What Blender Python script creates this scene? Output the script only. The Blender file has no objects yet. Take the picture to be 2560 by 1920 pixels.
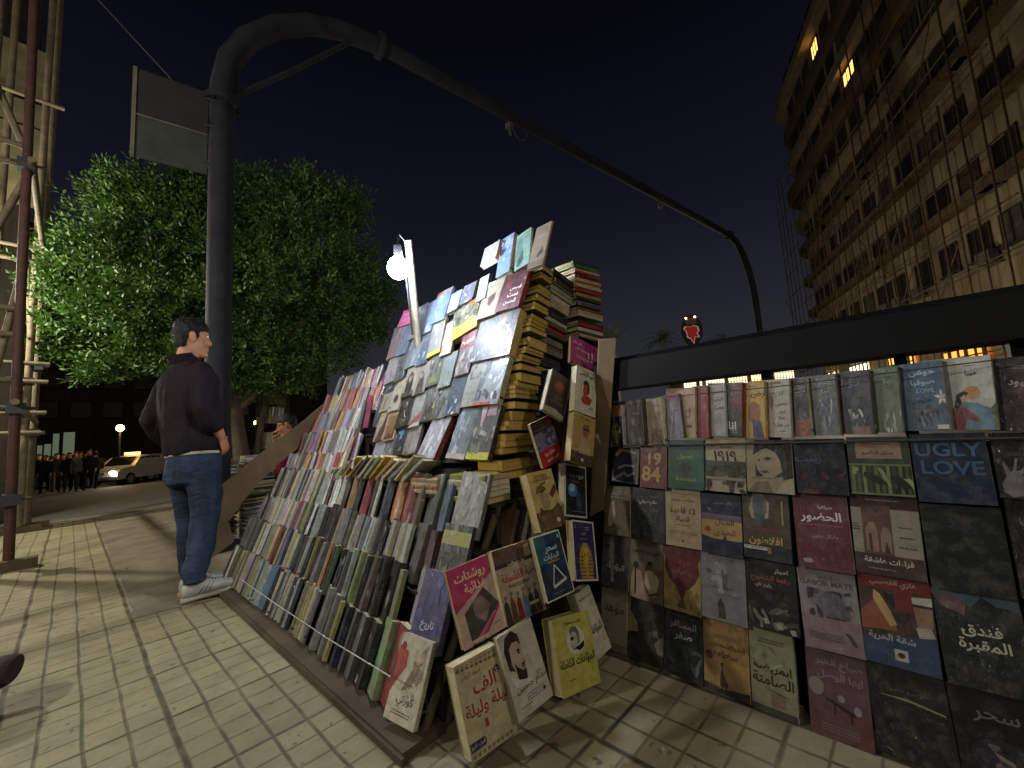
import bpy, bmesh, math, random
import numpy as np
from mathutils import Vector, Matrix
from math import sin, cos, pi, radians
S = bpy.context.scene
COL = S.collection
# ---------------------------------------------------------------- camera
CAMH = 0.97
RT = ((0.68422, 0.03671, 0.72835), (-0.72665, 0.12036, 0.67638), (-0.06282, -0.99205, 0.10902))
cd = bpy.data.cameras.new('camera')
cd.sensor_width = 36.0; cd.lens = 14.457; cd.clip_start = 0.02; cd.clip_end = 600
cam = bpy.data.objects.new('camera', cd); COL.objects.link(cam)
cam.matrix_world = Matrix(((RT[0][0], -RT[0][1], -RT[0][2], 0), (RT[1][0], -RT[1][1], -RT[1][2], 0), (RT[2][0], -RT[2][1], -RT[2][2], CAMH), (0, 0, 0, 1)))
S.camera = cam
# ---------------------------------------------------------------- night sky
W = bpy.data.worlds.new('World'); S.world = W; W.use_nodes = True
wt = W.node_tree; bg = wt.nodes['Background']
tc = wt.nodes.new('ShaderNodeTexCoord'); sp = wt.nodes.new('ShaderNodeSeparateXYZ'); rp = wt.nodes.new('ShaderNodeValToRGB')
wt.links.new(tc.outputs['Generated'], sp.inputs[0]); wt.links.new(sp.outputs['Z'], rp.inputs[0]); wt.links.new(rp.outputs[0], bg.inputs[0])
rp.color_ramp.elements[0].position = 0.0; rp.color_ramp.elements[0].color = (0.0130, 0.0132, 0.0160, 1)
rp.color_ramp.elements[1].position = 0.75; rp.color_ramp.elements[1].color = (0.0007, 0.0007, 0.0014, 1)
e = rp.color_ramp.elements.new(0.25); e.color = (0.0068, 0.0070, 0.0098, 1)
e = rp.color_ramp.elements.new(0.45); e.color = (0.0026, 0.0027, 0.0054, 1)
bg.inputs[1].default_value = 1.0
# ---------------------------------------------------------------- lamps
def lamp(name, kind, loc, power, col, rad=0.1, rot=None, **k):
    l = bpy.data.lights.new(name, kind); l.energy = power; l.color = col
    if kind in ('POINT', 'SPOT'): l.shadow_soft_size = rad
    for a, b in k.items(): setattr(l, a, b)
    o = bpy.data.objects.new(name, l); COL.objects.link(o); o.location = loc
    if rot: o.rotation_euler = rot
    return o
BULB = Vector((1.134, 1.81, 1.842))
lamp('sun', 'SUN', (0, 0, 20), 0.10, (1.0, 0.94, 0.80), rot=(radians(42), radians(-30), radians(-20)), angle=radians(25))  # night scene: weak wide lamp standing in for ambient street glow
lamp('shop_front_light', 'POINT', (-1.75, 8.3, 3.3), 240, (1.0, 0.95, 0.74), 0.07)
lamp('shop_window_light', 'POINT', (-2.6, 3.6, 2.9), 132, (1.0, 0.96, 0.85), 0.09)
lamp('street_light_behind', 'POINT', (0.0, -4.6, 4.2), 115, (1.0, 0.93, 0.78), 0.3)
lamp('shop_glow_light', 'POINT', (-4.6, 0.5, 0.95), 9, (0.82, 0.90, 1.0), 0.22)
lamp('plaza_light', 'POINT', (3, 23, 5), 90, (1.0, 0.80, 0.5), 0.3)  # added lamp without a fixture, lifts the dark far crowd
lamp('facade_light', 'POINT', (30, 14, 3.0), 780, (1.0, 0.87, 0.68), 0.4)
lamp('facade_light_right', 'POINT', (24, 2, 3.0), 230, (1.0, 0.87, 0.68), 0.4)
S.view_settings.view_transform = 'Standard'; S.view_settings.look = 'None'
S.view_settings.exposure = 1.25; S.view_settings.gamma = 1.0
try: S.cycles.use_denoising = True
except Exception: pass
S.render.engine = 'CYCLES'; S.cycles.max_bounces = 6; S.cycles.diffuse_bounces = 3; S.cycles.glossy_bounces = 3; S.cycles.transmission_bounces = 4
S.cycles.volume_bounces = 0; S.cycles.sample_clamp_indirect = 4.0; S.cycles.caustics_reflective = False; S.cycles.caustics_refractive = False
# ---------------------------------------------------------------- helpers
def lin(h, a=0.0):
    c = [int(h[i:i+2], 16) / 255 for i in (0, 2, 4)]
    return tuple((x / 12.92 if x <= .04045 else ((x + .055) / 1.055) ** 2.4) for x in c) + (a,)
class MB:
    """collects shapes for ONE mesh object"""
    def __init__(s): s.v = []; s.f = []; s.c = []; s.m = []; s.sm = []
    def add(s, vs, fs, col=(1, 1, 1, 0), mi=0, smooth=False):
        n = len(s.v); s.v += [tuple(p) for p in vs]
        for f in fs: s.f.append(tuple(i + n for i in f)); s.c.append(col); s.m.append(mi); s.sm.append(smooth)
    def box(s, a, b, col=(1, 1, 1, 0), mi=0, M=None):
        (x0, y0, z0), (x1, y1, z1) = a, b
        vs = [(x0, y0, z0), (x1, y0, z0), (x1, y1, z0), (x0, y1, z0), (x0, y0, z1), (x1, y0, z1), (x1, y1, z1), (x0, y1, z1)]
        if M is not None: vs = [tuple(M @ Vector(p)) for p in vs]
        s.add(vs, [(0, 3, 2, 1), (4, 5, 6, 7), (0, 1, 5, 4), (1, 2, 6, 5), (2, 3, 7, 6), (3, 0, 4, 7)], col, mi)
    def cbox(s, c, d, col=(1, 1, 1, 0), mi=0, M=None):
        s.box([c[i] - d[i] / 2 for i in range(3)], [c[i] + d[i] / 2 for i in range(3)], col, mi, M)
    def tube(s, pts, r, n=10, col=(1, 1, 1, 0), mi=0, cap=True):
        pts = [Vector(p) for p in pts]; rr = r if isinstance(r, (list, tuple)) else [r] * len(pts)
        prev = None; rings = []
        for i, p in enumerate(pts):
            d = (pts[min(i + 1, len(pts) - 1)] - pts[max(i - 1, 0)]).normalized()
            if prev is None: u = d.orthogonal().normalized()
            else: u = (prev - d * prev.dot(d)).normalized()
            prev = u; w = d.cross(u)
            rings.append([p + (u * cos(2 * pi * k / n) + w * sin(2 * pi * k / n)) * rr[i] for k in range(n)])
        vs = [q for R_ in rings for q in R_]; fs = []
        for i in range(len(pts) - 1):
            for k in range(n): fs.append((i * n + k, i * n + (k + 1) % n, (i + 1) * n + (k + 1) % n, (i + 1) * n + k))
        s.add(vs, fs, col, mi, True)
        if cap: s.add(rings[0], [tuple(range(n - 1, -1, -1))], col, mi); s.add(rings[-1], [tuple(range(n))], col, mi)
    def loft(s, secs, n=20, col=(1, 1, 1, 0), mi=0, cap=True):
        """secs: (centre, axis_a, axis_b) vectors; elliptic rings"""
        rings = []
        for c, a, b in secs:
            c = Vector(c); a = Vector(a); b = Vector(b)
            rings.append([c + a * cos(2 * pi * k / n) + b * sin(2 * pi * k / n) for k in range(n)])
        vs = [q for R_ in rings for q in R_]; fs = []
        for i in range(len(secs) - 1):
            for k in range(n): fs.append((i * n + k, i * n + (k + 1) % n, (i + 1) * n + (k + 1) % n, (i + 1) * n + k))
        s.add(vs, fs, col, mi, True)
        if cap: s.add(rings[0], [tuple(range(n - 1, -1, -1))], col, mi, True); s.add(rings[-1], [tuple(range(n))], col, mi, True)
    def ball(s, c, r, n=14, m=9, col=(1, 1, 1, 0), mi=0, M=None):
        c = Vector(c); r = Vector(r if hasattr(r, '__len__') else (r, r, r)); secs = []
        vs = []
        for i in range(m + 1):
            th = pi * i / m
            for k in range(n):
                p = Vector((sin(th) * cos(2 * pi * k / n) * r.x, sin(th) * sin(2 * pi * k / n) * r.y, cos(th) * r.z))
                vs.append(c + (M @ p if M is not None else p))
        s.add(vs, [(i * n + k, (i + 1) * n + k, (i + 1) * n + (k + 1) % n, i * n + (k + 1) % n) for i in range(m) for k in range(n)], col, mi, True)
    def poly(s, pts, col=(1, 1, 1, 0), mi=0): s.add(pts, [tuple(range(len(pts)))], col, mi)
    def mesh(s, name, mats):
        me = bpy.data.meshes.new(name); me.from_pydata(s.v, [], s.f)
        for m in (mats if isinstance(mats, (list, tuple)) else [mats]): me.materials.append(m)
        me.polygons.foreach_set('material_index', s.m); me.polygons.foreach_set('use_smooth', s.sm)
        at = me.color_attributes.new('Col', 'FLOAT_COLOR', 'CORNER')
        cols = []
        for f, c in zip(s.f, s.c): cols += list(c) * len(f)
        at.data.foreach_set('color', cols); me.update()
        return me
    def build(s, name, mats, parent=None, M=None):
        o = bpy.data.objects.new(name, s.mesh(name, mats)); COL.objects.link(o)
        if parent is not None: o.parent = parent
        if M is not None: place(o, M)
        return o
def place(o, M):
    P = Matrix(); q = o.parent
    while q is not None: P = q.matrix_basis @ P; q = q.parent
    o.matrix_basis = P.inverted() @ M
def tag(o, label=None, cat=None, group=None, kind=None):
    if label: o['label'] = label
    if cat: o['category'] = cat
    if group: o['group'] = group
    if kind: o['kind'] = kind
    return o
def thing(name, label, cat, loc=(0, 0, 0), rz=0, group=None):
    o = bpy.data.objects.new(name, None); COL.objects.link(o); o.location = loc; o.rotation_euler = (0, 0, rz); o.empty_display_size = .1
    return tag(o, label, cat, group)
def copy_tree(o, parent=None):
    c = o.copy(); COL.objects.link(c); c.parent = parent
    for ch in list(o.children): copy_tree(ch, c)
    return c
def remeshed(mb, voxel, smooth=2):
    me = mb.mesh('tmp', bpy.data.materials[0] if len(bpy.data.materials) else bpy.data.materials.new('tmp'))
    o = bpy.data.objects.new('tmp', me); COL.objects.link(o)
    m = o.modifiers.new('r', 'REMESH'); m.mode = 'VOXEL'; m.voxel_size = voxel; m.use_smooth_shade = True
    if smooth: k = o.modifiers.new('s', 'SMOOTH'); k.factor = .5; k.iterations = smooth
    dg = bpy.context.evaluated_depsgraph_get(); dg.update()
    out = bpy.data.meshes.new_from_object(o.evaluated_get(dg), depsgraph=dg)
    bpy.data.objects.remove(o); bpy.data.meshes.remove(me); out.materials.clear()
    return out
def link(name, me, mat, parent=None):
    o = bpy.data.objects.new(name, me); COL.objects.link(o)
    if mat: me.materials.append(mat)
    if parent is not None: o.parent = parent
    return o
# ---------------------------------------------------------------- materials
class NT:
    def __init__(s, name):
        s.m = bpy.data.materials.new(name); s.m.use_nodes = True; s.t = s.m.node_tree; s.b = s.t.nodes['Principled BSDF']
    def n(s, typ, *ins, **props):
        d = s.t.nodes.new('ShaderNode' + typ)
        for k, v in props.items():
            if k in d.inputs.keys(): s.set(d.inputs[k], v)
            else: setattr(d, k, v)
        for i, v in enumerate(ins):
            if v is not None: s.set(d.inputs[i], v)
        return d
    def set(s, inp, v):
        if isinstance(v, bpy.types.NodeSocket): s.t.links.new(v, inp)
        elif isinstance(v, bpy.types.Node): s.t.links.new(v.outputs[0], inp)
        else: inp.default_value = v
    def M(s, op, *a): return s.n('Math', *a, operation=op).outputs[0]
    def mix(s, f, a, b, typ='MIX'):
        d = s.t.nodes.new('ShaderNodeMix'); d.data_type = 'RGBA'; d.blend_type = typ
        s.set(d.inputs[0], f); s.set(d.inputs[6], a); s.set(d.inputs[7], b); return d.outputs[2]
    def ramp(s, f, stops):
        d = s.n('ValToRGB', f); e = d.color_ramp.elements
        for i, (p, c) in enumerate(stops):
            q = e[i] if i < 2 else e.new(p)
            q.position = p; q.color = c if len(c) == 4 else tuple(c) + (1,)
        return d.outputs[0]
    def obj(s): return s.n('TexCoord').outputs['Object']
    def noise(s, vec, scale, detail=3, rough=.5, out=0, dist=0): 
        d = s.n('TexNoise', Vector=vec, Scale=scale, Detail=detail, Roughness=rough, Distortion=dist); return d.outputs[out]
    def bump(s, h, strength=.3, dist=.01): s.set(s.b.inputs['Normal'], s.n('Bump', Height=h, Strength=strength, Distance=dist))
    def p(s, **k):
        for a, v in k.items(): s.set(s.b.inputs[a.replace('_', ' ')], v)
        return s
def plain(name, hexc, rough=.6, metal=0, var=.25, scale=8, bump=0, bscale=60, spec=.4, vary_hex=None):
    t = NT(name); o = t.obj(); c = lin(hexc, 1)
    f = t.noise(o, scale, 4, .6)
    d = lin(vary_hex, 1) if vary_hex else tuple(x * (1 - var * 1.6) for x in c[:3]) + (1,)
    t.p(Base_Color=t.mix(t.n('MapRange', f, .3, .7, 0., 1.).outputs[0], c, d), Roughness=rough, Metallic=metal, Specular_IOR_Level=spec)
    if bump: t.bump(t.noise(o, bscale, 4, .6), bump, .01)
    return t.m
def glow(name, hexc, strength):
    t = NT(name); t.p(Base_Color=lin(hexc, 1), Emission_Color=lin(hexc, 1), Emission_Strength=strength); return t.m
def print_mat(name, film=0, rough=.42):
    t = NT(name); o = t.obj(); rnd = t.n('ObjectInfo').outputs['Random']
    off = t.n('VectorMath', o, t.n('CombineXYZ', t.M('MULTIPLY', rnd, 37.), t.M('MULTIPLY', rnd, 91.), t.M('MULTIPLY', rnd, 53.)), operation='ADD').outputs[0]
    at = t.n('VertexColor'); at.layer_name = 'Col'
    n1 = t.noise(off, 38, 4, .6); n2 = t.noise(off, 210, 3, .6)
    lo = t.mix(1., at.outputs[0], (.5, .5, .5, 1), 'MULTIPLY'); hi = t.mix(1., at.outputs[0], (1.35, 1.33, 1.28, 1), 'MULTIPLY')
    pic = t.mix(t.n('MapRange', n1, .36, .66, 0., 1.).outputs[0], lo, hi)
    base = t.mix(at.outputs[1], at.outputs[0], pic)
    dirt = t.n('MapRange', t.noise(off, 26, 5, .7), .48, .78, 0., .36).outputs[0]
    base = t.mix(dirt, base, (.16, .145, .115, 1))
    base = t.mix(t.n('MapRange', n2, .66, .82, 0., .22).outputs[0], base, (.45, .42, .36, 1))
    t.p(Base_Color=base, Roughness=t.n('MapRange', n1, .3, .7, rough - .1, rough + .15).outputs[0], Specular_IOR_Level=.45)
    if film:
        st = t.n('Mapping', off, None, (0, .5, .9), (1.4, 1., .55))
        w = t.n('TexVoronoi', st, Scale=34., feature='SMOOTH_F1', Smoothness=.35, Randomness=1.).outputs[0]
        q = t.noise(st, 34, 3, .55, 0, 1.4)
        h = t.M('ADD', t.M('MULTIPLY', w, .7), q)
        nb = t.n('Bump', Height=h, Strength=1., Distance=.045)
        t.p(Coat_Weight=.7, Coat_Roughness=.17, Coat_IOR=1.45); t.set(t.b.inputs['Coat Normal'], nb.outputs[0])
        nb2 = t.n('Bump', Height=h, Strength=.15, Distance=.006); t.set(t.b.inputs['Normal'], nb2.outputs[0])
    return t.m
M_PRINT = print_mat('printed_card')
M_FILM = print_mat('printed_card_in_film', 1)
def page_mat():
    t = NT('paper_edges'); o = t.obj(); at = t.n('VertexColor'); at.layer_name = 'Col'
    st = t.n('Mapping', o, None, (0, 0, 0), (3., 900., 3.))
    n = t.noise(st, 1.6, 3, .6); n2 = t.noise(o, 24, 4, .6)
    c = t.mix(t.n('MapRange', n, .35, .7, 0., .55).outputs[0], at.outputs[0], t.mix(1., at.outputs[0], (.45, .42, .36, 1), 'MULTIPLY'))
    c = t.mix(t.n('MapRange', n2, .5, .72, 0., .55).outputs[0], c, (.16, .12, .06, 1))
    t.p(Base_Color=c, Roughness=.85, Specular_IOR_Level=.2); t.bump(n, .25, .002); return t.m
M_PAGE = page_mat()
# ================================================================ the setting
def tile_mat():
    t = NT('paving_slabs'); o = t.obj()
    wob = t.n('VectorMath', o, t.n('VectorMath', t.n('VectorMath', t.noise(o, 2.2, 2, .5, 1), (.5, .5, .5), operation='SUBTRACT').outputs[0], (.022, .022, 0.), operation='MULTIPLY').outputs[0], operation='ADD').outputs[0]
    xy = t.n('SeparateXYZ', wob); X, Y = xy.outputs[0], xy.outputs[1]
    # every slab sits a little off: shift columns along Y by a per-column amount
    sx = t.M('MULTIPLY', t.M('SUBTRACT', X, .283), 1 / .434); colid = t.M('FLOOR', sx)
    Y = t.M('ADD', Y, t.M('MULTIPLY', t.M('SUBTRACT', t.n('TexWhiteNoise', None, colid, noise_dimensions='1D').outputs[0], .5), .03))
    sy = t.M('MULTIPLY', t.M('SUBTRACT', Y, 2.507), 1 / .4265)
    cx = t.M('MULTIPLY', sx, 4.); cy = t.M('MULTIPLY', sy, 4.)
    def joint(s, w):
        d = t.M('ABSOLUTE', t.M('SUBTRACT', t.M('FRACT', s), .5)); return t.n('MapRange', d, .5 - w * 1.5, .5 - w * .55, 0., 1.).outputs[0]
    jX, jY = joint(sx, .021), joint(sy, .016); gX, gY = joint(cx, .048), joint(cy, .038)
    gr = t.M('MAXIMUM', t.M('MULTIPLY', gX, .78), t.M('MULTIPLY', gY, .62)); jn = t.M('MAXIMUM', t.M('MAXIMUM', jX, jY), gr)
    brk = t.n('MapRange', t.noise(o, 7, 4, .6), .3, .62, .45, 1.).outputs[0]; jn = t.M('MULTIPLY', jn, brk)
    slab = t.n('TexWhiteNoise', t.n('CombineXYZ', colid, t.M('FLOOR', sy)), noise_dimensions='2D').outputs[0]
    cell = t.n('TexWhiteNoise', t.n('CombineXYZ', t.M('FLOOR', cx), t.M('FLOOR', cy)), noise_dimensions='2D').outputs[0]
    base = t.mix(slab, lin('8a8064', 1), lin('9c9272', 1)); base = t.mix(t.M('MULTIPLY', cell, .35), base, lin('7c7359', 1))
    n1 = t.noise(o, 5.5, 5, .65); n2 = t.noise(o, 42, 4, .65); n3 = t.noise(o, 1.1, 3, .5)
    base = t.mix(t.n('MapRange', n1, .42, .75, 0., .55).outputs[0], base, lin('665e49', 1))
    base = t.mix(t.n('MapRange', n2, .55, .75, 0., .5).outputs[0], base, lin('6c6450', 1))
    base = t.mix(t.n('MapRange', n3, .55, .72, 0., .45).outputs[0], base, lin('6f6854', 1))
    st = t.noise(o, 4.2, 4, .55, 0, .6); base = t.mix(t.n('MapRange', st, .66, .70, 0., .7).outputs[0], base, lin('46423a', 1))
    sp = t.noise(o, 19, 2, .5); base = t.mix(t.n('MapRange', sp, .68, .72, 0., .65).outputs[0], base, lin('3a362e', 1))
    base = t.mix(t.M('MULTIPLY', jn, .95), base, lin('221e17', 1))
    t.p(Base_Color=base, Roughness=t.n('MapRange', n1, .3, .7, .55, .8).outputs[0], Specular_IOR_Level=.35)
    h = t.M('ADD', t.M('MULTIPLY', t.M('SUBTRACT', 1., jn), 1.), t.M('MULTIPLY', n2, .22)); t.bump(h, .55, .006); return t.m
def asphalt_mat():
    t = NT('asphalt'); o = t.obj(); n1 = t.noise(o, 1.3, 5, .6); n2 = t.noise(o, 70, 3, .6)
    c = t.mix(n1, lin('4a4a47', 1), lin('62615c', 1)); c = t.mix(t.n('MapRange', n2, .5, .8, 0., .5).outputs[0], c, lin('7a786f', 1))
    t.p(Base_Color=c, Roughness=.75); t.bump(n2, .5, .01); return t.m
M_TILE, M_ASPH = tile_mat(), asphalt_mat()
M_DIRT = plain('packed_dirt', '857a66', .9, var=.35, scale=3.2, bump=.6, bscale=26, vary_hex='65594a')
def zroad(y): return 0 if y < 9.6 else -.03 * (min(y, 30) - 9.6)
g = MB()
ys = [-60, -8, 0, 4, 9.0, 9.6, 12, 16, 20, 25, 30, 60, 180]; xs = [-60, -8, 0, 4, 12, 30, 70, 180]
vs = [(x, y, zroad(y) - (.02 if y > 9.5 else .012)) for y in ys for x in xs]
g.add(vs, [(j * len(xs) + i, j * len(xs) + i + 1, (j + 1) * len(xs) + i + 1, (j + 1) * len(xs) + i) for j in range(len(ys) - 1) for i in range(len(xs) - 1)])
tag(g.build('road', M_ASPH), kind='structure')
pv = MB(); pv.add([(-8, -8, 0), (9, -8, 0), (9, 9.6, 0), (-8, 9.2, 0), (-8, -8, -.02), (9, -8, -.02), (9, 9.6, -.02), (-8, 9.2, -.02)], [(0, 1, 2, 3), (3, 2, 6, 7), (0, 3, 7, 4), (1, 5, 6, 2), (0, 4, 5, 1)])
tag(pv.build('pavement', M_TILE), kind='structure')
kb = MB()
for i in range(-8, 9): kb.box((i + .006, 9.45 + i * .022, -.06), (i + .994, 9.62 + i * .022, .012 + .004 * (i % 2)))
tag(kb.build('kerb', plain('kerb_stone', '8a8473', .8, bump=.5)), kind='structure')
random.seed(4)
d = MB(); pts = []
edge = [(.295, 3.42), (.30, 4.2), (.292, 5.2), (.305, 6.6), (.29, 8.0), (.31, 9.2), (2.4, 9.3), (2.4, 6), (2.2, 4.6), (1.3, 4.1), (.8, 3.5), (.62, 3.36), (.45, 3.40)]
for k in range(len(edge)):
    a, b = Vector(edge[k] + (.004,)), Vector(edge[(k + 1) % len(edge)] + (.004,)); m = max(2, int((b - a).length / .06))
    for q in range(m): p = a.lerp(b, q / m); pts.append((p.x + random.uniform(-.008, .008), p.y + random.uniform(-.02, .02), .004))
d.poly(pts); tag(d.build('dirt_patch', M_DIRT), kind='structure')
# ---------------------------------------------------------------- far buildings
def facade_mat(name, a, b, rough=.9):
    t = NT(name); o = t.obj(); st = t.n('Mapping', o, None, (0, 0, 0), (1., 1., .25))
    c = t.mix(t.n('MapRange', t.noise(st, .55, 5, .65), .35, .7, 0., 1.).outputs[0], lin(a, 1), lin(b, 1))
    c = t.mix(t.n('MapRange', t.noise(st, 2.6, 5, .7), .5, .8, 0., .6).outputs[0], c, lin('4a3c2a', 1))
    t.p(Base_Color=c, Roughness=rough, Specular_IOR_Level=.2); t.bump(t.noise(o, 9, 4, .6), .4, .05); return t.m
M_FAC = facade_mat('old_plaster', '9c8d70', '746852'); M_FACD = facade_mat('sooty_plaster', '6b5a42', '4c3f2f')
M_GLASS = plain('dark_window', '2a251e', .4, var=.3, scale=1.5); M_SHUT = plain('wood_shutter', '4a3b2a', .8, var=.3)
M_CURT = plain('net_curtain', '5c5648', .9, var=.5, scale=2)
M_LIT = glow('lit_window', 'ffb35c', 1.3); M_STEEL = plain('painted_steel', '3a3a3c', .55, var=.2)
M_POLE = plain('scaffold_tube', '6a5a42', .7, var=.4, scale=6)
def window(parent, M, w, h, mat, bars=2, name='window', ac=0):
    m = MB(); f = .09
    for a, b in (((-w/2, -.06, 0), (-w/2 + f, .02, h)), ((w/2 - f, -.06, 0), (w/2, .02, h)), ((-w/2 + f, -.06, 0), (w/2 - f, .02, f)), ((-w/2 + f, -.06, h - f), (w/2 - f, .02, h))): m.box(a, b)
    for k in range(1, bars): x = -w/2 + w * k / bars; m.box((x - .03, -.05, f), (x + .03, .0, h - f))
    m.box((-w/2 - .1, -.16, -.1), (w/2 + .1, .0, -.002))
    o = m.build(name, M_SHUT, parent, M)
    q = MB(); q.box((-w/2 + f, -.012, f), (w/2 - f, -.004, h - f)); p = q.build('pane', mat, o); place(p, M)
    return o
# big corner block on the right: facade line through C0 towards the camera
C0 = Vector((53.7, 6.1, 0)); D = Vector((-.92, -.39, 0)).normalized(); Nn = Vector((-.39, .92, 0)).normalized()
blk = thing('apartment_building', 'tall dim tan apartment block with banded floors and scaffold lashed to its front', 'building', C0)
def FM(s, z, out=0): # frame on the facade: x along D, y into the wall
    p = C0 + D * s + Nn * out; X = D; Yv = -Nn
    return Matrix(((X.x, Yv.x, 0, p.x), (X.y, Yv.y, 0, p.y), (X.z, Yv.z, 1, z), (0, 0, 0, 1)))
H0 = 3.3; NF = 12; LEN = 46; R0 = 4.0
w = MB()
prof = [(R0 * 1.2, -10), (R0 * .9, -R0 * 1.6)] + [(R0 - R0 * sin(a), -R0 + R0 * cos(a)) for a in [pi * k / 16 for k in range(8, -1, -1)][:9]]
ring = []
for k in range(9): a = pi / 2 * (1 - k / 8); ring.append((R0 - R0 * sin(a), -R0 + R0 * cos(a)))
ring = [(0, -14)] + ring + [(LEN, 0), (LEN, -14)]
def ringpts(z, off=0):
    out = []
    for s_, n_ in ring:
        p = C0 + D * s_ + Nn * n_
        if off: c = C0 + D * (LEN / 2) + Nn * -7; q = (p - c); q.normalize(); p = p + Nn * off + (D * -off if s_ < R0 else Vector())
        out.append((p.x - C0.x, p.y - C0.y, z))
    return out
TOP = 34.5; nR = len(ring)
w.add(ringpts(0) + ringpts(TOP), [(i, i + 1, nR + i + 1, nR + i) for i in range(nR - 1)] + [tuple(range(nR, 2 * nR))], smooth=False)
w.build('wall', M_FAC, blk)
random.seed(11)
for fl in range(2, 10):   # balcony bands follow the curved corner
    z = fl * H0 + 3.2; b = MB(); off = .55 if fl % 3 else .9; hgt = .85
    a, c = ringpts(z, 0)[1:-1], ringpts(z, off)[1:-1]; a2 = [(x, y, z + hgt) for x, y, _ in c]; n_ = len(a)
    b.add(a + c + a2, [(i, n_ + i, n_ + i + 1, i + 1) for i in range(n_ - 1)] + [(n_ + i, 2 * n_ + i, 2 * n_ + i + 1, n_ + i + 1) for i in range(n_ - 1)], smooth=False)
    if fl >= 5: b.build('balcony_band', M_FAC if fl % 2 else M_FACD, blk)
    else:
        l = MB(); a, c = ringpts(z + .8, 0)[1:-1], ringpts(z + .8, .6)[1:-1]; c2 = [(x, y, z + 1.2) for x, y, _ in c]
        l.add(a + c + c2, [(i, n_ + i, n_ + i + 1, i + 1) for i in range(n_ - 1)] + [(n_ + i, 2 * n_ + i, 2 * n_ + i + 1, n_ + i + 1) for i in range(n_ - 1)] + [(2 * n_ + i, i, i + 1, 2 * n_ + i + 1) for i in range(n_ - 1)]); l.build('ledge', M_FACD, blk)
nw = 0
for fl in range(2, 11):
    for k in range(11):
        if nw >= 99: continue
        s_ = 4.6 + k * 2.35 + random.uniform(-.2, .2); z = fl * H0 + 1.2 + (.35 if fl >= 5 else 0)
        lit = (fl, k) in ((7, 5), (9, 3)); wd = 1.5 if random.random() < .6 else 1.9
        if fl in (5, 8) and k % 3 != 1: wd = 2.1
        window(blk, FM(s_, z, .03), wd, 1.55, M_LIT if lit else random.choice([M_GLASS, M_GLASS, M_GLASS, M_CURT, M_SHUT]), 3 if lit else random.choice([2, 2, 3])); nw += 1
for k in range(16):
    fl = random.randint(2, 6); s_ = random.uniform(4, 28); a = MB(); a.box((-.45, -.45, 0), (.45, -.1, .6)); a.box((-.5, -.1, -.1), (.5, 0, -.03))
    a.tube([(0, -.46, .3), (0, -.48, .3)], .22, 12); a.build('air_conditioner', plain('ac_box%d' % k, '6c675c', .6) if k == 0 else bpy.data.materials['ac_box0'], blk, FM(s_, fl * H0 + .7, .06))
for k in range(5):  # street level shop windows, lit
    p = MB(); p.box((0, -.02, 0), (3.3, 0, 2.0)); o = p.build('shop_window', glow('shop_glow%d' % k, ('ffe9b0', 'fff0c8', 'ffb85a', 'ffa040', 'ffc470')[k], (1.6, 1.8, .9, .8, .6)[k]), blk, FM(3 + k * 6.2, 2.4, .12))
    f = MB(); 
    for q in range(6): f.box((q * .66 - .05, -.1, -.1), (q * .66 + .05, -.03, 2.1))
    for zz in (0, .65, 1.3, 2.0): f.box((0, -.085, zz - .04), (3.3, -.035, zz + .04))
    place(f.build('mullion', M_STEEL, o), FM(3 + k * 6.2, 2.4, .12))
sc = thing('scaffolding', 'thin lashed pole scaffolding climbing the front of the tall tan block', 'scaffolding', C0)
m = MB(); random.seed(5)
for k in range(26):
    s_ = 2.5 + k * 1.15; q = C0 * -1
    a = C0 + D * s_ + Nn * 1.9 - C0; m.tube([(a.x, a.y, 0), (a.x + random.uniform(-.2, .2), a.y, random.uniform(14, 26))], .045, 5)
for z in range(3, 26, 2):
    a = C0 + D * 2 + Nn * 1.85 - C0; b = C0 + D * 31 + Nn * 1.85 - C0; m.tube([(a.x, a.y, z + random.uniform(-.3, .3)), (b.x, b.y, z + random.uniform(-.3, .3))], .04, 5)
for k in range(22):
    s_ = random.uniform(2, 26); z = random.uniform(4, 18); a = C0 + D * s_ + Nn * 1.8 - C0; b = a + D * random.choice((-3, 3)); m.tube([(a.x, a.y, z), (b.x, b.y, z + random.uniform(2.5, 4))], .03, 5)
m.build('poles', M_POLE, sc)
shp = thing('shop', 'bright grid-fronted shop glimpsed between the railing beam and the top books', 'shop', (42, 12.5, 0))
A_, B__ = Vector((41.0, 15.2, 0)), Vector((46.5, 6.6, 0)); dd = (B__ - A_).normalized(); nn_ = Vector((dd.y, -dd.x, 0))
if nn_.x > 0: nn_ = -nn_
SHM = Matrix(((dd.x, -nn_.x, 0, A_.x), (dd.y, -nn_.y, 0, A_.y), (0, 0, 1, 0), (0, 0, 0, 1))); LS = (B__ - A_).length
m = MB(); m.box((0, .02, 0), (LS, 6, 5.6)); place(m.build('wall', M_FACD, shp), SHM)
for k in range(5):
    p = MB(); p.box((.1 + k * LS / 5, -.03, 2.2), (LS / 5 * (k + 1) - .25, .015, 5.2)); o = p.build('lit_window', glow('shop_band%d' % k, ('f4ecc8', 'efe6c0', 'e8dcb0', 'ffe2a0', 'f0e4bc')[k], (.75, .85, .7, .8, .7)[k]), shp); place(o, SHM)
    f = MB()
    for q in range(7): f.box((.1 + k * LS / 5 + q * .255 - .02, -.07, 2.2), (.1 + k * LS / 5 + q * .255 + .02, -.04, 5.2))
    for zz in range(7): f.box((.1 + k * LS / 5, -.066, 2.2 + zz * .5 - .02), (LS / 5 * (k + 1) - .25, -.042, 2.2 + zz * .5 + .02))
    place(f.build('mullion', M_STEEL, o), SHM)
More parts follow.
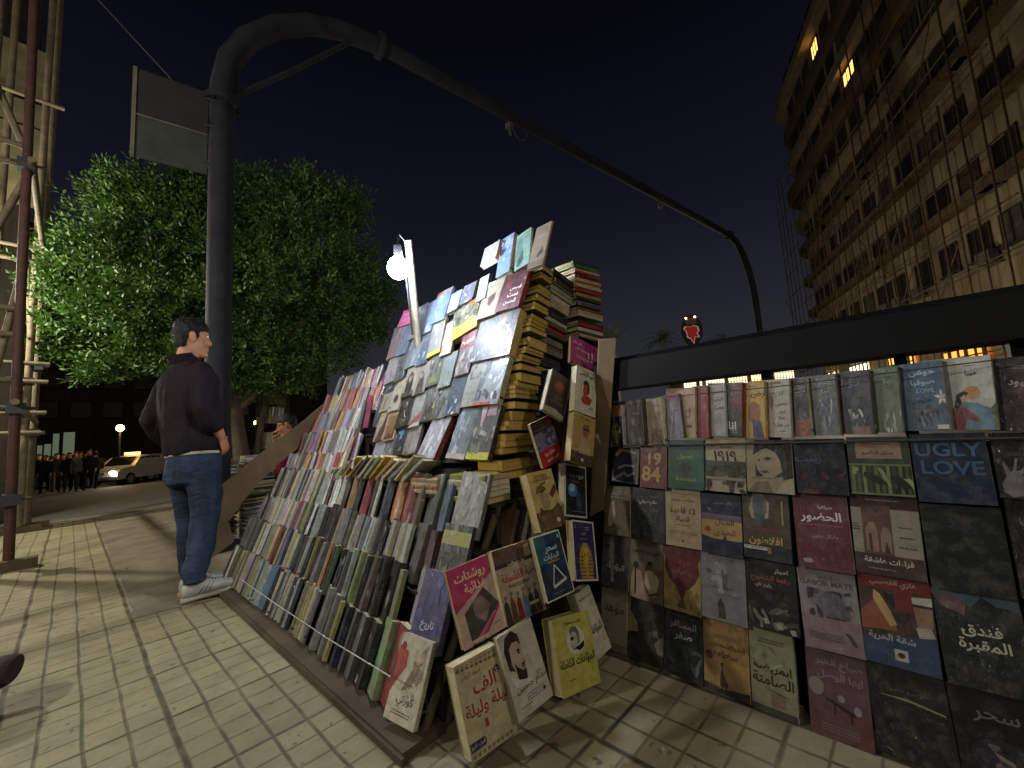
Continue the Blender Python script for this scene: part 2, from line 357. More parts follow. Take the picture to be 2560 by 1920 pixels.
# far dim facade at the end of the street
fb = thing('office_building', 'very dark square-windowed block far down the street behind the crowd', 'building', (-4, 62, -1))
m = MB(); m.box((-16, 0, 0), (30, 12, 26)); m.build('wall', facade_mat('black_street_wall', '2a251f', '1d1a17'), fb)
nn = 0
for fl in range(6):
    for k in range(13):
        o = MB(); o.box((-.75, -.08, 0), (.75, -.01, 1.6)); q = o.build('window', M_GLASS, fb); q.location = (-5 + k * 2.4, 0, 6 + fl * 3.1); nn += 1
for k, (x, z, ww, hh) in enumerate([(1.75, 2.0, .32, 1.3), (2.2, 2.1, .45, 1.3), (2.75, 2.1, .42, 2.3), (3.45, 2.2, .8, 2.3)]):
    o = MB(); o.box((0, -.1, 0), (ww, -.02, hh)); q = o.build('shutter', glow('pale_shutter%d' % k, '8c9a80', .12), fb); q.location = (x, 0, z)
# ================================================================ street furniture
M_MAST = plain('dark_mast_paint', '2c2b31', .72, var=.35, scale=5, bump=.3, bscale=30, spec=.25)
M_DARK = plain('dark_sheet', '2b2927', .6, var=.3, scale=4); M_GREYP = plain('grey_panel', '3f403b', .6, var=.3, scale=6)
gan = thing('gantry_mast', 'dark curved gantry mast arching over the book stall to a far second leg', 'mast', (.98, 4.9, 0))
G0 = Vector((.98, 4.9, 0)); Gu = Vector((13.82, -2.0, 0)).normalized()
def gp(s, z): p = Gu * s; return (p.x, p.y, z)
m = MB(); m.tube([gp(0, 0), gp(0, 2.4), gp(0, 4.62)], .112, 20)
m.tube([gp(0, .0), gp(0, .06)], .2, 16); m.build('upright', M_MAST, gan)
m = MB(); arc = [(0, 4.62), (.0, 4.83), (.06, 5.19), (.23, 5.55), (.51, 5.88), (.86, 6.14), (1.24, 6.29), (1.78, 6.38)]
m.tube([gp(*q) for q in arc], [.118, .119, .12, .12, .12, .118, .115, .112], 10); m.build('bend', M_MAST, gan)
m = MB(); m.tube([gp(s_, 6.39) for s_ in (1.78, 3.9, 6.5, 9.7, 12.6)], [.102, .096, .093, .09, .087], 14); m.build('boom', M_MAST, gan)
m = MB(); m.tube([gp(*q) for q in [(12.6, 6.39), (13.0, 6.28), (13.4, 5.98), (13.72, 5.5), (13.9, 4.95), (13.95, 4.3), (13.95, 0)]], .09, 12); m.build('far_leg', M_MAST, gan)
for s_, z, r, ax in ((0, 4.64, .17, 'v'), (1.78, 6.385, .17, 'h'), (12.55, 6.39, .13, 'h')):
    m = MB(); 
    m.tube([gp(s_, z - .035), gp(s_, z + .035)] if ax == 'v' else [gp(s_ - .03, z), gp(s_ + .03, z)], r, 16)
    for k in range(8):
        a = 2 * pi * k / 8; p = Vector(gp(s_, z)); q = (Vector((cos(a), sin(a), 0)) if ax == 'v' else Vector((-Gu.y * cos(a), Gu.x * cos(a), sin(a)))) * (r - .025)
        dv = Vector((0, 0, .055)) if ax == 'v' else Gu * .05; m.tube([p + q - dv, p + q + dv], .014, 6)
    m.build('flange', M_MAST, gan)
m = MB(); m.tube([gp(.05, 4.72), gp(.7, 5.42), gp(1.42, 6.26)], .032, 8); m.build('brace', M_MAST, gan)
for s_ in (4.05, 8.7):
    m = MB(); c = Vector(gp(s_, 6.18)); m.cbox(c + Vector((-.05, -.05, -.06)), (.1, .1, .1)); m.tube([c + Vector((-.05, -.05, -.1)), c + Vector((-.09, -.1, -.26))], .028, 8); m.tube([c + Vector((.0, -.03, .05)), c + Vector((-.06, -.05, -.02))], .02, 6)
    m.build('camera_head', plain('camera_metal%d' % int(s_), '77756c', .4, metal=.5), gan)
    m = MB(); m.tube([c + Gu * (.09 + .16 * (1 - cos(t))) + Vector((0, 0, .05 - .2 * sin(t))) for t in [pi * k / 12 for k in range(13)]], .012, 6); m.build('cable_loop', M_STEEL, gan)
# sign boards fixed to the mast
sg = thing('signboard', 'dark blank signboard of two riveted sheets hung on the left of the mast', 'sign', (.88, 4.86, 3.79))
su = Vector((.984, -.18, 0)); sn = Vector((.18, .984, 0))
SM = Matrix(((su.x, sn.x, 0, .88), (su.y, sn.y, 0, 4.86), (0, 0, 1, 3.79), (0, 0, 0, 1)))
for nm, z0, z1, mat, x0 in (('upper_sheet', .405, .88, M_DARK, -.605), ('lower_sheet', -.03, .395, M_GREYP, -.575)):
    m = MB(); m.box((x0, 0, z0), (-.03, .018, z1)); place(m.build(nm, mat, sg), SM)
m = MB(); m.box((-.612, -.012, -.035), (-.582, .02, .885)); m.box((-.584, -.01, .395), (-.03, .014, .406))
place(m.build('edge_frame', plain('worn_edge', '6a6454', .6), sg), SM)
for z in (.08, .3, .5, .8): m = MB(); m.tube([(-.05, -.02, z), (.06, -.02, z)], .012, 6); place(m.build('bolt', M_STEEL, sg), SM)
wi = MB(); wi.tube([(-.95, 6.9, 7.3), (.01, 5.85, 5.95), (.61, 5.09, 4.78)], .007, 5); tag(wi.build('wire', M_STEEL), 'thin wire running from the signboard up out of the picture', 'wire')
# ---------------------------------------------------------------- tree
def leaf_mat():
    t = NT('leaf'); o = t.obj(); n = t.noise(o, 2.3, 3, .6); at = t.n('VertexColor'); at.layer_name = 'Col'
    c = t.mix(at.outputs[0], lin('24361a', 1), lin('587a38', 1)); c = t.mix(t.n('MapRange', n, .45, .7, 0., .5).outputs[0], c, lin('2e4126', 1))
    t.p(Base_Color=c, Roughness=.5, Specular_IOR_Level=.3)
    tr = t.n('BsdfTranslucent', lin('5c8826', 1)); mx = t.n('MixShader', .14); t.t.links.new(t.b.outputs[0], mx.inputs[1]); t.t.links.new(tr.outputs[0], mx.inputs[2])
    t.t.links.new(mx.outputs[0], t.t.nodes['Material Output'].inputs[0]); return t.m
M_LEAF = leaf_mat(); M_BARK = plain('bark', '5e5240', .9, bump=.8, bscale=14)
def leaves_mesh(name, blobs, twigs, per, size, rs, spread=1.):
    rng = np.random.default_rng(rs); V = []; Cc = []
    bl = np.array(blobs); wts = bl[:, 3] ** 1.5; wts /= wts.sum()
    for _ in range(twigs):
        b = bl[rng.choice(len(bl), p=wts)]; d = rng.normal(size=3); d /= np.linalg.norm(d)
        if d[2] < -.6: d[2] *= -.5
        r = b[3] * (1 - abs(rng.normal() * .16)) * rng.uniform(.82, 1.1); c = b[:3] + d * r * np.array([1, 1, .92])
        dirv = d * .8 + rng.normal(size=3) * .45 + np.array([0, 0, .35]); dirv /= np.linalg.norm(dirv); L = rng.uniform(.28, .52) * spread
        tone = rng.uniform(0, 1)
        side = np.cross(dirv, [0, 0, 1.]); side /= (np.linalg.norm(side) + 1e-6); upv = np.cross(side, dirv)
        for k in range(per):
            f = (k + .5) / per; a = k * 2.4 + rng.uniform(-.5, .5); out = side * cos(a) + upv * sin(a)
            ld = dirv * (.55 + .5 * f) + out * .9 + rng.normal(size=3) * .18; ld /= np.linalg.norm(ld)
            base = c + dirv * L * (f - .6) + out * .02; wv = np.cross(ld, out + dirv * .3); wv /= (np.linalg.norm(wv) + 1e-6); nv = np.cross(wv, ld)
            s_ = size * rng.uniform(.7, 1.2); wd = s_ * .24
            V += [base, base + ld * s_ * .45 + wv * wd - nv * wd * .35, base + ld * s_, base + ld * s_ * .45 - wv * wd - nv * wd * .35, base + ld * s_ * .5]
            Cc.append(min(1, max(0, tone * .7 + rng.uniform(0, .4))))
    n = len(Cc); me = bpy.data.meshes.new(name); me.vertices.add(n * 5); me.vertices.foreach_set('co', np.array(V, dtype=np.float32).ravel())
    idx = np.arange(n)[:, None] * 5 + np.array([[0, 1, 4, 1, 2, 4, 2, 3, 4, 3, 0, 4]]); me.loops.add(n * 12); me.loops.foreach_set('vertex_index', idx.ravel().astype(np.int32))
    me.polygons.add(n * 4); me.polygons.foreach_set('loop_start', np.arange(n * 4, dtype=np.int32) * 3); me.update(calc_edges=True)
    at = me.color_attributes.new('Col', 'FLOAT_COLOR', 'CORNER'); c = np.repeat(np.array(Cc), 12)
    at.data.foreach_set('color', np.stack([c, c, c, np.ones_like(c)], 1).astype(np.float32).ravel()); me.materials.append(M_LEAF); return me
tr = thing('leafy_tree', 'dense dark green tree behind the mast, its left leaves lit bright by a shop', 'tree', (2.02, 8.44, 0))
BL = [[.84, 8.14, 4.53, 1.0], [.42, 8.43, 3.61, 1.02], [.2, 8.62, 3.0, .68], [.98, 8.23, 3.02, 1.0], [1.96, 7.79, 3.77, 1.42], [2.65, 7.18, 4.7, .85], [2.88, 7.11, 3.63, 1.02], [2.15, 7.79, 2.54, .9], [3.32, 6.71, 4.05, .5], [1.55, 8.07, 4.7, .85], [3.33, 7.01, 3.1, .7], [.43, 8.37, 4.9, .5], [.0, 8.7, 3.96, .42], [2.62, 7.06, 5.4, .34], [.62, 8.46, 2.4, .4], [2.0, 8.6, 3.6, 1.3], [1.93, 8.09, 2.09, 0.54], [2.56, 7.71, 2.07, 0.63], [3.07, 7.26, 2.39, 0.64], [3.49, 6.88, 2.87, 0.5], [3.66, 6.59, 3.5, 0.43], [1.71, 8.13, 2.42, 0.6], [1.24, 7.9, 2.35, 0.44], [0.26, 8.69, 2.21, 0.3], [-0.16, 8.94, 2.52, 0.3], [-0.32, 8.96, 3.47, 0.3], [1.18, 7.82, 5.13, 0.45], [2.12, 7.52, 5.3, 0.48], [3.16, 6.73, 5.05, 0.5]]
inner = [[x, y, z, r * .72] for x, y, z, r in BL]
cr = bpy.data.objects.new('crown', leaves_mesh('crown', [[x - 2.02, y - 8.44, z, r] for x, y, z, r in BL], 4600, 15, .076, 3)); COL.objects.link(cr); cr.parent = tr
ci = bpy.data.objects.new('inner_foliage', leaves_mesh('inner', [[x - 2.02, y - 8.44, z, r] for x, y, z, r in inner], 1000, 12, .11, 8)); COL.objects.link(ci); ci.parent = tr
m = MB(); m.tube([(0, 0, 0), (.03, 0, .7), (-.04, .02, 1.3), (-.1, -.05, 2.0), (-.15, -.1, 2.9)], [.17, .14, .12, .1, .06], 10)
for bx, by, bz, r in [q for q in BL if q[2] > 3.3 and q[0] > .8][::2]: m.tube([(-.06, 0, 1.5 + .2 * r), ((bx - 2.02) * .45, (by - 8.44) * .45, bz * .72), (bx - 2.02, by - 8.44, bz)], [.06, .04, .012], 6)
m.tube([(.35, .2, 0), (.3, .15, .8), (.4, .1, 1.7), (.3, -.1, 2.6)], [.07, .06, .05, .03], 7)
m.tube([(-.4, .1, 0), (-.42, .0, .9), (-.3, 0, 1.6), (-.35, -.2, 2.3)], [.05, .045, .04, .02], 7)
m.build('trunk', M_BARK, tr)
# palms far behind the railing
M_PALM = plain('palm_frond', '4c5a30', .6, var=.4, scale=2)
def palm(loc, h, r, label, seed):
    random.seed(seed); o = thing('palm_tree', label, 'palm tree', loc, 0, 'palms beyond the railing'); m = MB(); m.tube([(0, 0, 0), (.1, 0, h * .5), (0, .1, h)], [.28, .2, .18], 8); m.build('trunk', M_BARK, o)
    m = MB()
    for k in range(30):
        a = 2 * pi * k / 30 * 2.618; el = random.uniform(-.2, 1.2); L = r * random.uniform(.8, 1.1); pr = []
        for q in range(7):
            f = q / 6; pr.append(Vector((cos(a) * L * f * cos(el), sin(a) * L * f * cos(el), h + L * f * sin(el) - L * .55 * f * f)))
        for q in range(6):
            A, B_ = pr[q], pr[q + 1]; sd = Vector((-sin(a), cos(a), 0))
            for e_ in (-1, 1):
                for ss in (.2, .6):
                    c = A.lerp(B_, ss); m.poly([c, c.lerp(B_, .35), c + sd * e_ * .55 * r * .3 * (1 - q / 9) + (B_ - A) * .9 + Vector((0, 0, -.12))])
    m.build('crown', M_PALM, o)
palm((43.8, 17.8, 0), 9.6, 3.2, 'tall palm left of the red crest sign, faintly lit from below', 1)
palm((35.6, 19.3, 0), 9.2, 2.8, 'shadowy palm farthest left above the railing beam, beside the book stacks', 2)
palm((48.4, 12.9, 0), 8.8, 2.8, 'palm with yellow-lit fronds right of the red crest sign', 3)
# crest sign
cs = thing('crest_sign', 'round-topped dark red crest sign with a pale outline above the railing beam', 'sign', (30.64, 10.28, 0))
d_ = Vector((-.95, -.32, 0)).normalized(); r_ = Vector((.32, -.95, 0)).normalized()
CM = Matrix(((r_.x, -d_.x, 0, 30.64), (r_.y, -d_.y, 0, 10.28), (0, 0, 1, 7.3), (0, 0, 0, 1)))
def disc(rx, rz, y0, y1, col=(1, 1, 1, 0), n=28):
    m = MB(); ring = [(rx * cos(2 * pi * k / n), rz * sin(2 * pi * k / n)) for k in range(n)]
    m.add([(x, y0, z) for x, z in ring] + [(x, y1, z) for x, z in ring], [tuple(range(n)), tuple(range(2 * n - 1, n - 1, -1))] + [(k, n + k, n + (k + 1) % n, (k + 1) % n) for k in range(n)]); return m
place(disc(.72, 1.2, 0, .3).build('rim', plain('sign_rim', '2c1512', .5), cs), CM)
def shape(pts, y0, y1): 
    m = MB(); n = len(pts); m.add([(x, y0, z) for x, z in pts] + [(x, y1, z) for x, z in pts], [tuple(range(n)), tuple(range(2 * n - 1, n - 1, -1))] + [(k, n + k, n + (k + 1) % n, (k + 1) % n) for k in range(n)]); return m
cp = [(-.45, .15), (-.36, .3), (-.05, .22), (.1, .3), (.36, .18), (.42, -.1), (.3, -.25), (.4, -.55), (.15, -.5), (.05, -.95), (-.1, -.6), (-.3, -.45), (-.32, -.1)]
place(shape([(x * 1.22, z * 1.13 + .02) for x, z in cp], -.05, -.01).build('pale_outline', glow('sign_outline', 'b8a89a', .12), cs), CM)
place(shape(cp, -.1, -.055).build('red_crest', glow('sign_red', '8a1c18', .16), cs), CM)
m = MB(); m.cbox((0, -.04, .62), (.7, .06, .5)); place(m.build('top_plate', plain('sign_plate', '5c4a40', .5), cs), CM)
for x in (-.3, .3): m = MB(); m.ball((x, -.14, .92), .06); place(m.build('lamp', glow('sign_lamp%d' % (x > 0), 'fff0d0', 5), cs), CM)
m = MB(); m.tube([(0, .15, -7.3), (0, .15, -1.1)], .12, 8); place(m.build('post', M_MAST, cs), CM)
# sodium street lamps
for k, (x, y, z, lab) in enumerate([(1.77, 30.39, 2.35, 'orange street lamp glowing left of the standing man above the crowd'), (4.31, 15.94, 1.72, 'small orange lamp glowing beside the second stall behind the mast')]):
    o = thing('street_lamp', lab, 'street lamp', (x, y, zroad(y) - .02 if k == 0 else 0), 0, 'lit orange lamps'); zz = z - o.location.z
    m = MB(); m.tube([(0, 0, 0), (0, 0, zz - .1)], .05, 8); m.build('post', M_MAST, o)
    m = MB(); m.ball((0, 0, zz), .17 if k == 0 else .1); m.build('lamp_globe', glow('sodium%d' % k, 'ffb84a', 26 if k == 0 else 18), o)
    lamp('sodium_light%d' % k, 'POINT', (x, y - .3, z), 45 if k == 0 else 14, (1, .62, .25), .15)
# ---------------------------------------------------------------- scaffold and cladding at the left edge
M_RED = plain('red_lead_tube', '54302a', .75, var=.5, scale=9, vary_hex='35261f', bump=.3); M_TAN = plain('dusty_tube', '75684f', .75, var=.4, scale=9, vary_hex='54483a', bump=.3)
sf = thing('scaffold', 'rusty tube scaffold with clamps and foot planks at the left edge', 'scaffold', (-.35, 6, 0))
def sfp(x, y, z): return (x + .35, y - 6, z)
m = MB()
for x, y, h in ((-.345, 5.96, 8.5),): m.tube([sfp(x, y, .09), sfp(x - .12, y, h)], .036, 10)
m.build('red_upright', M_RED, sf)
for x, y, h in ((-.44, 8.75, 9), (-.38, 9.0, 9), (-.66, 6.1, 8.5), (-.82, 9.1, 9)):
    m = MB(); m.tube([sfp(x, y, .09), sfp(x, y, h)], .042, 9); m.build('tan_upright', M_TAN, sf)
for z in (1.35, 1.62, 2.05, 2.3, 3.75, 3.95, 6.2):
    m = MB(); m.tube([sfp(-2.6, 8.6, z), sfp(-.25, 8.6, z - .02)], .03, 7); m.build('ledger', M_TAN, sf)
    m = MB(); m.tube([sfp(-1.5, 5.9, z + .1), sfp(-.4, 5.98, z + .1)], .028, 7); m.build('ledger', M_TAN, sf)
for z in (1.5, 3.85): m = MB(); m.tube([sfp(-.36, 5.8, z), sfp(-.36, 9.2, z)], .03, 7); m.build('ledger', M_TAN, sf)
for a_, b_ in (((-.8, 5.9, 2.2), (-.36, 6.02, 3.9)), ((-.42, 8.8, 2.2), (-.62, 8.9, 5.4)), ((-.95, 6.2, 5.6), (-.36, 6.1, 3.9)), ((-.7, 6.05, .2), (-.37, 6.02, 2.9))):
    m = MB(); m.tube([sfp(*a_), sfp(*b_)], .03, 7); m.build('brace', M_TAN, sf)
for x, y, z in ((-.36, 5.96, 1.45), (-.40, 5.96, 3.85), (-.44, 8.75, 1.62), (-.38, 9.0, 1.35), (-.38, 9.0, 2.3), (-.44, 8.75, 3.75), (-.35, 5.96, .62), (-.44, 8.75, 2.05)):
    m = MB(); m.cbox(sfp(x, y, z), (.12, .12, .1)); m.tube([sfp(x - .1, y - .04, z), sfp(x + .12, y - .04, z)], .013, 6); m.build('clamp', M_STEEL, sf)
for x, y in ((-.36, 5.93), (-.42, 8.8), (-.36, 9.05), (-.66, 6.1)):
    m = MB(); m.cbox(sfp(x - .06, y, .045), (.5, .13, .09)); m.build('foot_plank', plain('plank%d' % int(y * 100), '5d4f38', .9, bump=.5, bscale=18), sf)
cl = thing('clad_wall', 'pale lit cladding panels on a wall behind the scaffold', 'wall', (-.93, 11.0, 0))
m = MB(); m.box((-2.5, 0, 0), (.25, .4, 12)); m.build('wall', bpy.data.materials['black_street_wall'], cl)
M_PANEL = plain('pale_panel', '8f8564', .7, var=.3, scale=3)
for a, b, z0, z1 in ((-2.5, .42, 5.5, 7.0), (-2.5, .42, 7.06, 7.5), (-2.5, .42, 7.62, 8.6)):
    m = MB(); m.box((a, -.06, z0), (b, -.003, z1)); m.build('panel', M_PANEL, cl)
# low padded stool at the left edge
st = thing('stool', 'low dark red padded stool poking in at the left edge of the paving', 'stool', (-.425, 2.80, 0), radians(-14))
m = MB(); secs = []
for x, s_ in ((-.32, .8), (-.29, 1), (0, 1.02), (.27, 1), (.30, .95), (.312, .82)): secs.append(((x, 0, .135), (0, .11 * s_, 0), (0, 0, .052 * s_)))
m.loft(secs, 20); m.build('seat', plain('oxblood_vinyl', '3b2628', .75, var=.4, scale=9, bump=.4, bscale=24, spec=.2), st)
for x, y in ((-.26, -.06), (-.26, .06), (.2, -.06), (.2, .06)): m = MB(); m.tube([(x * .95, y, .10), (x * 1.0, y * 1.1, 0)], .014, 8); m.build('leg', M_STEEL, st)
# ---------------------------------------------------------------- cars
M_TYRE = plain('tyre', '141414', .8); M_CHROME = plain('hubcap', '8a8a88', .35, metal=.7); M_CGLASS = plain('car_glass', '0e1012', .12, var=.1, spec=.6)
M_HEAD = glow('headlight_lens', 'fff2d8', 14); M_AMBER = glow('amber_lens', 'ffa030', 2)
def car(loc, rz, paint, label, lights, group, taxi=0):
    o = thing('parked_car' if not lights else 'car', label, 'car', loc, rz, group)
    # local: +x forward
    prof = [(-2.15, .35), (-2.2, .75), (-2.05, .95), (-1.5, 1.0), (-1.05, 1.42), (-.2, 1.5), (.45, 1.42), (1.05, .98), (1.95, .86), (2.18, .68), (2.2, .35)]
    m = MB(); n = len(prof); rows = []
    for y, k in ((-.84, .97), (-.7, 1.0), (0, 1.015), (.7, 1.0), (.84, .97)):
        rows.append([(x, y * (1 if z < 1.05 else .84), (z if z < 1.05 else 1.05 + (z - 1.05) * k)) for x, z in prof])
    vs = [p for r in rows for p in r]
    m.add(vs, [(j * n + i, j * n + i + 1, (j + 1) * n + i + 1, (j + 1) * n + i) for j in range(4) for i in range(n - 1)] + [tuple(range(n - 1, -1, -1)), tuple(range(4 * n, 5 * n))] + [tuple([j * n for j in range(5)] + [j * n + n - 1 for j in range(4, -1, -1)])])
    m.build('body', paint, o)
    def gl(name, pts): q = MB(); q.poly(pts); q.build(name, M_CGLASS, o)
    gl('windscreen', [(1.02, -.62, 1.02), (1.02, .62, 1.02), (.5, .56, 1.44), (.5, -.56, 1.44)])
    gl('rear_window', [(-1.47, .6, 1.05), (-1.47, -.6, 1.05), (-1.1, -.55, 1.4), (-1.1, .55, 1.4)])
    for s_ in (-1, 1):
        gl('side_window', [(-1.2, s_ * .795, 1.06), (-.3, s_ * .795, 1.06), (-.3, s_ * .735, 1.42), (-.95, s_ * .735, 1.38)]); gl('side_window', [(-.22, s_ * .795, 1.06), (.8, s_ * .795, 1.06), (.42, s_ * .735, 1.38), (-.22, s_ * .735, 1.43)])
        q = MB(); q.cbox((.75, s_ * .95, 1.05), (.1, .18, .13)); q.build('mirror', paint, o)
        q = MB(); q.ball((2.14, s_ * .6, .7), (.06, .15, .09)); q.build('headlight', M_HEAD if lights else M_CHROME, o)
        q = MB(); q.ball((-2.16, s_ * .62, .78), (.05, .14, .09)); q.build('tail_light', plain('tail_red%s' % o.name[-3:], '5a1010', .3) if s_ < 0 else bpy.data.materials['tail_red%s' % o.name[-3:]], o)
        for x in (-1.35, 1.35):
            wv = MB(); wv.tube([(x, s_ * .88, .32), (x, s_ * .66, .32)], .32, 18); wo = wv.build('wheel', M_TYRE, o); q = MB(); q.tube([(x, s_ * .89, .32), (x, s_ * .87, .32)], .19, 14); q.build('rim', M_CHROME, wo)
    q = MB(); q.box((2.12, -.8, .36), (2.26, .8, .52)); q.box((2.19, -.3, .62), (2.22, .3, .74)); q.build('bumper', M_CHROME, o)
    if taxi: q = MB(); q.box((-.15, -.3, 1.52), (.12, .3, 1.66)); q.build('roof_sign', glow('taxi_sign', 'ffc070', 1.6), o)
    return o
WHITEP = plain('white_car_paint', '8f8b82', .3, var=.1, spec=.6); DARKP = plain('dark_car_paint', '24262a', .3, var=.1, spec=.6); TANP = plain('tan_car_paint', '7c6c52', .3, var=.1, spec=.6)
def zr(y): return zroad(y) - .02
car((2.3, 30.6, zr(32)), radians(-128), WHITEP, 'pale car facing us with one bright headlight beside the crowd', 1, 'cars in the street', 1)
car((3.6, 32.4, zr(33)), radians(-140), TANP, 'tan car half hidden behind the standing man with its lights on', 1, 'cars in the street')
car((.2, 34.5, zr(34.5)), radians(-165), DARKP, 'dark car hidden behind the legs of the crowd', 1, 'cars in the street')
lamp('headlight_beam', 'POINT', (1.5, 28.4, .0), 12, (1, .9, .7), .1)
# ================================================================ people
def cloth(name, hexc, vary, rough=.85, bump=.5, sc=9, sheen=.0):
    t = NT(name); o = t.obj(); n = t.noise(t.n('Mapping', o, None, (0, 0, 0), (1., 1., .45)), sc, 4, .55, 0, .8); n2 = t.noise(o, 160, 2, .5)
    t.p(Base_Color=t.mix(t.n('MapRange', n, .35, .68, 0., 1.).outputs[0], lin(hexc, 1), lin(vary, 1)), Roughness=rough, Specular_IOR_Level=.2)
    t.bump(t.M('ADD', n, t.M('MULTIPLY', n2, .06)), bump, .03); return t.m
def skin_mat(name, hexc):
    t = NT(name); o = t.obj(); n = t.noise(o, 22, 3, .6); c = lin(hexc, 1)
    t.p(Base_Color=t.mix(n, c, (c[0] * .8, c[1] * .68, c[2] * .62, 1)), Roughness=.5, Specular_IOR_Level=.35, Subsurface_Weight=.08, Subsurface_Radius=(.01, .004, .002)); t.bump(n, .12, .004); return t.m
M_SKIN = skin_mat('skin', 'c08a6c'); M_HAIR = plain('black_hair', '14110f', .55, var=.2, bump=.9, bscale=90)
def denim_mat():
    t = NT('denim'); o = t.obj(); n = t.noise(t.n('Mapping', o, None, (0, 0, 0), (1., 1., .35)), 6, 4, .6); f = t.noise(o, 190, 2, .5)
    c = t.mix(t.n('MapRange', n, .35, .7, 0., 1.).outputs[0], lin('28323f', 1), lin('45546b', 1)); c = t.mix(t.M('MULTIPLY', f, .4), c, lin('1c2636', 1))
    t.p(Base_Color=c, Roughness=.85, Specular_IOR_Level=.15); w = t.noise(t.n('Mapping', o, None, (0, 0, 0), (1., 1., 2.6)), 7, 3, .5, 0, .7); t.bump(t.M('ADD', w, t.M('MULTIPLY', f, .1)), .7, .03); return t.m
V3 = Vector
import mathutils.noise as mnoise
def wrinkle(me, amp, sc, zs=.5):
    for v in me.vertices:
        c = v.co; d = mnoise.noise(V3((c.x * sc, c.y * sc, c.z * sc * zs))) + .5 * mnoise.noise(V3((c.x * sc * 2.3, c.y * sc * 2.3, c.z * sc * 1.1 + 7)))
        v.co = c + v.normal * d * amp
def ring(c, a, b, rot=0.0, tilt=None):
    A = V3((cos(rot), sin(rot), 0)) * a; B_ = V3((-sin(rot), cos(rot), 0)) * b
    return (V3(c), A, B_)
def head_parts(c, yaw, pitch=0, s=1.0, ear=True):
    """head about centre c (middle of skull); returns skin MB, hair MB. local +Y is the face"""
    Rm = Matrix.Rotation(yaw, 3, 'Z') @ Matrix.Rotation(pitch, 3, 'X'); T_ = lambda p: V3(c) + Rm @ (V3(p) * s)
    sk = MB()
    prof = [(-.125, .045, .02, .028), (-.118, .058, .018, .042), (-.10, .070, .005, .052), (-.08, .082, .0, .062), (-.05, .094, .0, .069), (-.02, .099, -.004, .073), (.01, .101, -.008, .075), (.04, .102, -.010, .077), (.07, .098, -.012, .075), (.095, .086, -.014, .066), (.112, .062, -.014, .048), (.121, .03, -.014, .024)]
    secs = [(T_((0, y + .0, z)), Rm @ V3((w * s, 0, 0)), Rm @ V3((0, d * s, 0))) for z, d, y, w in prof]
    sk.loft(secs, 22)
    # nose, brow, lips, chin, cheeks
    sk.loft([(T_((0, .088, .028)), Rm @ V3((.009 * s, 0, 0)), Rm @ V3((0, .012 * s, 0))), (T_((0, .102, -.005)), Rm @ V3((.012 * s, 0, 0)), Rm @ V3((0, .016 * s, 0))), (T_((0, .108, -.028)), Rm @ V3((.018 * s, 0, 0)), Rm @ V3((0, .018 * s, 0))), (T_((0, .096, -.04)), Rm @ V3((.012 * s, 0, 0)), Rm @ V3((0, .012 * s, 0)))], 10)
    sk.ball(T_((0, .088, -.064)), (.026 * s, .014 * s, .008 * s), M=Rm); sk.ball(T_((0, .087, -.076)), (.022 * s, .014 * s, .008 * s), M=Rm); sk.ball(T_((0, .078, -.107)), (.024 * s, .02 * s, .018 * s), M=Rm)
    for e in (-1, 1):
        sk.ball(T_((e * .032, .083, .032)), (.026 * s, .014 * s, .009 * s), M=Rm); sk.ball(T_((e * .045, .066, -.03)), (.026 * s, .022 * s, .028 * s), M=Rm)
        if ear:
            E_ = Rm @ Matrix.Rotation(e * -.35, 3, 'Z'); sk.ball(T_((e * .079, -.012, -.005)), (.011 * s, .022 * s, .036 * s), M=E_); sk.ball(T_((e * .084, -.018, .008)), (.009 * s, .024 * s, .026 * s), M=E_)
    hr = MB()
    hp = [(-.03, .045, -.062, .06), (.0, .062, -.050, .080), (.03, .092, -.026, .086), (.06, .108, -.013, .087), (.085, .107, -.010, .082), (.108, .092, -.012, .069), (.126, .066, -.012, .05), (.138, .026, -.012, .022)]
    hr.loft([(T_((0, y, z)), Rm @ V3((w * s, 0, 0)), Rm @ V3((0, d * s, 0))) for z, d, y, w in hp], 22)
    for e in (-1, 1): hr.ball(T_((e * .078, .012, .02)), (.009 * s, .016 * s, .034 * s), M=Rm); hr.ball(T_((e * .05, -.066, -.04)), (.03 * s, .026 * s, .034 * s), M=Rm)
    hr.ball(T_((0, -.082, -.045)), (.045 * s, .022 * s, .04 * s), M=Rm)
    ey = MB(); br = MB()
    for e in (-1, 1):
        ey.ball(T_((e * .032, .087, .016)), (.013 * s, .008 * s, .0075 * s), col=(.8, .78, .74, 0), M=Rm); ey.ball(T_((e * .032, .0935, .016)), (.006 * s, .003 * s, .006 * s), col=(.03, .02, .015, 0), M=Rm)
        br.ball(T_((e * .033, .094, .038)), (.022 * s, .006 * s, .005 * s), M=Rm)
    return sk, hr, ey, br
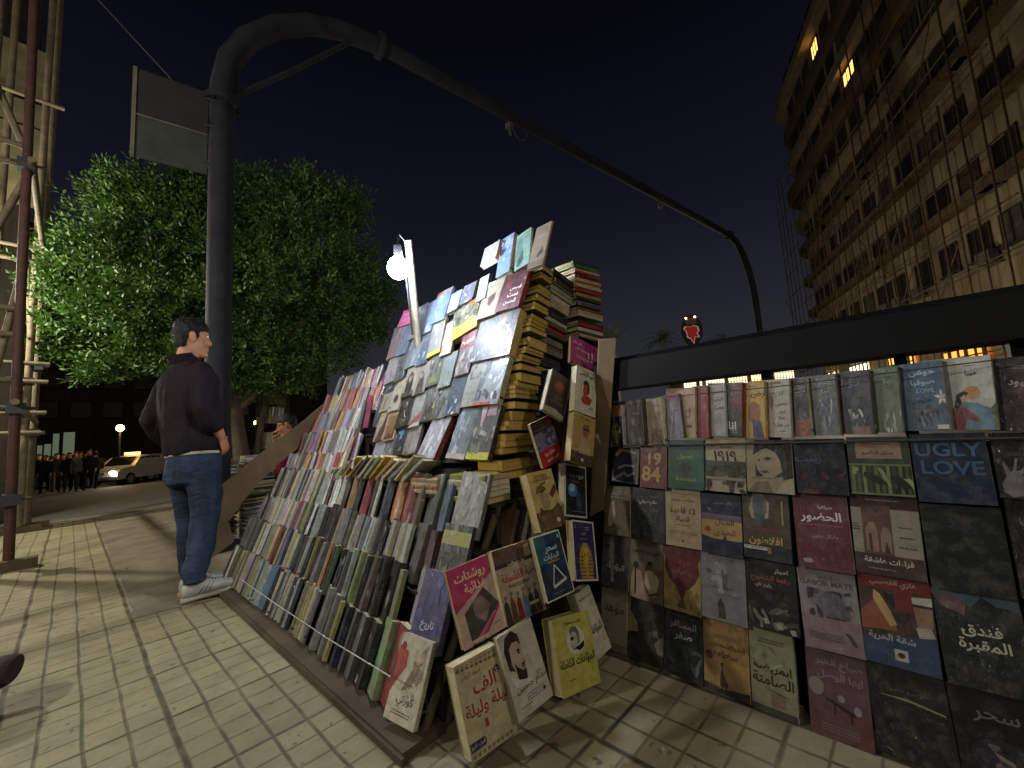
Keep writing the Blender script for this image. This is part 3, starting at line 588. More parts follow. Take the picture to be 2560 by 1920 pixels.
def hand(mb, wrist, d, palm_n, s=1.0, curl=.6, side=1):
    """palm + five fingers. d: direction of the hand, palm_n: palm normal, side: +1 thumb along d x n"""
    d = V3(d).normalized(); n = V3(palm_n); n = (n - d * n.dot(d)).normalized(); t = d.cross(n) * side; w = V3(wrist)
    mb.loft([(w, t * .026 * s, n * .02 * s), (w + d * .03 * s, t * .036 * s, n * .018 * s), (w + d * .07 * s, t * .042 * s, n * .015 * s), (w + d * .092 * s, t * .040 * s, n * .012 * s)], 12)
    for k, (off, L) in enumerate(((.031, .072), (.011, .082), (-.011, .076), (-.031, .060))):
        p = w + d * .085 * s + t * off * s; pts = [p]; dd = d.copy(); 
        for q, f in enumerate((.45, .32, .26)):
            a = curl * (.7 + .25 * q) + .05 * k; dd = (dd * cos(a) + n * sin(a)); p = p + dd * L * f * s; pts.append(p)
        mb.tube(pts, [.0098 * s, .0092 * s, .0084 * s, .0068 * s], 8); mb.ball(pts[-1], .0066 * s, 8, 5)
    p = w + d * .022 * s + t * .03 * s; pts = [p, p + (d * .5 + t * .7 + n * .35) * .038 * s, p + (d * .95 + t * .75 + n * .7) * .052 * s, p + (d * 1.25 + t * .55 + n * 1.0) * .06 * s]
    mb.tube(pts, [.0125 * s, .0115 * s, .0098 * s, .0075 * s], 8); mb.ball(pts[-1], .0074 * s, 8, 5)
def shoe_mesh(c, yaw, s=1.0):
    up_ = MB(); so = MB(); Rm = Matrix.Rotation(yaw, 3, 'Z'); T_ = lambda p: V3(c) + Rm @ (V3(p) * s)
    st = [(-.085, .030, .062, .036), (-.06, .038, .092, .040), (-.02, .040, .10, .04), (.03, .042, .084, .042), (.08, .046, .064, .047), (.13, .047, .052, .048), (.175, .040, .043, .042), (.20, .022, .034, .026)]
    up_.loft([(T_((0, y, .022 + h * .5)), Rm @ V3((w * s, 0, 0)), Rm @ V3((0, 0, h * .5 * s))) for y, w, h, _ in st], 18)
    so.loft([(T_((0, y, .016 + (.012 if y > .16 else 0))), Rm @ V3(((w2 + .004) * s, 0, 0)), Rm @ V3((0, 0, .017 * s))) for y, _, _, w2 in [(-.095, 0, 0, .022)] + st + [(.212, 0, 0, .014)]], 18)
    return up_, so, T_, Rm
# ---- the standing customer
man = thing('person', 'man in dark plum shirt, blue jeans and white shoes standing before the stall', 'person', (.64, 3.55, 0), radians(-50))
man.scale = (.87, .9, 1.)
man.rotation_euler = (Matrix.Rotation(radians(-4.5), 3, Vector((.676, .727, 0))) @ Matrix.Rotation(radians(-66), 3, 'Z')).to_euler()
K = 1.9 / 1.78
sk = MB(); hc = V3((.012, .035, 1.655)) * K
hs, hr, ey, br = head_parts(hc, radians(-22), radians(-4), K)
for a in (hs,): sk.v += []; 
def merge(dst, src):
    n = len(dst.v); dst.v += src.v; dst.f += [tuple(i + n for i in f) for f in src.f]; dst.c += src.c; dst.m += src.m; dst.sm += src.sm
merge(sk, hs)
sk.loft([(hc + V3((-.01, -.03, -.02)), V3((.058, 0, 0)) * K, V3((0, .062, 0)) * K), (hc + V3((-.008, -.035, -.10)), V3((.062, 0, 0)) * K, V3((0, .066, 0)) * K), (V3((0, -.02, 1.49)) * K, V3((.072, 0, 0)) * K, V3((0, .072, 0)) * K), (V3((0, -.02, 1.42)) * K, V3((.10, 0, 0)) * K, V3((0, .085, 0)) * K)], 18)
sk.loft([(V3((0, -.02, 1.42)) * K, V3((.12, 0, 0)), V3((0, .085, 0))), (V3((0, 0, 1.2)) * K, V3((.16, 0, 0)), V3((0, .11, 0))), (V3((0, .01, .95)) * K, V3((.17, 0, 0)), V3((0, .12, 0))), (V3((0, 0, .86)) * K, V3((.15, 0, 0)), V3((0, .11, 0)))], 18)
armR = [V3(p) * K for p in ((.15, -.015, 1.40), (.215, -.03, 1.32), (.258, -.07, 1.14), (.252, .0, 1.03), (.228, .05, .965))]
armL = [V3(p) * K for p in ((-.15, -.015, 1.40), (-.215, -.03, 1.32), (-.268, -.10, 1.12), (-.250, -.01, .99), (-.21, .06, .925))]
for A in (armR, armL): sk.tube(A, [.05, .05, .046, .040, .032], 12)
hand(sk, armR[-1], V3((-.22, .42, -.75)), V3((-.9, -.2, -.1)), K, .55, 1); hand(sk, armL[-1], V3((.22, .42, -.75)), V3((.9, -.2, -.1)), K, .55, -1)
for e in (-1, 1): sk.tube([V3((e * .085, 0, .9)) * K, V3((e * .09, .0, .5)) * K, V3((e * .09, -.10 if e > 0 else -.0, .07)) * K], [.07, .05, .038], 12)
o = link('body', remeshed(sk, .0075, 2), M_SKIN, man)
hm = remeshed(hr, .006, 1); wrinkle(hm, .006, 34, .8)
rs_ = random.Random(9); hb = MB(); hb.v = [tuple(v.co) for v in hm.vertices]; hb.f = [tuple(p.vertices) for p in hm.polygons]; hb.c = [(1, 1, 1, 0)] * len(hb.f); hb.m = [0] * len(hb.f); hb.sm = [True] * len(hb.f)
for p in rs_.sample(list(hm.polygons), min(1500, len(hm.polygons))):
    c = p.center; n_ = p.normal; dn = (n_ * .35 + V3((rs_.uniform(-.5, .5), rs_.uniform(-.2, .5), -.75 if c.z < hc.z + .06 else .15))).normalized(); L_ = rs_.uniform(.010, .022); sd = n_.cross(dn).normalized() * .0016
    hb.add([c - sd, c + sd, c + n_ * .004 + dn * L_], [(0, 1, 2)])
link('hair', hb.mesh('hair', []), M_HAIR, man)
eo = ey.build('eyes', M_PRINT, man); bo = br.build('eyebrows', M_HAIR, man)
jk = MB()
tors = [(.885, .203, .160, .005), (.905, .212, .168, .008), (.95, .222, .178, .012), (1.06, .226, .178, .010), (1.18, .228, .168, -.004), (1.29, .226, .152, -.016), (1.37, .208, .134, -.022), (1.425, .165, .112, -.022), (1.46, .115, .094, -.018), (1.485, .084, .083, -.012)]
jk.loft([(V3((0, y, z)) * K, V3((a * K, 0, 0)), V3((0, b * K, 0))) for z, a, b, y in tors], 28)
for A, e in ((armR, 1), (armL, -1)):
    B_ = [V3((e * .13, -.02, 1.395)) * K] + A[1:3] + [A[2].lerp(A[3], .55), A[3] * 1.0 + (A[3] - A[4]) * .25]
    jk.tube(B_, [.094, .09, .082, .08, .066], 16)
    jk.tube([A[3] + (A[3] - A[4]) * .25, A[3] + (A[3] - A[4]) * -.12], [.064, .058], 16)
jm = remeshed(jk, .012, 3); wrinkle(jm, .016, 7, .4); link('shirt', jm, cloth('plum_cotton', '1a1217', '241920', .85, .8, 10), man)
co = MB(); co.loft([(V3((0, -.012 - .02 * i, 1.478 + .03 * i)) * K, V3(((.088 - .006 * i) * K, 0, 0)), V3((0, (.088 - .004 * i) * K, .018 * K))) for i in range(3)], 24, cap=False); cm = co.build('collar', bpy.data.materials['plum_cotton'], man)
um = MB(); um.loft([(V3((0, .006, .885)) * K, V3((.204 * K, 0, 0)), V3((0, .160 * K, -.012))), (V3((0, .004, .868)) * K, V3((.200 * K, 0, 0)), V3((0, .155 * K, -.012)))], 28); um.build('undershirt_hem', cloth('white_cotton', 'b8b2a4', '9a948a'), man)
je = MB()
je.loft([(V3((0, y, z)) * K, V3((a * K, 0, 0)), V3((0, b * K, 0))) for z, a, b, y in ((.94, .178, .132, 0), (.85, .192, .152, -.004), (.76, .192, .158, -.012), (.70, .178, .145, -.012))], 26)
legs = {1: ((.095, -.01, .76), (.10, .0, .6), (.100, -.015, .46), (.098, -.06, .28), (.094, -.10, .15), (.092, -.10, .105)), -1: ((-.095, -.01, .76), (-.10, .01, .6), (-.105, .02, .46), (-.10, .0, .28), (-.095, -.005, .15), (-.093, -.0, .105))}
for e, L in legs.items(): je.tube([V3(p) * K for p in L], [.108 * K, .100 * K, .088 * K, .080 * K, .068 * K, .063 * K], 18)
jem = remeshed(je, .012, 3); wrinkle(jem, .009, 9, 1.5); M_DENIM = denim_mat(); link('jeans', jem, M_DENIM, man)
M_SHOE = plain('white_leather', 'b9b6ac', .5, var=.12, scale=20, bump=.2); M_SOLE = plain('cream_rubber', 'a39a84', .7, var=.2, scale=18); M_SEAM = plain('shoe_stitching', '5c5a56', .7)
for e, c, yw in ((1, (.10, -.075, 0), -32), (-1, (-.10, .03, 0), -14)):
    u_, so, T_, Rm = shoe_mesh(V3(c) * K, radians(yw), K * 1.13); so_ = link('shoe', remeshed(u_, .006, 2), M_SHOE, man); link('sole', remeshed(so, .006, 1), M_SOLE, so_)
    q = MB()
    for sd in (-1, 1):
        for k in range(3): q.tube([T_((sd * .0405, -.01 + .025 * k, .035)), T_((sd * .042, .012 + .022 * k, .062)), T_((sd * .036, .03 + .02 * k, .082))], .0028, 5)
    for k in range(5): q.tube([T_((-.02, .03 + k * .014, .108 - k * .007)), T_((.02, .036 + k * .014, .108 - k * .007))], .003, 5)
    q.build('laces', M_SEAM, so_)
# ---- seated seller smoking behind the side board
sel = thing('person', 'man in glasses and maroon top smoking behind the stall side board', 'person', (2.0, 5.86, .28), radians(52))
s2 = MB(); hc2 = V3((0, .07, .93)); hs2, hr2, ey2, br2 = head_parts(hc2, radians(8), radians(-16), 1.12)
merge(s2, hs2); s2.loft([(hc2 + V3((0, -.03, -.03)), V3((.06, 0, 0)), V3((0, .066, 0))), (V3((0, .0, .72)), V3((.075, 0, 0)), V3((0, .075, 0))), (V3((0, -.03, .6)), V3((.12, 0, 0)), V3((0, .09, 0))), (V3((0, -.03, .1)), V3((.16, 0, 0)), V3((0, .12, 0)))], 16)
ar = [V3(p) for p in ((.19, -.02, .62), (.27, .12, .40), (.12, .25, .70), (.07, .25, .76))]; s2.tube(ar, [.055, .045, .034, .03], 12); hand(s2, ar[-1], V3((-.3, -.15, .75)), V3((-.5, -.8, 0)), 1.05, .7, 1)
al = [V3(p) for p in ((-.19, -.02, .62), (-.26, .08, .36), (-.1, .3, .22))]; s2.tube(al, [.055, .045, .032], 12); hand(s2, al[-1], V3((.6, .5, -.3)), V3((0, -.2, -1)), 1.05, .5, -1)
link('body', remeshed(s2, .009, 2), skin_mat('seller_skin', 'a8765a'), sel); link('hair', remeshed(hr2, .009, 2), M_HAIR, sel); ey2.build('eyes', M_PRINT, sel); br2.build('eyebrows', M_HAIR, sel)
t2 = MB(); t2.loft([(V3((0, y, z)), V3((a, 0, 0)), V3((0, b, 0))) for z, a, b, y in ((0, .2, .17, 0), (.25, .215, .17, -.02), (.5, .22, .15, -.03), (.63, .19, .125, -.03), (.69, .12, .1, -.02), (.715, .085, .085, -.01))], 22)
t2.tube(ar[:2] + [ar[1].lerp(ar[2], .5)], [.085, .075, .062], 14); t2.tube(al[:2] + [al[1].lerp(al[2], .5)], [.085, .075, .062], 14)
tm = remeshed(t2, .014, 2); wrinkle(tm, .008, 9); link('sweater', tm, cloth('maroon_knit', '7a1c34', '571226'), sel)
tl = MB(); tl.loft([(V3((0, 0, .02)), V3((.19, 0, 0)), V3((0, .16, 0))), (V3((0, .02, -.1)), V3((.18, 0, 0)), V3((0, .17, 0)))], 16)
for e in (-1, 1): tl.tube([V3((e * .1, .05, -.03)), V3((e * .12, .42, -.02)), V3((e * .12, .45, -.28))], [.09, .075, .06], 12)
link('trousers', remeshed(tl, .016, 2), cloth('grey_twill', '2a2a2c', '202022'), sel)
gl = MB(); Rg = Matrix.Rotation(radians(8), 3, 'Z') @ Matrix.Rotation(radians(-16), 3, 'X'); G_ = lambda p: hc2 + Rg @ (V3(p) * 1.12)
for e in (-1, 1):
    gl.tube([G_((e * (.034 + .024 * cos(a)), .106, .014 + .018 * sin(a))) for a in [2 * pi * k / 14 for k in range(15)]], .0028, 6); gl.tube([G_((e * .058, .104, .02)), G_((e * .084, .02, .022)), G_((e * .082, -.02, .012))], .0028, 6)
gl.tube([G_((-.012, .108, .016)), G_((.012, .108, .016))], .0025, 6); gl.build('glasses', plain('spectacle_frame', '17130f', .4), sel)
cg = MB(); cg.tube([G_((.005, .10, -.07)), G_((.03, .18, -.085))], .0042, 8); place(tag(cg.build('cigarette', plain('cigarette_paper', 'b8b0a0', .8)), 'white cigarette in the mouth of the man in the maroon top', 'cigarette'), Matrix.Translation((2.0, 5.86, .28)) @ Matrix.Rotation(radians(52), 4, 'Z'))
ch = thing('stool', 'plain box stool under the seated man behind the side board', 'stool', (2.0, 5.86, 0), radians(52)); m = MB(); m.box((-.2, -.2, .2), (.2, .2, .25)); m.build('seat', plain('stool_wood', '4a3a28', .8), ch)
for a in (-1, 1):
    for b in (-1, 1): m = MB(); m.box((a * .17 - .02, b * .17 - .02, 0), (a * .17 + .02, b * .17 + .02, .2)); m.build('leg', bpy.data.materials['stool_wood'], ch)
# ---- far crowd: two bodies in different strides, copied
def walker(stride, arm, coat):
    sk = MB(); hs, hr, ey, br = head_parts(V3((0, .02, 1.60)), 0, 0, 1.0); merge(sk, hs)
    sk.loft([(V3((0, 0, 1.55)), V3((.055, 0, 0)), V3((0, .06, 0))), (V3((0, -.01, 1.42)), V3((.09, 0, 0)), V3((0, .08, 0))), (V3((0, 0, .9)), V3((.14, 0, 0)), V3((0, .1, 0)))], 12)
    tr_, co_, sh = MB(), MB(), MB()
    co_.loft([(V3((0, y, z)), V3((a, 0, 0)), V3((0, b, 0))) for z, a, b, y in ((.66 if coat else .84, .2, .15, 0), (1.0, .19, .14, 0), (1.2, .2, .14, 0), (1.36, .2, .12, -.01), (1.44, .1, .09, -.01), (1.48, .07, .07, 0))], 16)
    for e in (-1, 1):
        sw = arm * e; A = [V3((e * .18, 0, 1.38)), V3((e * .25, -.03 - sw * .12, 1.12)), V3((e * .24, .06 - sw * .3, .9))]; co_.tube(A, [.075, .065, .05], 10); sk.tube(A, [.04, .04, .03], 8); hand(sk, A[-1], V3((0, .2 - sw, -.9)), V3((-e, 0, 0)), 1, .5, e)
        st_ = stride * e; L = [V3((e * .09, 0, .86)), V3((e * .095, st_ * .18 + .03, .48)), V3((e * .09, st_ * .36, .08 + (.06 if st_ < 0 else 0)))]; tr_.tube(L, [.1, .075, .06], 10); sk.tube(L, [.06, .05, .035], 8)
        u_, so, _, _ = shoe_mesh(L[-1] - V3((0, 0, .08)), 0, 1.0); merge(sh, u_); merge(sh, so)
    return [('body', remeshed(sk, .016, 1)), ('hair', remeshed(hr, .02, 1)), ('coat', remeshed(co_, .03, 1)), ('trousers', remeshed(tr_, .03, 1)), ('shoes', remeshed(sh, .02, 0))]
WK = [walker(.55, .5, 0), walker(.2, .2, 1)]
cols = {'black': cloth('crowd_black', '161618', '0f0f11'), 'grey': cloth('crowd_grey', '58585a', '444446'), 'brown': cloth('crowd_brown', '4a3a30', '382c26'), 'navy': cloth('crowd_navy', '1c2436', '141a28'), 'tan': cloth('crowd_tan', '83745c', '6a5c48'), 'white': cloth('crowd_white', '9c9a94', '807e78')}
crowd = [(-.95, 29.3, 0, 'black', 'navy', 175, 'person in black and navy, nearest the scaffold in the far crowd'), (-.55, 28.7, 1, 'black', 'black', 160, 'person in a long black coat near the left of the far crowd'), (-.35, 30.2, 0, 'navy', 'grey', 20, 'person in navy top and grey trousers walking off in the crowd'), (-.05, 29.6, 0, 'black', 'brown', 190, 'person in black with brown trousers below the pale shutters'), (.3, 28.2, 1, 'brown', 'black', 185, 'person in a long brown coat, middle of the far crowd'), (.62, 27.2, 0, 'black', 'black', 178, 'person all in black standing out front of the crowd'), (.95, 28.4, 0, 'tan', 'black', 172, 'person in a tan jacket and dark trousers in the crowd'), (1.15, 27.0, 0, 'grey', 'navy', 185, 'person in a grey top and navy trousers in the crowd'), (1.5, 28.0, 1, 'white', 'grey', 200, 'person in a whitish coat beside the grey topped one'), (1.62, 26.9, 1, 'black', 'black', 170, 'tall dark coated person at the right edge of the crowd'), (1.95, 27.4, 0, 'brown', 'navy', 10, 'person in brown and navy walking away by the pale car')]
for i, (x, y, k, ct, tr_, rz, lab) in enumerate(crowd):
    x = -1.0 + (x + .95) * .62
    p = thing('person', lab, 'person', (x, y, zr(y)), radians(rz), 'people in the far crowd'); p.scale = (1.0,) * 3 if i % 3 else (1.05,) * 3
    for nm, me in WK[k]:
        ob = bpy.data.objects.new(nm, me); COL.objects.link(ob); ob.parent = p
        if not me.materials: me.materials.append(M_SKIN)
        ob.material_slots[0].link = 'OBJECT'; ob.material_slots[0].material = {'body': M_SKIN, 'hair': M_HAIR, 'coat': cols[ct], 'trousers': cols[tr_], 'shoes': cols['black']}[nm]
# ================================================================ lettering
AR = {}
for row in '''ا fe8d fe8e - -|ب fe8f fe90 fe91 fe92|ت fe95 fe96 fe97 fe98|ث fe99 fe9a fe9b fe9c|ج fe9d fe9e fe9f fea0|ح fea1 fea2 fea3 fea4|خ fea5 fea6 fea7 fea8|د fea9 feaa - -|ذ feab feac - -|ر fead feae - -|ز feaf feb0 - -|س feb1 feb2 feb3 feb4|ش feb5 feb6 feb7 feb8|ص feb9 feba febb febc|ض febd febe febf fec0|ط fec1 fec2 fec3 fec4|ظ fec5 fec6 fec7 fec8|ع fec9 feca fecb fecc|غ fecd fece fecf fed0|ف fed1 fed2 fed3 fed4|ق fed5 fed6 fed7 fed8|ك fed9 feda fedb fedc|ل fedd fede fedf fee0|م fee1 fee2 fee3 fee4|ن fee5 fee6 fee7 fee8|ه fee9 feea feeb feec|و feed feee - -|ي fef1 fef2 fef3 fef4|ى feef fef0 - -|ة fe93 fe94 - -|ؤ fe85 fe86 - -|أ fe83 fe84 - -|ئ fe89 fe8a fe8b fe8c'''.split('|'):
    k, *f = row.split(); AR[k] = [chr(int(x, 16)) if x != '-' else None for x in f]
def shape_ar(s):
    if not any('\u0600' <= c <= '\u06ff' for c in s): return s
    out = []
    i = 0
    joins = lambda c: c in AR and AR[c][2] is not None
    while i < len(s):
        c = s[i]
        if c in AR:
            pj = i > 0 and joins(s[i - 1])
            if c == 'ل' and i + 1 < len(s) and s[i + 1] == 'ا': out.append('\ufefc' if pj else '\ufefb'); i += 2; continue
            nj = joins(c) and i + 1 < len(s) and s[i + 1] in AR
            out.append(AR[c][3] if pj and nj else AR[c][2] if nj else AR[c][1] if pj else AR[c][0])
        else: out.append(c)
        i += 1
    r = ''.join(out)[::-1]
    import re
    return re.sub('[0-9\u0660-\u0669]+', lambda m: m.group(0)[::-1], r)
TXT = {}
def text_mesh(s, bold):
    if (s, bold) in TXT: return TXT[(s, bold)]
    c = bpy.data.curves.new('t', 'FONT'); c.body = shape_ar(s); c.size = 1; c.resolution_u = 3; c.offset = .022 if bold else .006
    o = bpy.data.objects.new('t', c); COL.objects.link(o)
    dg = bpy.context.evaluated_depsgraph_get(); dg.update(); me = o.evaluated_get(dg).to_mesh()
    V = [(v.co.x, v.co.y) for v in me.vertices]; F = [tuple(p.vertices) for p in me.polygons]
    o.evaluated_get(dg).to_mesh_clear(); bpy.data.objects.remove(o); bpy.data.curves.remove(c)
    if V:
        x0, x1 = min(v[0] for v in V), max(v[0] for v in V); y0, y1 = min(v[1] for v in V), max(v[1] for v in V)
        V = [((x - (x0 + x1) / 2), (y - (y0 + y1) / 2)) for x, y in V]; TXT[(s, bold)] = (V, F, x1 - x0, max(y1 - y0, .3))
    else: TXT[(s, bold)] = ([], [], 1, 1)
    return TXT[(s, bold)]
# ================================================================ books
def clampm(x): return 0. if x < 0 else 1. if x > 1 else x
def art_faces(mb, art, w, h, x0=0.):
    """print the cover picture and painted film glare as thin inked shapes on the front board (local -y)"""
    lay = [0]
    def Y(): lay[0] += 1; return -.00025 - .00009 * lay[0]
    def pt(u, v, y): return (x0 + clampm(u) * w, y, clampm(v) * h)
    for a in art:
        k = a[0]
        if k == 'R': y = Y(); _, u0, v0, u1, v1, c, m = a; mb.poly([pt(u0, v0, y), pt(u1, v0, y), pt(u1, v1, y), pt(u0, v1, y)], lin(c, max(m, .35)))
        elif k == 'E':
            y = Y(); _, u, v, ru, rv, c, m = a; mb.poly([pt(u + ru * cos(2 * pi * i / 20), v + rv * sin(2 * pi * i / 20), y) for i in range(20)], lin(c, m))
        elif k == 'P': y = Y(); mb.poly([pt(u, v, y) for u, v in a[1]][::-1], lin(a[2], max(a[3], .35)))
        elif k == 'N':
            _, u0, v0, u1, v1, n, cs, sd = a; rg = random.Random(sd)
            for i in range(n):
                y = Y(); cu, cv_ = rg.uniform(u0, u1), rg.uniform(v0, v1); ru, rv = (u1 - u0) * rg.uniform(.06, .22), (v1 - v0) * rg.uniform(.05, .2); an = rg.uniform(0, pi); q = []
                for j in range(11):
                    t = 2 * pi * j / 11; rr = rg.uniform(.55, 1.15); ex, ey_ = cos(t) * ru * rr, sin(t) * rv * rr; q.append(pt(min(u1, max(u0, cu + ex * cos(an) - ey_ * sin(an))), min(v1, max(v0, cv_ + ex * sin(an) + ey_ * cos(an))), y))
                mb.poly(q, lin(rg.choice(cs), .6))
        elif k == 'L':
            y = Y(); _, u, v, wd, c, n = a; rg = random.Random(int(u * 97 + v * 991 + n))
            for i in range(n):
                x = u - wd / 2; vv = v - i * .032
                while x < u + wd / 2 - .02:
                    l = rg.uniform(.02, .07); mb.poly([pt(x, vv, y), pt(min(x + l, u + wd / 2), vv, y), pt(min(x + l, u + wd / 2), vv + .013, y), pt(x, vv + .013, y)], lin(c)); x += l + rg.uniform(.008, .02)
        elif k == 'FL':
            _, u, v, r, c = a
            for j in range(5):
                y = Y(); t = 2 * pi * j / 5 + .4; mb.poly([pt(u, v, y), pt(u + r * .5 * cos(t - .45), v + r * .32 * sin(t - .45), y), pt(u + r * cos(t), v + r * .62 * sin(t), y), pt(u + r * .5 * cos(t + .45), v + r * .32 * sin(t + .45), y)], lin(c, .2))
        elif k == 'T':
            y = Y(); _, s, u, v, sz, c, bold = a; V, F, tw_, th = text_mesh(s, bold)
            if not V: continue
            sc = sz * h / max(.62, min(th, .95)); sx = min(sc, .92 * w / tw_ if tw_ * sc > .92 * w else sc)
            mb.add([(x0 + u * w + x * sx, y, v * h + z * sc) for x, z in V], F, lin(c))
def cover_body(mb, w, h, t, cc, sc_, x0=0., lift=.0, rnd=None):
    c = .0013; w0 = -x0
    # front board (slightly bowed), back board, spine with softened shoulders
    mb.box((x0, 0, 0), (w - .0015, c, h), cc); mb.box((x0, t - c, 0), (w - .0015, t, h), cc)
    r = min(.003, t * .3); pr = [(w - .0015, 0), (w - .0004, r * .35), (w, r), (w, t - r), (w - .0004, t - r * .35), (w - .0015, t)]
    n = len(pr); mb.add([(x, y, 0) for x, y in pr] + [(x, y, h) for x, y in pr], [(i, i + 1, n + i + 1, n + i) for i in range(n - 1)], sc_, smooth=True)
    pr2 = [(w - .0032, c), (w - .0032, t - c)]; mb.add([(pr2[0][0], pr2[0][1], 0), (pr2[1][0], pr2[1][1], 0), (pr2[1][0], pr2[1][1], h), (pr2[0][0], pr2[0][1], h)], [(0, 3, 2, 1)], sc_)
    for z in (0, h): mb.add([(x, y, z) for x, y in pr] + [(w - .0032, t - c, z), (w - .0032, c, z)], [tuple(range(n + 2)) if z else tuple(range(n + 1, -1, -1))], sc_)
def spine_marks(mb, w, h, t, base, rg, lines=True):
    lum = base[0] * .3 + base[1] * .6 + base[2] * .1; ink = tuple(c * .3 for c in base[:3]) + (.3,) if lum > .12 else tuple(c * .6 + .14 for c in base[:3]) + (.3,)
    x = w + .0003
    if rg.random() < .22:
        b = rg.choice(['8a2a24', '2a3a5a', 'b09a50', '1c1c1c', 'b8b09c']); z = rg.uniform(.04, .12) * h
        mb.poly([(x, .15 * t, z), (x, .85 * t, z), (x, .85 * t, z + .02 * h + .006), (x, .15 * t, z + .02 * h + .006)], lin(b, .3))
    if lines and t > .011 and rg.random() < .6:
        z = h * rg.uniform(.2, .34); end = h * rg.uniform(.55, .85); hw = min(.004, t * .16); cy = t * .5
        while z < end:
            l = rg.uniform(.003, .009); a, b = cy - hw * rg.uniform(.35, 1), cy + hw * rg.uniform(.35, 1)
            mb.poly([(x, a, z), (x, b, z), (x, b, z + l * .55), (x, a, z + l * .8)], ink); z += l + rg.uniform(.001, .005)
PAGEC = ['c8bc98', 'd0c6a8', 'bfae80', 'cdc2a2', 'b8a880']
def frame(o, ex, ez):
    ex, ez = Vector(ex).normalized(), Vector(ez); ez = (ez - ex * ez.dot(ex)).normalized(); ey = ez.cross(ex)
    return Matrix(((ex.x, ey.x, ez.x, o[0]), (ex.y, ey.y, ez.y, o[1]), (ex.z, ey.z, ez.z, o[2]), (0, 0, 0, 1)))
RB = random.Random(77)
NBOOK = [0]
def make_book(M, w, h, t, col, spine, label, group, art=(), wrap=0, ext=0., page=None, cat='book', marks=True):
    mb = MB(); cc = lin(col, .35); sc_ = lin(spine, .5); cover_body(mb, w, h, t, cc, sc_, -ext)
    if art: art_faces(mb, art, w - .0015, h)
    if marks: spine_marks(mb, w, h, t, sc_, RB)
    o = mb.build('book', M_FILM if wrap else M_PRINT, None, M); tag(o, label, cat, group)
    p = MB(); p.box((-ext + .0025, .0016, .002), (w - .004, t - .0016, h - .002), lin(page or RB.choice(PAGEC))); po = p.build('pages', M_PAGE, o)
    NBOOK[0] += 1
    return o

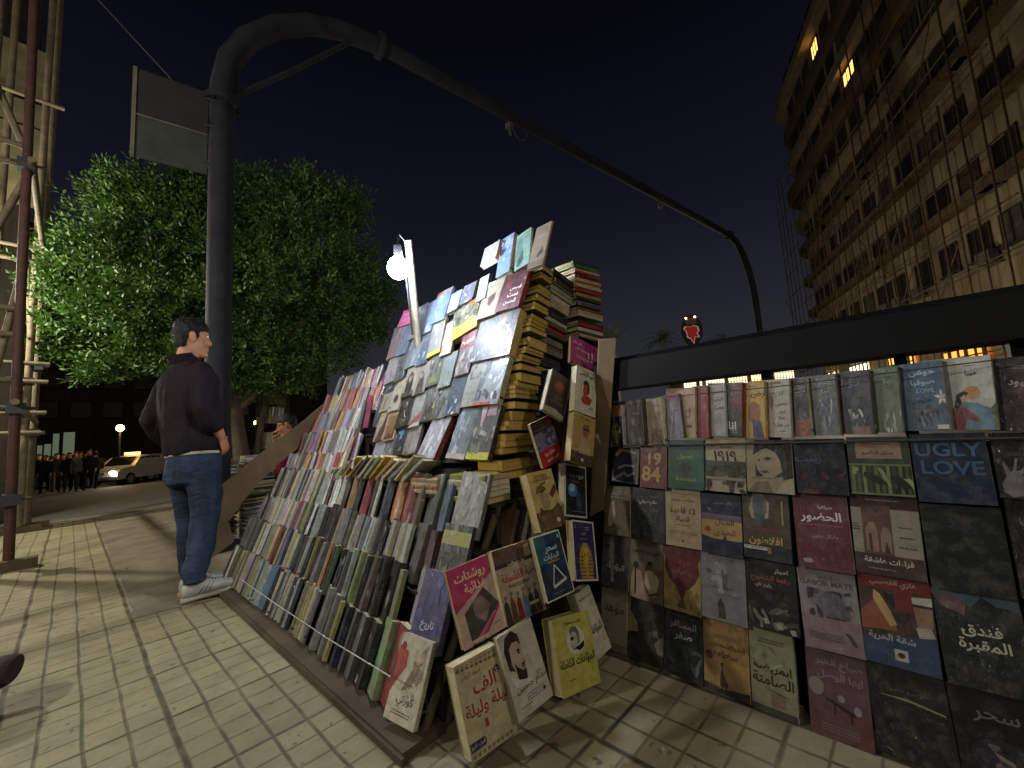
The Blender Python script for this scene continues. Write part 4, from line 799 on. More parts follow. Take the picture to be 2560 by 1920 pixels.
BOOKS=[([1.6375,.9513,.8711],[-.2197,-.9756,.0065],[.0695,-.009,.9975],.0765,.1741,.03,'1a1712','b8b4b0','black book with an orange top and a yellow mask,far end of railing top row',1,[('R',0,.72,1,1,'a85a28',.4),
('E',.5,.35,.3,.2,'8a7a30',.4),
('E',.4,.42,.08,.05,'14120c',0),
('E',.62,.42,.08,.05,'14120c',0),
('P',[(.3,.3),
(.7,.3),
(.6,.05),
(.4,.05)],'7a6c30',.4)],'books on the railing,top row',.0535),
([1.6359,.847,.871],[-.2187,-.9756,.0194],[.0723,.0037,.9974],.0699,.1904,.022,'5a5048','3a342e','grey-brown film-wrapped book beside the black masked one on railing top row',1,[('N',0,0,1,1,14,['6c6055','4a4038','8a7f74'],3),
('L',.5,.7,.6,'a09a90',2)],'books on the railing,top row',.0601),
([1.6381,.7762,.8729],[-.2207,-.9753,-.0087],[.0661,-.0239,.9975],.0829,.1878,.026,'8f7f60','d8d0a8','tan picture book with a cream spine on railing top row',1,[('N',0,.3,1,1,10,['a8966e','85744f'],5),
('N',0,0,1,.35,10,['6a4638','845a4a'],6),
('L',.5,.85,.6,'4a3a28',2)],'books on the railing,top row',.0471),
([1.6343,.6749,.8922],[-.2155,-.9745,.0619],[.0816,.0452,.9956],.0593,.1749,.03,'7d7278','6a626c','mauve-grey book in creased film on railing top row',1,[('N',0,0,1,1,12,['8a8088','6e646c'],7),
('R',0,.9,1,1,'9a2c50',.2)],'books on the railing,top row',.0707),
([1.6348,.6181,.8956],[-.224,-.9725,-.0637],[.0539,-.0776,.9955],.0444,.1945,.028,'a88458','c8a878','tan book with a small dark frame,tan spine,on railing top row',0,[('P',[(.1,.55),
(.55,.58),
(.5,.4),
(.08,.38)],'6b4a30',0),
('P',[(.18,.53),
(.47,.55),
(.44,.44),
(.16,.42)],'94734e',0),
('R',.1,.2,.7,.25,'3a2a1c',.3),
('L',.5,.85,.6,'4a3320',2)],'books on the railing,top row',.0856),
([1.6335,.562,.8924],[-.2231,-.9737,-.047],[.0576,-.0613,.9965],.0364,.1949,.03,'8e2228','b02c34','plain red book with a bright red spine on railing top row',1,[('N',0,0,1,1,6,['9a2a30','7c1c22'],9)],'books on the railing,top row',.0936),
([1.6349,.5138,.8986],[-.2228,-.974,-.0418],[.0588,-.0562,.9967],.0487,.1908,.018,'97908c','d8d4d0','light grey book with rows of red titles and white spine,railing top row',0,[('T','الطريق',.45,.85,.09,'8a2a2a',1),
('T','البعيد',.45,.7,.09,'8a2a2a',1),
('T','مساء',.45,.55,.09,'8a2a2a',1),
('L',.45,.4,.6,'6a6262',6)],'books on the railing,top row',.0813),
([1.6359,.4625,.8964],[-.2253,-.9702,-.0888],[.0482,-.1022,.9936],.049,.194,.034,'2a1a1c','a02a30','black and dark red book with a red spine on railing top row',1,[('R',.3,.5,1,1,'6a1c22',.3),
('E',.15,.75,.2,.12,'4a4a4a',.6),
('T','انا',.3,.2,.15,'d0ccc4',1),
('L',.4,.1,.5,'a09a90',2)],'books on the railing,top row',.081),
([1.636,.3969,.887],[-.2238,-.9728,-.0599],[.0547,-.0739,.9958],.0563,.1962,.028,'b58a20','d8b020','yellow book with orange and purple patches and yellow spine,railing top row',0,[('R',0,.55,1,1,'b88c1c',.4),
('E',.35,.45,.4,.2,'a04818',.5),
('P',[(.25,.35),
(.75,.3),
(.95,0),
(.3,0)],'3c2a5c',.3),
('T','ارض',.65,.78,.13,'3a2410',1),
('L',.3,.92,.4,'4a3010',1)],'books on the railing,top row',.0737),
([1.6368,.3301,.8874],[-.2234,-.9732,-.0536],[.0561,-.0677,.9961],.0642,.1972,.022,'a59a88','b8ae9c','beige book with five short lines of title on railing top row',1,[('T','لم',.6,.74,.07,'3a3028',1),
('T','يخبرني',.55,.56,.06,'3a3028',1),
('T','احد',.6,.44,.06,'3a3028',1),
('T','بهذا',.58,.33,.06,'3a3028',1),
('T','من قبل؟',.55,.21,.07,'3a3028',1),
('R',.05,.92,.6,.96,'8a4028',0),
('E',.1,.6,.1,.12,'7a3020',.3),
('L',.6,.1,.3,'5a5044',1)],'books on the railing,top row',.0658),
([1.6337,.2544,.887],[-.2211,-.9751,-.0153],[.0647,-.0303,.9974],.0431,.1915,.024,'2a2630','c8b88a','narrow navy book with an orange foot and cream spine,railing top row',1,[('R',0,0,1,.3,'8a4020',.5),
('L',.5,.85,.7,'9a9490',4),
('N',0,.3,1,.7,8,['6a6470','3c3844'],4)],'books on the railing,top row',.0869),  # greyish patches across the middle are glare painted into the cover
([1.6353,.1948,.8883],[-.2218,-.9747,-.0262],[.0622,-.041,.9972],.0557,.1927,.028,'5a605c','8c7c60','silver-grey book in shiny film with green-grey spine,railing top row',1,[('N',0,0,1,.6,16,['7a7f90','9aa0b0','555a66'],8),  # blue-grey patches are film glare painted into the print
('T','عودة',.5,.72,.07,'a8a8a0',1),
('L',.5,.88,.6,'9a9a94',2)],'books on the railing,top row',.0743),
([1.6363,.1227,.8896],[-.222,-.9746,-.0284],[.0618,-.0431,.9972],.0639,.1918,.03,'2e2c3c','5a5448','dark indigo book whose film mirrors the lamp,railing top row',1,[('N',0,0,.7,.4,10,['8a9086','a8b0a0','646a62'],12),  # lamp reflection on the film is painted as pale patches
('R',.2,0,.9,.12,'7a5048',.5),
('T','سر',.4,.78,.08,'8a88a0',0)],'books on the railing,top row',.0661),
([1.6341,.0404,.8916],[-.2223,-.9744,-.0344],[.0604,-.049,.997],.0431,.1909,.024,'5e6c50','7c8466','sage green film-wrapped book on railing top row',1,[('T','نجمة',.5,.86,.07,'2a3222',1),
('L',.5,.73,.5,'39422f',3),
('N',0,0,1,.35,9,['8a9488','aab4aa'],13)],'books on the railing,top row',.0869),  # pale patches at the foot are painted film glare
([1.6371,-.0218,.8936],[-.2205,-.9754,-.0056],[.0668,-.0208,.9975],.0747,.1925,.03,'35597c','8fa0a0','blue book with a white flower over its spine,railing top row',0,[('R',0,0,1,.4,'4a5a70',.7),
('T','حوض',.45,.84,.1,'9ab8d0',1),
('T','صوفيا',.45,.7,.1,'9ab8d0',1),
('T','LOVE',.5,.58,.06,'86a6c0',1),
('T','حب',.3,.42,.1,'1e3248',1),
('FL',.92,.47,.2,'d8c8c0'),
('N',.1,.05,.8,.3,10,['2a3a4a','7a5a78','6a7888'],15),
('R',.7,.02,1,.08,'c0b8b0',0)],'books on the railing,top row',.0553),
([1.6383,-.1037,.8933],[-.2227,-.974,-.041],[.0589,-.0554,.9967],.0789,.1953,.03,'b8b4a8','7a8a60','white book with an orange sun and a black-haired woman by a lake,railing top row',0,[('P',[(0,.3),
(.3,.38),
(.6,.36),
(1,.26),
(1,0),
(0,0)],'5a8498',.2),
('E',.48,.5,.19,.095,'c8803a',0),
('P',[(.05,.32),
(.12,.48),
(.3,.53),
(.42,.5),
(.3,.44),
(.2,.33),
(.1,.26)],'1a1412',0),
('P',[(.2,.44),
(.32,.48),
(.34,.4),
(.24,.34)],'c8a890',0),
('P',[(0,.28),
(.3,.3),
(.6,.16),
(.58,.1),
(.3,.16),
(.25,0),
(0,0)],'8a3038',.3),
('P',[(.9,.3),
(1,.36),
(1,.05),
(.93,0)],'4a6a38',.4),
('T','ميرا',.5,.77,.07,'2a2a28',1),
('L',.5,.87,.3,'6a6a64',1)],'books on the railing,top row',.0511),
([1.6354,-.1954,.8857],[-.2258,-.9689,-.1007],[.0455,-.1137,.9925],.0407,.1879,.03,'2a1214','3a2a20','dark maroon book with cream lettering at the right end of railing top row',0,[('T','قيود',.5,.66,.12,'b0a49c',1),
('L',.5,.88,.6,'8a8078',2),
('E',.7,.5,.25,.1,'4a1c20',.4)],'books on the railing,top row',.0893),
([1.6116,.9437,.7208],[-.0048,-.9958,-.0919],[.1877,-.0912,.978],.1145,.1468,.02,'161c36','c8c0a8','navy book with tan brush strokes,far end of railing second row',0,[('P',[(.05,.75),
(.2,1),
(.3,.98),
(.85,.9),
(.95,.95),
(.9,.84),
(.35,.9),
(.15,.72)],'8f7f6a',.3),
('P',[(.2,.42),
(.45,.52),
(.85,.53),
(.88,.46),
(.5,.46),
(.25,.36)],'8f7f6a',.3),
('P',[(.02,.08),
(.5,.32),
(.65,.24),
(.9,.34),
(.92,.28),
(.65,.16),
(.5,.24),
(.08,.02)],'8f7f6a',.3),
('L',.5,.62,.4,'3a4468',2)],'books on the railing,second row',.0),
([1.6105,.815,.7008],[-.0023,-.999,-.0438],[.1715,-.0435,.9842],.114,.1671,.02,'7a1b20','6a161a','red book with 1984 in big gold numerals on the railing',1,[('T','19',.55,.7,.3,'c99038',1),
('T','84',.42,.34,.36,'c99038',1)],'books on the railing,second row',.0),
([1.6107,.6954,.7047],[-.0023,-.999,-.0444],[.1591,-.0442,.9863],.1355,.1865,.02,'235c44','4a8468','green book with a dark mound and pale yellow title on the railing',0,[('T','عسول',.5,.66,.13,'8f9444',1),
('T','مسندة',.5,.22,.11,'8f9444',1),
('P',[(.28,.4),
(.42,.55),
(.6,.55),
(.68,.38),
(.5,.22),
(.4,.26)],'3a3228',.5),
('L',.5,.85,.7,'123424',2),
('L',.5,.08,.8,'123424',1)],'books on the railing,second row',.0),
([1.6106,.5545,.7017],[-.0028,-.9986,-.0527],[.1553,-.0525,.9865],.1355,.1934,.02,'a08c68','8a7a5c','beige book numbered ١٩١٩ above a dark city picture on the railing',1,[('T','١٩١٩',.5,.66,.2,'17130e',1),
('R',0,.3,1,.57,'4a4436',.8),
('N',0,0,1,.5,20,['2f2b22','5a5242','3a352a'],21),
('R',0,.22,1,.27,'8a7a5c',.5),
('T','احمد مراد',.5,.83,.05,'2a2018',1),
('E',.17,.85,.045,.035,'a05a30',0)],'books on the railing,second row',.0),
([1.6107,.4151,.705],[-.0017,-.9995,-.0317],[.1639,-.0315,.986],.1367,.1785,.02,'8f7b55','b8ac90','book with a dark-haired woman portrait and pale collar on the railing',0,[('R',.2,.3,1,1,'15120e',.3),
('P',[(.18,.62),
(.22,.82),
(.42,.9),
(.62,.84),
(.76,.62),
(.78,.4),
(.6,.3),
(.4,.28),
(.25,.42)],'96805c',.3),
('P',[(.15,.7),
(.2,.98),
(.6,1),
(.85,.9),
(1,.7),
(1,.3),
(.8,.25),
(.75,.6),
(.65,.76),
(.45,.84),
(.3,.78)],'1a150f',.3),
('P',[(.36,.64),
(.5,.68),
(.58,.63),
(.46,.6)],'221a12',0),
('P',[(.24,.6),
(.32,.63),
(.3,.58)],'221a12',0),
('P',[(.3,.4),
(.46,.42),
(.5,.38),
(.38,.36)],'5a3a28',0),
('P',[(.26,.55),
(.3,.5),
(.36,.48),
(.3,.46)],'6d5a3c',0),
('P',[(0,0),
(.2,.2),
(.45,.22),
(.55,.02),
(.6,0)],'6b5c3e',.4),
('P',[(.62,0),
(.8,.22),
(1,.3),
(1,0)],'a4936c',.3),
('L',.4,.27,.6,'4a3c28',1)],'books on the railing,second row',.0),
([1.6109,.2698,.7078],[-.0003,-1.0,-.0065],[.1679,-.0065,.9858],.132,.1724,.02,'10131f','2a2c30','near-black book with blue script and a red-blue haze on the railing',1,[('T','زينب',.28,.62,.16,'3a4a78',0),
('T','ليلى',.28,.4,.12,'3a4a78',0),
('N',.1,0,1,.4,9,['3a1c20','1c2240','5a2420'],31),
('T','ع',.8,.9,.05,'8a8a90',0)],'books on the railing,second row',.0),
([1.6112,.1335,.7143],[-.001,-.9998,-.0187],[.1704,-.0185,.9852],.1385,.1687,.02,'353d26','7c8450','green book of bamboo stems with a pink title panel on the railing',0,[('R',.14,.62,.88,.95,'93715f',.1),
('T','ساق البامبو',.5,.72,.085,'2a1a14',1),
('L',.5,.87,.45,'4a342a',1),
('R',.03,.02,.085,.5,'5a6a34',.3),
('R',.127,.02,.182,.5,'47562a',.3),
('R',.224,.02,.279,.5,'6d7c46',.3),
('R',.32100000000000006,.02,.37600000000000006,.5,'39461f',.3),
('R',.41800000000000004,.02,.47300000000000003,.5,'5a6a34',.3),
('R',.515,.02,.57,.5,'47562a',.3),
('R',.6120000000000001,.02,.667,.5,'6d7c46',.3),
('R',.7090000000000001,.02,.764,.5,'39461f',.3),
('R',.806,.02,.861,.5,'5a6a34',.3),
('R',.903,.02,.958,.5,'47562a',.3),
('R',0,.5,1,.53,'667444',.2),
('R',0,.0,1,.03,'667444',.2),
('N',0,.04,1,.48,8,['20280f','8a9860'],33)],'books on the railing,second row',.0),
([1.6105,-.0098,.7011],[-.0004,-1.0,-.0075],[.1592,-.0074,.9872],.1441,.1864,.02,'14233f','4a5a70','navy blue book with UGLY LOVE in faded blue capitals on the railing',1,[('N',0,0,1,1,8,['1a2a48','0f1c34'],35),
('T','UGLY',.5,.76,.2,'3c5f88',1),
('T','LOVE',.52,.5,.2,'32557e',1),
('L',.5,.2,.7,'22385a',4)],'books on the railing,second row',.0),
([1.6115,-.1601,.7202],[-.001,-.9998,-.0185],[.1735,-.0184,.9847],.0717,.1643,.02,'0c0a0a','3a342c','black book with a pale reaching hand at the right end of railing second row',0,[('P',[(.1,.1),
(.3,.02),
(.6,.05),
(.75,.2),
(.95,.28),
(.95,.32),
(.7,.3),
(.6,.36),
(.85,.52),
(.82,.55),
(.55,.42),
(.48,.42),
(.56,.6),
(.5,.6),
(.4,.42),
(.34,.4),
(.22,.56),
(.17,.52),
(.24,.34),
(.1,.22)],'6b6068',.4),
('L',.7,.92,.4,'8a8488',1),
('L',.6,.68,.6,'4a4448',2)],'books on the railing,second row',.0),
([1.5999,.9966,.4975],[-.0013,-.9997,-.0246],[.1509,-.0245,.9882],.1241,.2021,.02,'5f5138','a89460','brown book with a pale veiled figure,far end of railing third row',1,[('N',0,0,1,1,14,['6c5e44','4f422c','7c6a4c'],41),
('P',[(.15,.3),
(.25,.65),
(.4,.7),
(.45,.45),
(.35,.2),
(.2,.15)],'a8987c',.4),
('T','كانت',.5,.86,.08,'b8a880',0),
('L',.5,.76,.5,'a8987c',1)],'books on the railing,third row',.0),
([1.5996,.8664,.4933],[-.0023,-.999,-.0439],[.1495,-.0437,.9878],.139,.205,.02,'23282a','2c4a68','charcoal book with a thin crescent moon on the railing',0,[('E',.35,.42,.26,.17,'4a4c48',0),
('E',.31,.41,.25,.165,'262b2d',0),
('T','عالم صوفي',.5,.73,.08,'c8c0a8',1),
('L',.68,.6,.3,'7a766c',2),
('L',.7,.84,.25,'7a766c',1),
('R',0,.12,1,.14,'3a3f40',.3)],'books on the railing,third row',.0),
([1.5994,.7222,.4885],[-.0015,-.9996,-.0286],[.1447,-.0285,.9891],.1341,.2156,.02,'b49c72','d0ccc0','cream book titled 12 قاعدة للحياة on the railing',1,[('T','12 قاعدة',.5,.62,.1,'43331f',1),
('T','للحياة',.5,.47,.1,'43331f',1),
('T','جوردان ب. بيترسون',.5,.8,.05,'4a3a26',1),
('L',.5,.36,.4,'5c4a32',1),
('L',.5,.9,.8,'7c6848',1),
('L',.5,.25,.8,'7c6848',2),
('E',.5,.1,.04,.03,'7c6848',0)],'books on the railing,third row',.0),
([1.599,.5864,.4812],[-.0017,-.9995,-.0326],[.1473,-.0325,.9886],.136,.2096,.02,'1c1f45','20244c','blue book with an amber dusk band and a lone peak on the railing',0,[('R',0,.25,1,.62,'b08a4a',.3),
('R',0,.56,1,.66,'6a5a70',.4),
('P',[(0,.3),
(.3,.25),
(.5,.22),
(.58,.34),
(.66,.22),
(1,.26),
(1,0),
(0,0)],'1a1f3c',.4),
('T','الجبال',.58,.53,.12,'2a2014',0),
('T','الصدى',.58,.36,.12,'2a2014',0),
('E',.16,.4,.07,.05,'a0341c',0),
('T','خالد حسيني',.55,.85,.06,'8a84a0',0),
('P',[(.15,.78),
(.24,.74),
(.25,.72),
(.2,.72)],'a8704a',0)],'books on the railing,third row',.0),
([1.5993,.447,.4863],[-.0017,-.9994,-.0333],[.1445,-.0332,.989],.1397,.2162,.02,'4a3b28','1a1820','brown book with a grey bearded stone head and yellow title on the railing',1,[('R',0,0,1,.22,'1d1e28',0),
('P',[(.15,.75),
(.22,.95),
(.45,.98),
(.6,.85),
(.56,.62),
(.2,.6)],'a08c5c',.3),
('P',[(.22,.78),
(.26,.95),
(.4,1),
(.53,.93),
(.54,.74),
(.46,.6),
(.36,.58),
(.26,.66)],'5d646a',.5),
('P',[(.24,.68),
(.5,.68),
(.45,.54),
(.38,.5),
(.3,.54)],'474d54',.6),
('P',[(.28,.8),
(.36,.81),
(.36,.78)],'2a2e33',0),
('P',[(.42,.8),
(.5,.8),
(.43,.78)],'2a2e33',0),
('T','محاورات',.48,.46,.12,'8a2c22',1),
('T','افلاطون',.48,.28,.14,'c4a23a',1),
('R',0,.14,.52,.19,'b8b0a0',0),
('L',.26,.165,.4,'3a3844',1),
('P',[(.5,.18),
(.58,.2),
(.6,.1),
(.52,.1)],'a0603a',0),
('R',.84,.55,.88,.9,'9c8650',.3)],'books on the railing,third row',.0),
([1.599,.2915,.481],[-.0004,-1.0,-.0071],[.1411,-.0071,.99],.1402,.2245,.02,'68232a','a89a94','dark red book titled الحضور in white on the railing',0,[('T','الحضور',.5,.69,.15,'d8d0c4',1),
('T','سيلفيا',.6,.83,.06,'c0b4a8',1),
('T','مايكل براون',.55,.44,.06,'b4888a',0),
('L',.5,.58,.8,'9a6a6a',1),
('E',.2,.1,.1,.03,'9c9490',.3),
('N',0,0,1,.3,6,['7a2c30','5c1c22'],43)],'books on the railing,third row',.0),
([1.5995,.1483,.491],[-.0015,-.9996,-.029],[.141,-.029,.9896],.1487,.2248,.02,'41231f','8a7a68','maroon book with cream panel and two arches on the railing',1,[('R',0,.25,1,.82,'8a826c',.1),
('R',.16,.25,.6,.86,'5f3f34',.6),
('P',[(.2,.28),
(.2,.55),
(.26,.64),
(.34,.65),
(.38,.55),
(.38,.28)],'8d6a58',.3),
('P',[(.42,.28),
(.42,.5),
(.48,.6),
(.55,.58),
(.58,.5),
(.57,.28)],'8d6a58',.3),
('P',[(.46,.28),
(.5,.42),
(.55,.28)],'2c1814',0),
('R',.25,.28,.29,.5,'4a2c24',.3),
('T','ق',.38,.79,.05,'2a1412',1),
('T','قراءات عاشقة',.5,.17,.08,'c4b49c',1),
('L',.5,.92,.5,'a08878',1),
('L',.4,.07,.4,'8f7868',1),
('L',.8,.6,.2,'3a2a22',1),
('L',.8,.48,.2,'3a2a22',1),
('L',.8,.36,.25,'3a2a22',1),
('L',.06,.6,.12,'3a2a22',3)],'books on the railing,third row',.0),
([1.5988,-.0062,.4779],[-.0005,-1.0,-.0098],[.1438,-.0098,.9896],.1498,.2178,.02,'12150f','3a3a30','very dark green book with hardly visible print on the railing',0,[('T','ليل',.5,.85,.13,'2a2418',0),
('N',.1,.1,.9,.8,8,['191d12','0f120b'],47)],'books on the railing,third row',.0),
([1.5991,-.1629,.4825],[-.0007,-.9999,-.0136],[.1373,-.0136,.9904],.0869,.2345,.02,'0d0b0a','2a2824','black book cut off by the frame at the right end of railing third row',1,[('T','ظل',.4,.3,.12,'8a8478',1),
('N',.1,.4,.9,.9,6,['181414','221a18'],48)],'books on the railing,third row',.0),
([1.5887,1.0283,.2854],[-.0046,-.9961,-.0886],[.1396,-.0884,.9863],.1307,.2279,.02,'3f3a40','9c947c','smoky grey book titled البؤساء behind glinting film,far end of fourth row',1,[('N',0,.4,1,1,12,['5a5254','2f2b30','6f6866'],51),
('R',.72,.75,1,1,'5a2428',.3),
('T','البؤساء',.5,.37,.13,'c8c0b4',1),
('P',[(.25,.9),  # pale upright streak is a film glint painted on the cover
(.4,.92),
(.48,.1),
(.38,.1)],'8d8a84',.6)],'books on the railing,fourth row',.0),
([1.5876,.8924,.2635],[-.003,-.9983,-.0578],[.1388,-.0577,.9886],.1379,.2303,.02,'7a6e58','5a5044','tan book with two seated women in pale dresses on the railing',0,[('R',0,0,1,.55,'6a5644',.5),
('P',[(0,.05),
(.05,.4),
(.15,.5),
(.35,.45),
(.5,.1),
(.5,0),
(0,0)],'a88a74',.3),
('E',.18,.55,.09,.06,'2a1c14',0),
('R',.14,.05,.19,.5,'1e140e',0),
('P',[(.45,.3),
(.5,.48),
(.6,.52),
(.75,.48),
(.9,.38),
(.8,.1),
(.55,.05)],'b09c78',.3),
('E',.6,.57,.09,.065,'5a4030',.3),
('P',[(.52,.56),
(.55,.65),
(.68,.65),
(.7,.55),
(.62,.6)],'20160e',0),
('P',[(.4,.35),
(.6,.12),
(.9,.2),
(.85,.14),
(.6,.06)],'4a3428',0),
('T','نقل من حضون',.5,.8,.08,'231a12',1),
('L',.5,.92,.4,'5a4c38',1),
('P',[(0,.05),
(.6,.1),
(.6,0),
(0,0)],'a07a78',.2)],'books on the railing,fourth row',.0),
([1.5871,.7503,.2544],[-.0021,-.9992,-.0409],[.1367,-.0408,.9898],.1409,.2361,.02,'701f26','6a4c24','red book whose red field ends in a point over gold scrolls on the railing',1,[('P',[(0,.85),
(.06,.78),
(.04,.62),
(.15,.48),
(.3,.38),
(.42,.26),
(.5,.16),
(.58,.26),
(.72,.38),
(.85,.46),
(.97,.6),
(.94,.76),
(1,.85),
(1,0),
(0,0)],'a88a44',.5),
('P',[(.02,.86),
(.08,.76),
(.06,.62),
(.18,.5),
(.34,.4),
(.5,.2),
(.66,.4),
(.84,.5),
(.95,.62),
(.92,.76),
(.98,.86)],'701f26',.1),
('T','رباعيات',.5,.6,.1,'8f6a4c',0),
('T','مولانا',.5,.75,.12,'8c5048',0),
('P',[(.45,.18),
(.55,.18),
(.62,.06),
(.38,.06)],'5c4020',.3),
('N',.02,.0,.4,.35,9,['8a6c30','c0a458','74581f'],53),
('N',.6,.0,.98,.35,9,['8a6c30','c0a458','74581f'],54)],'books on the railing,fourth row',.0),
([1.5872,.6084,.2567],[-.0019,-.9993,-.0362],[.1421,-.0361,.9892],.1472,.2219,.02,'7f7f86','b8b8bc','pale grey-blue book with a small figure in long robes on the railing',1,[('N',0,.4,1,1,10,['8f9096','646872','a2a2a4'],55),
('E',.19,.72,.055,.04,'7c4a40',0),
('P',[(.4,.04),
(.38,.26),
(.44,.34),
(.52,.26),
(.56,.05)],'3b352f',.5),
('T','امرأة تحب',.45,.52,.09,'55585e',0),
('L',.7,.4,.4,'6c6c70',1)],'books on the railing,fourth row',.0),
([1.5876,.455,.2641],[-.0012,-.9998,-.0222],[.1445,-.0221,.9893],.1446,.2162,.02,'1c1713','2a221c','dark book with white and red title over a chessboard on the railing',0,[('T','احجار',.72,.86,.08,'c0b4a4',1),
('T','رقعة الشطرنج',.48,.73,.09,'a04c38',1),
('T','وليم غاي',.35,.63,.06,'a89c8c',1),
('N',0,.02,1,.35,18,['4a4438','7a7466','2c2822','5c4c34'],57),
('P',[(.3,.16),
(.4,.17),
(.44,.1),
(.34,.09)],'a09a88',0),
('P',[(.56,.12),
(.66,.13),
(.7,.060000000000000005),
(.6000000000000001,.049999999999999996)],'a09a88',0),
('P',[(.8200000000000001,.08),
(.92,.09000000000000001),
(.96,.020000000000000004),
(.8600000000000001,.009999999999999995)],'a09a88',0),
('N',.45,.35,.95,.6,6,['4a2420','33231c'],58)],'books on the railing,fourth row',.0),
([1.5866,.2992,.2449],[.0007,-.9999,.0139],[.1382,.0139,.9903],.1457,.2321,.02,'8b7c78','9a8a88','grey-pink book lettered GABOR MATE over an ink drawing on the railing',1,[('R',0,.0,1,.4,'8a6a6e',.3),
('T','GABOR MATE',.5,.82,.07,'4a4a52',1),
('T','عندما',.5,.91,.06,'5c5458',0),
('N',.15,.4,.9,.75,26,['5c5a66','3c3a46','77747c','4a3038'],61),
('P',[(.3,.62),
(.5,.74),
(.7,.7),
(.85,.5),
(.8,.42),
(.4,.42)],'62606c',.7),
('L',.4,.2,.6,'5c484c',3),
('P',[(.72,.27),
(.78,.26),
(.9,.13),
(.85,.12)],'4a2428',0)],'books on the railing,fourth row',.0),
([1.5869,.1549,.2503],[-.0011,-.9998,-.0204],[.1359,-.0203,.9905],.154,.2384,.02,'5a2a24','3a2420','book with a red top,painted faces and a blue foot on the railing',1,[('R',0,.84,1,1,'8a221e',0),
('T','غازي القصيبي',.5,.91,.07,'b8a088',1),
('R',0,.3,1,.84,'4a2c22',.6),
('P',[(0,.55),
(.2,.7),
(.4,.62),
(.5,.4),
(0,.36)],'9c4a2c',.4),
('P',[(.22,.82),
(.3,.78),
(.42,.62),
(.5,.46),
(.4,.44),
(.28,.6),
(.2,.72)],'c09a50',.4),
('P',[(.35,.8),
(.6,.8),
(.7,.6),
(.6,.44),
(.52,.5),
(.42,.66)],'1c1418',.3),
('R',.5,.62,.74,.84,'7c1f1c',.3),
('P',[(.74,.8),
(1,.82),
(1,.7),
(.74,.72)],'b0a898',0),
('P',[(.74,.72),
(1,.72),
(.98,.5),
(.78,.48)],'90684a',.4),
('R',.74,.7,1,.73,'1a1616',0),
('P',[(.75,.48),
(.95,.5),
(1,.38),
(.78,.36)],'a89a8c',.5),
('P',[(0,.26),
(1,.4),
(1,0),
(0,0)],'2c4468',.3),
('T','شقة الحرية',.4,.3,.09,'a8a49c',1),
('R',.42,.08,.6,.2,'b0a890',0),
('E',.51,.14,.05,.03,'3a2a22',0)],'books on the railing,fourth row',.0),
([1.5866,-.0073,.2437],[.001,-.9998,.0194],[.139,.0194,.9901],.1552,.2299,.02,'141713','2c2a22','dark book titled فندق المقبرة beneath a pale sky strip on the railing',1,[('P',[(0,1),
(1,1),
(1,.86),
(.75,.88),
(.6,.96),
(.45,.84),
(0,.94)],'41586c',.4),
('P',[(0,.95),
(.2,.95),
(.4,.86),
(.36,.75),
(.1,.82)],'6d4a48',.6),
('T','فندق',.52,.6,.14,'b0a890',1),
('T','المقبرة',.52,.45,.14,'b0a890',1),
('N',0,0,1,.35,8,['1a1e18','0e110e'],63)],'books on the railing,fourth row',.0),
([1.5755,1.0417,.0332],[-.0014,-.9997,-.0261],[.1331,-.026,.9908],.1215,.2468,.02,'93866c','d4ccb4','cream stained book titled موعد at the far end of railing bottom row',0,[('T','موعد',.5,.62,.14,'2c2620',0),
('N',0,0,.5,.4,8,['221c18','3a322a','6d604c'],71),
('R',0,0,1,.12,'7a6450',.4)],'books on the railing,bottom row',.0),
([1.5754,.9227,.0303],[-.0027,-.9987,-.0509],[.1385,-.0508,.9891],.153,.231,.02,'2c2620','3a342c','brown-black book with an ochre silhouette edge on railing bottom row',1,[('P',[(0,1),
(.1,1),
(.08,.75),
(.28,.6),
(.3,.45),
(0,.4)],'8c7648',.3),
('N',.5,.2,1,.7,8,['4a4234','6c6450','38322a'],73),
('P',[(.75,.35),
(1,.5),
(1,.2),
(.85,.2)],'7c745c',.5),
('R',0,0,1,.2,'2a221c',.3)],'books on the railing,bottom row',.0),
([1.575,.7683,.023],[-.0028,-.9986,-.0529],[.1382,-.0528,.989],.1422,.2319,.02,'191f26','24304a','blue-black book titled المسافر صفر in white script on railing bottom row',1,[('T','المسافر',.5,.77,.13,'8d9090',1),
('T','صفر',.5,.6,.14,'a8acac',1),
('N',0,.1,1,.5,16,['2c3844','4a5660','1c2630','5f6a70'],75),
('L',.5,.9,.6,'5a6264',1)],'books on the railing,bottom row',.0),
([1.5747,.6211,.0171],[-.0017,-.9995,-.0329],[.1347,-.0328,.9903],.1467,.2419,.02,'a87a3c','c8a45c','orange sand book with a robed walking figure on railing bottom row',0,[('N',0,.6,1,1,8,['8f5a30','b4854a','a06a3c'],77),
('R',0,.1,1,.45,'b58a42',.3),
('P',[(0,.1),
(.4,.06),
(1,.12),
(1,0),
(0,0)],'33261c',.3),
('P',[(.36,.1),
(.38,.25),
(.42,.38),
(.46,.25),
(.56,.1)],'4a3020',.2),
('E',.42,.38,.035,.03,'3a241a',0),
('R',.4,.05,.43,.1,'2a1c14',0),
('R',.48,.05,.51,.1,'2a1c14',0),
('E',.13,.47,.08,.06,'7a2418',0),
('T','الف شمس',.55,.64,.1,'5c4422',0),
('T','ساطعة',.5,.53,.09,'5c4422',0),
('L',.5,.76,.5,'7a5c30',2)],'books on the railing,bottom row',.0),
([1.5743,.4696,.0089],[-.0014,-.9996,-.0268],[.1324,-.0268,.9908],.1276,.249,.03,'8f8c64','a8a890','cream-green book titled المريضة الصامتة on railing bottom row',1,[('T','المريضة',.5,.54,.13,'201c18',1),
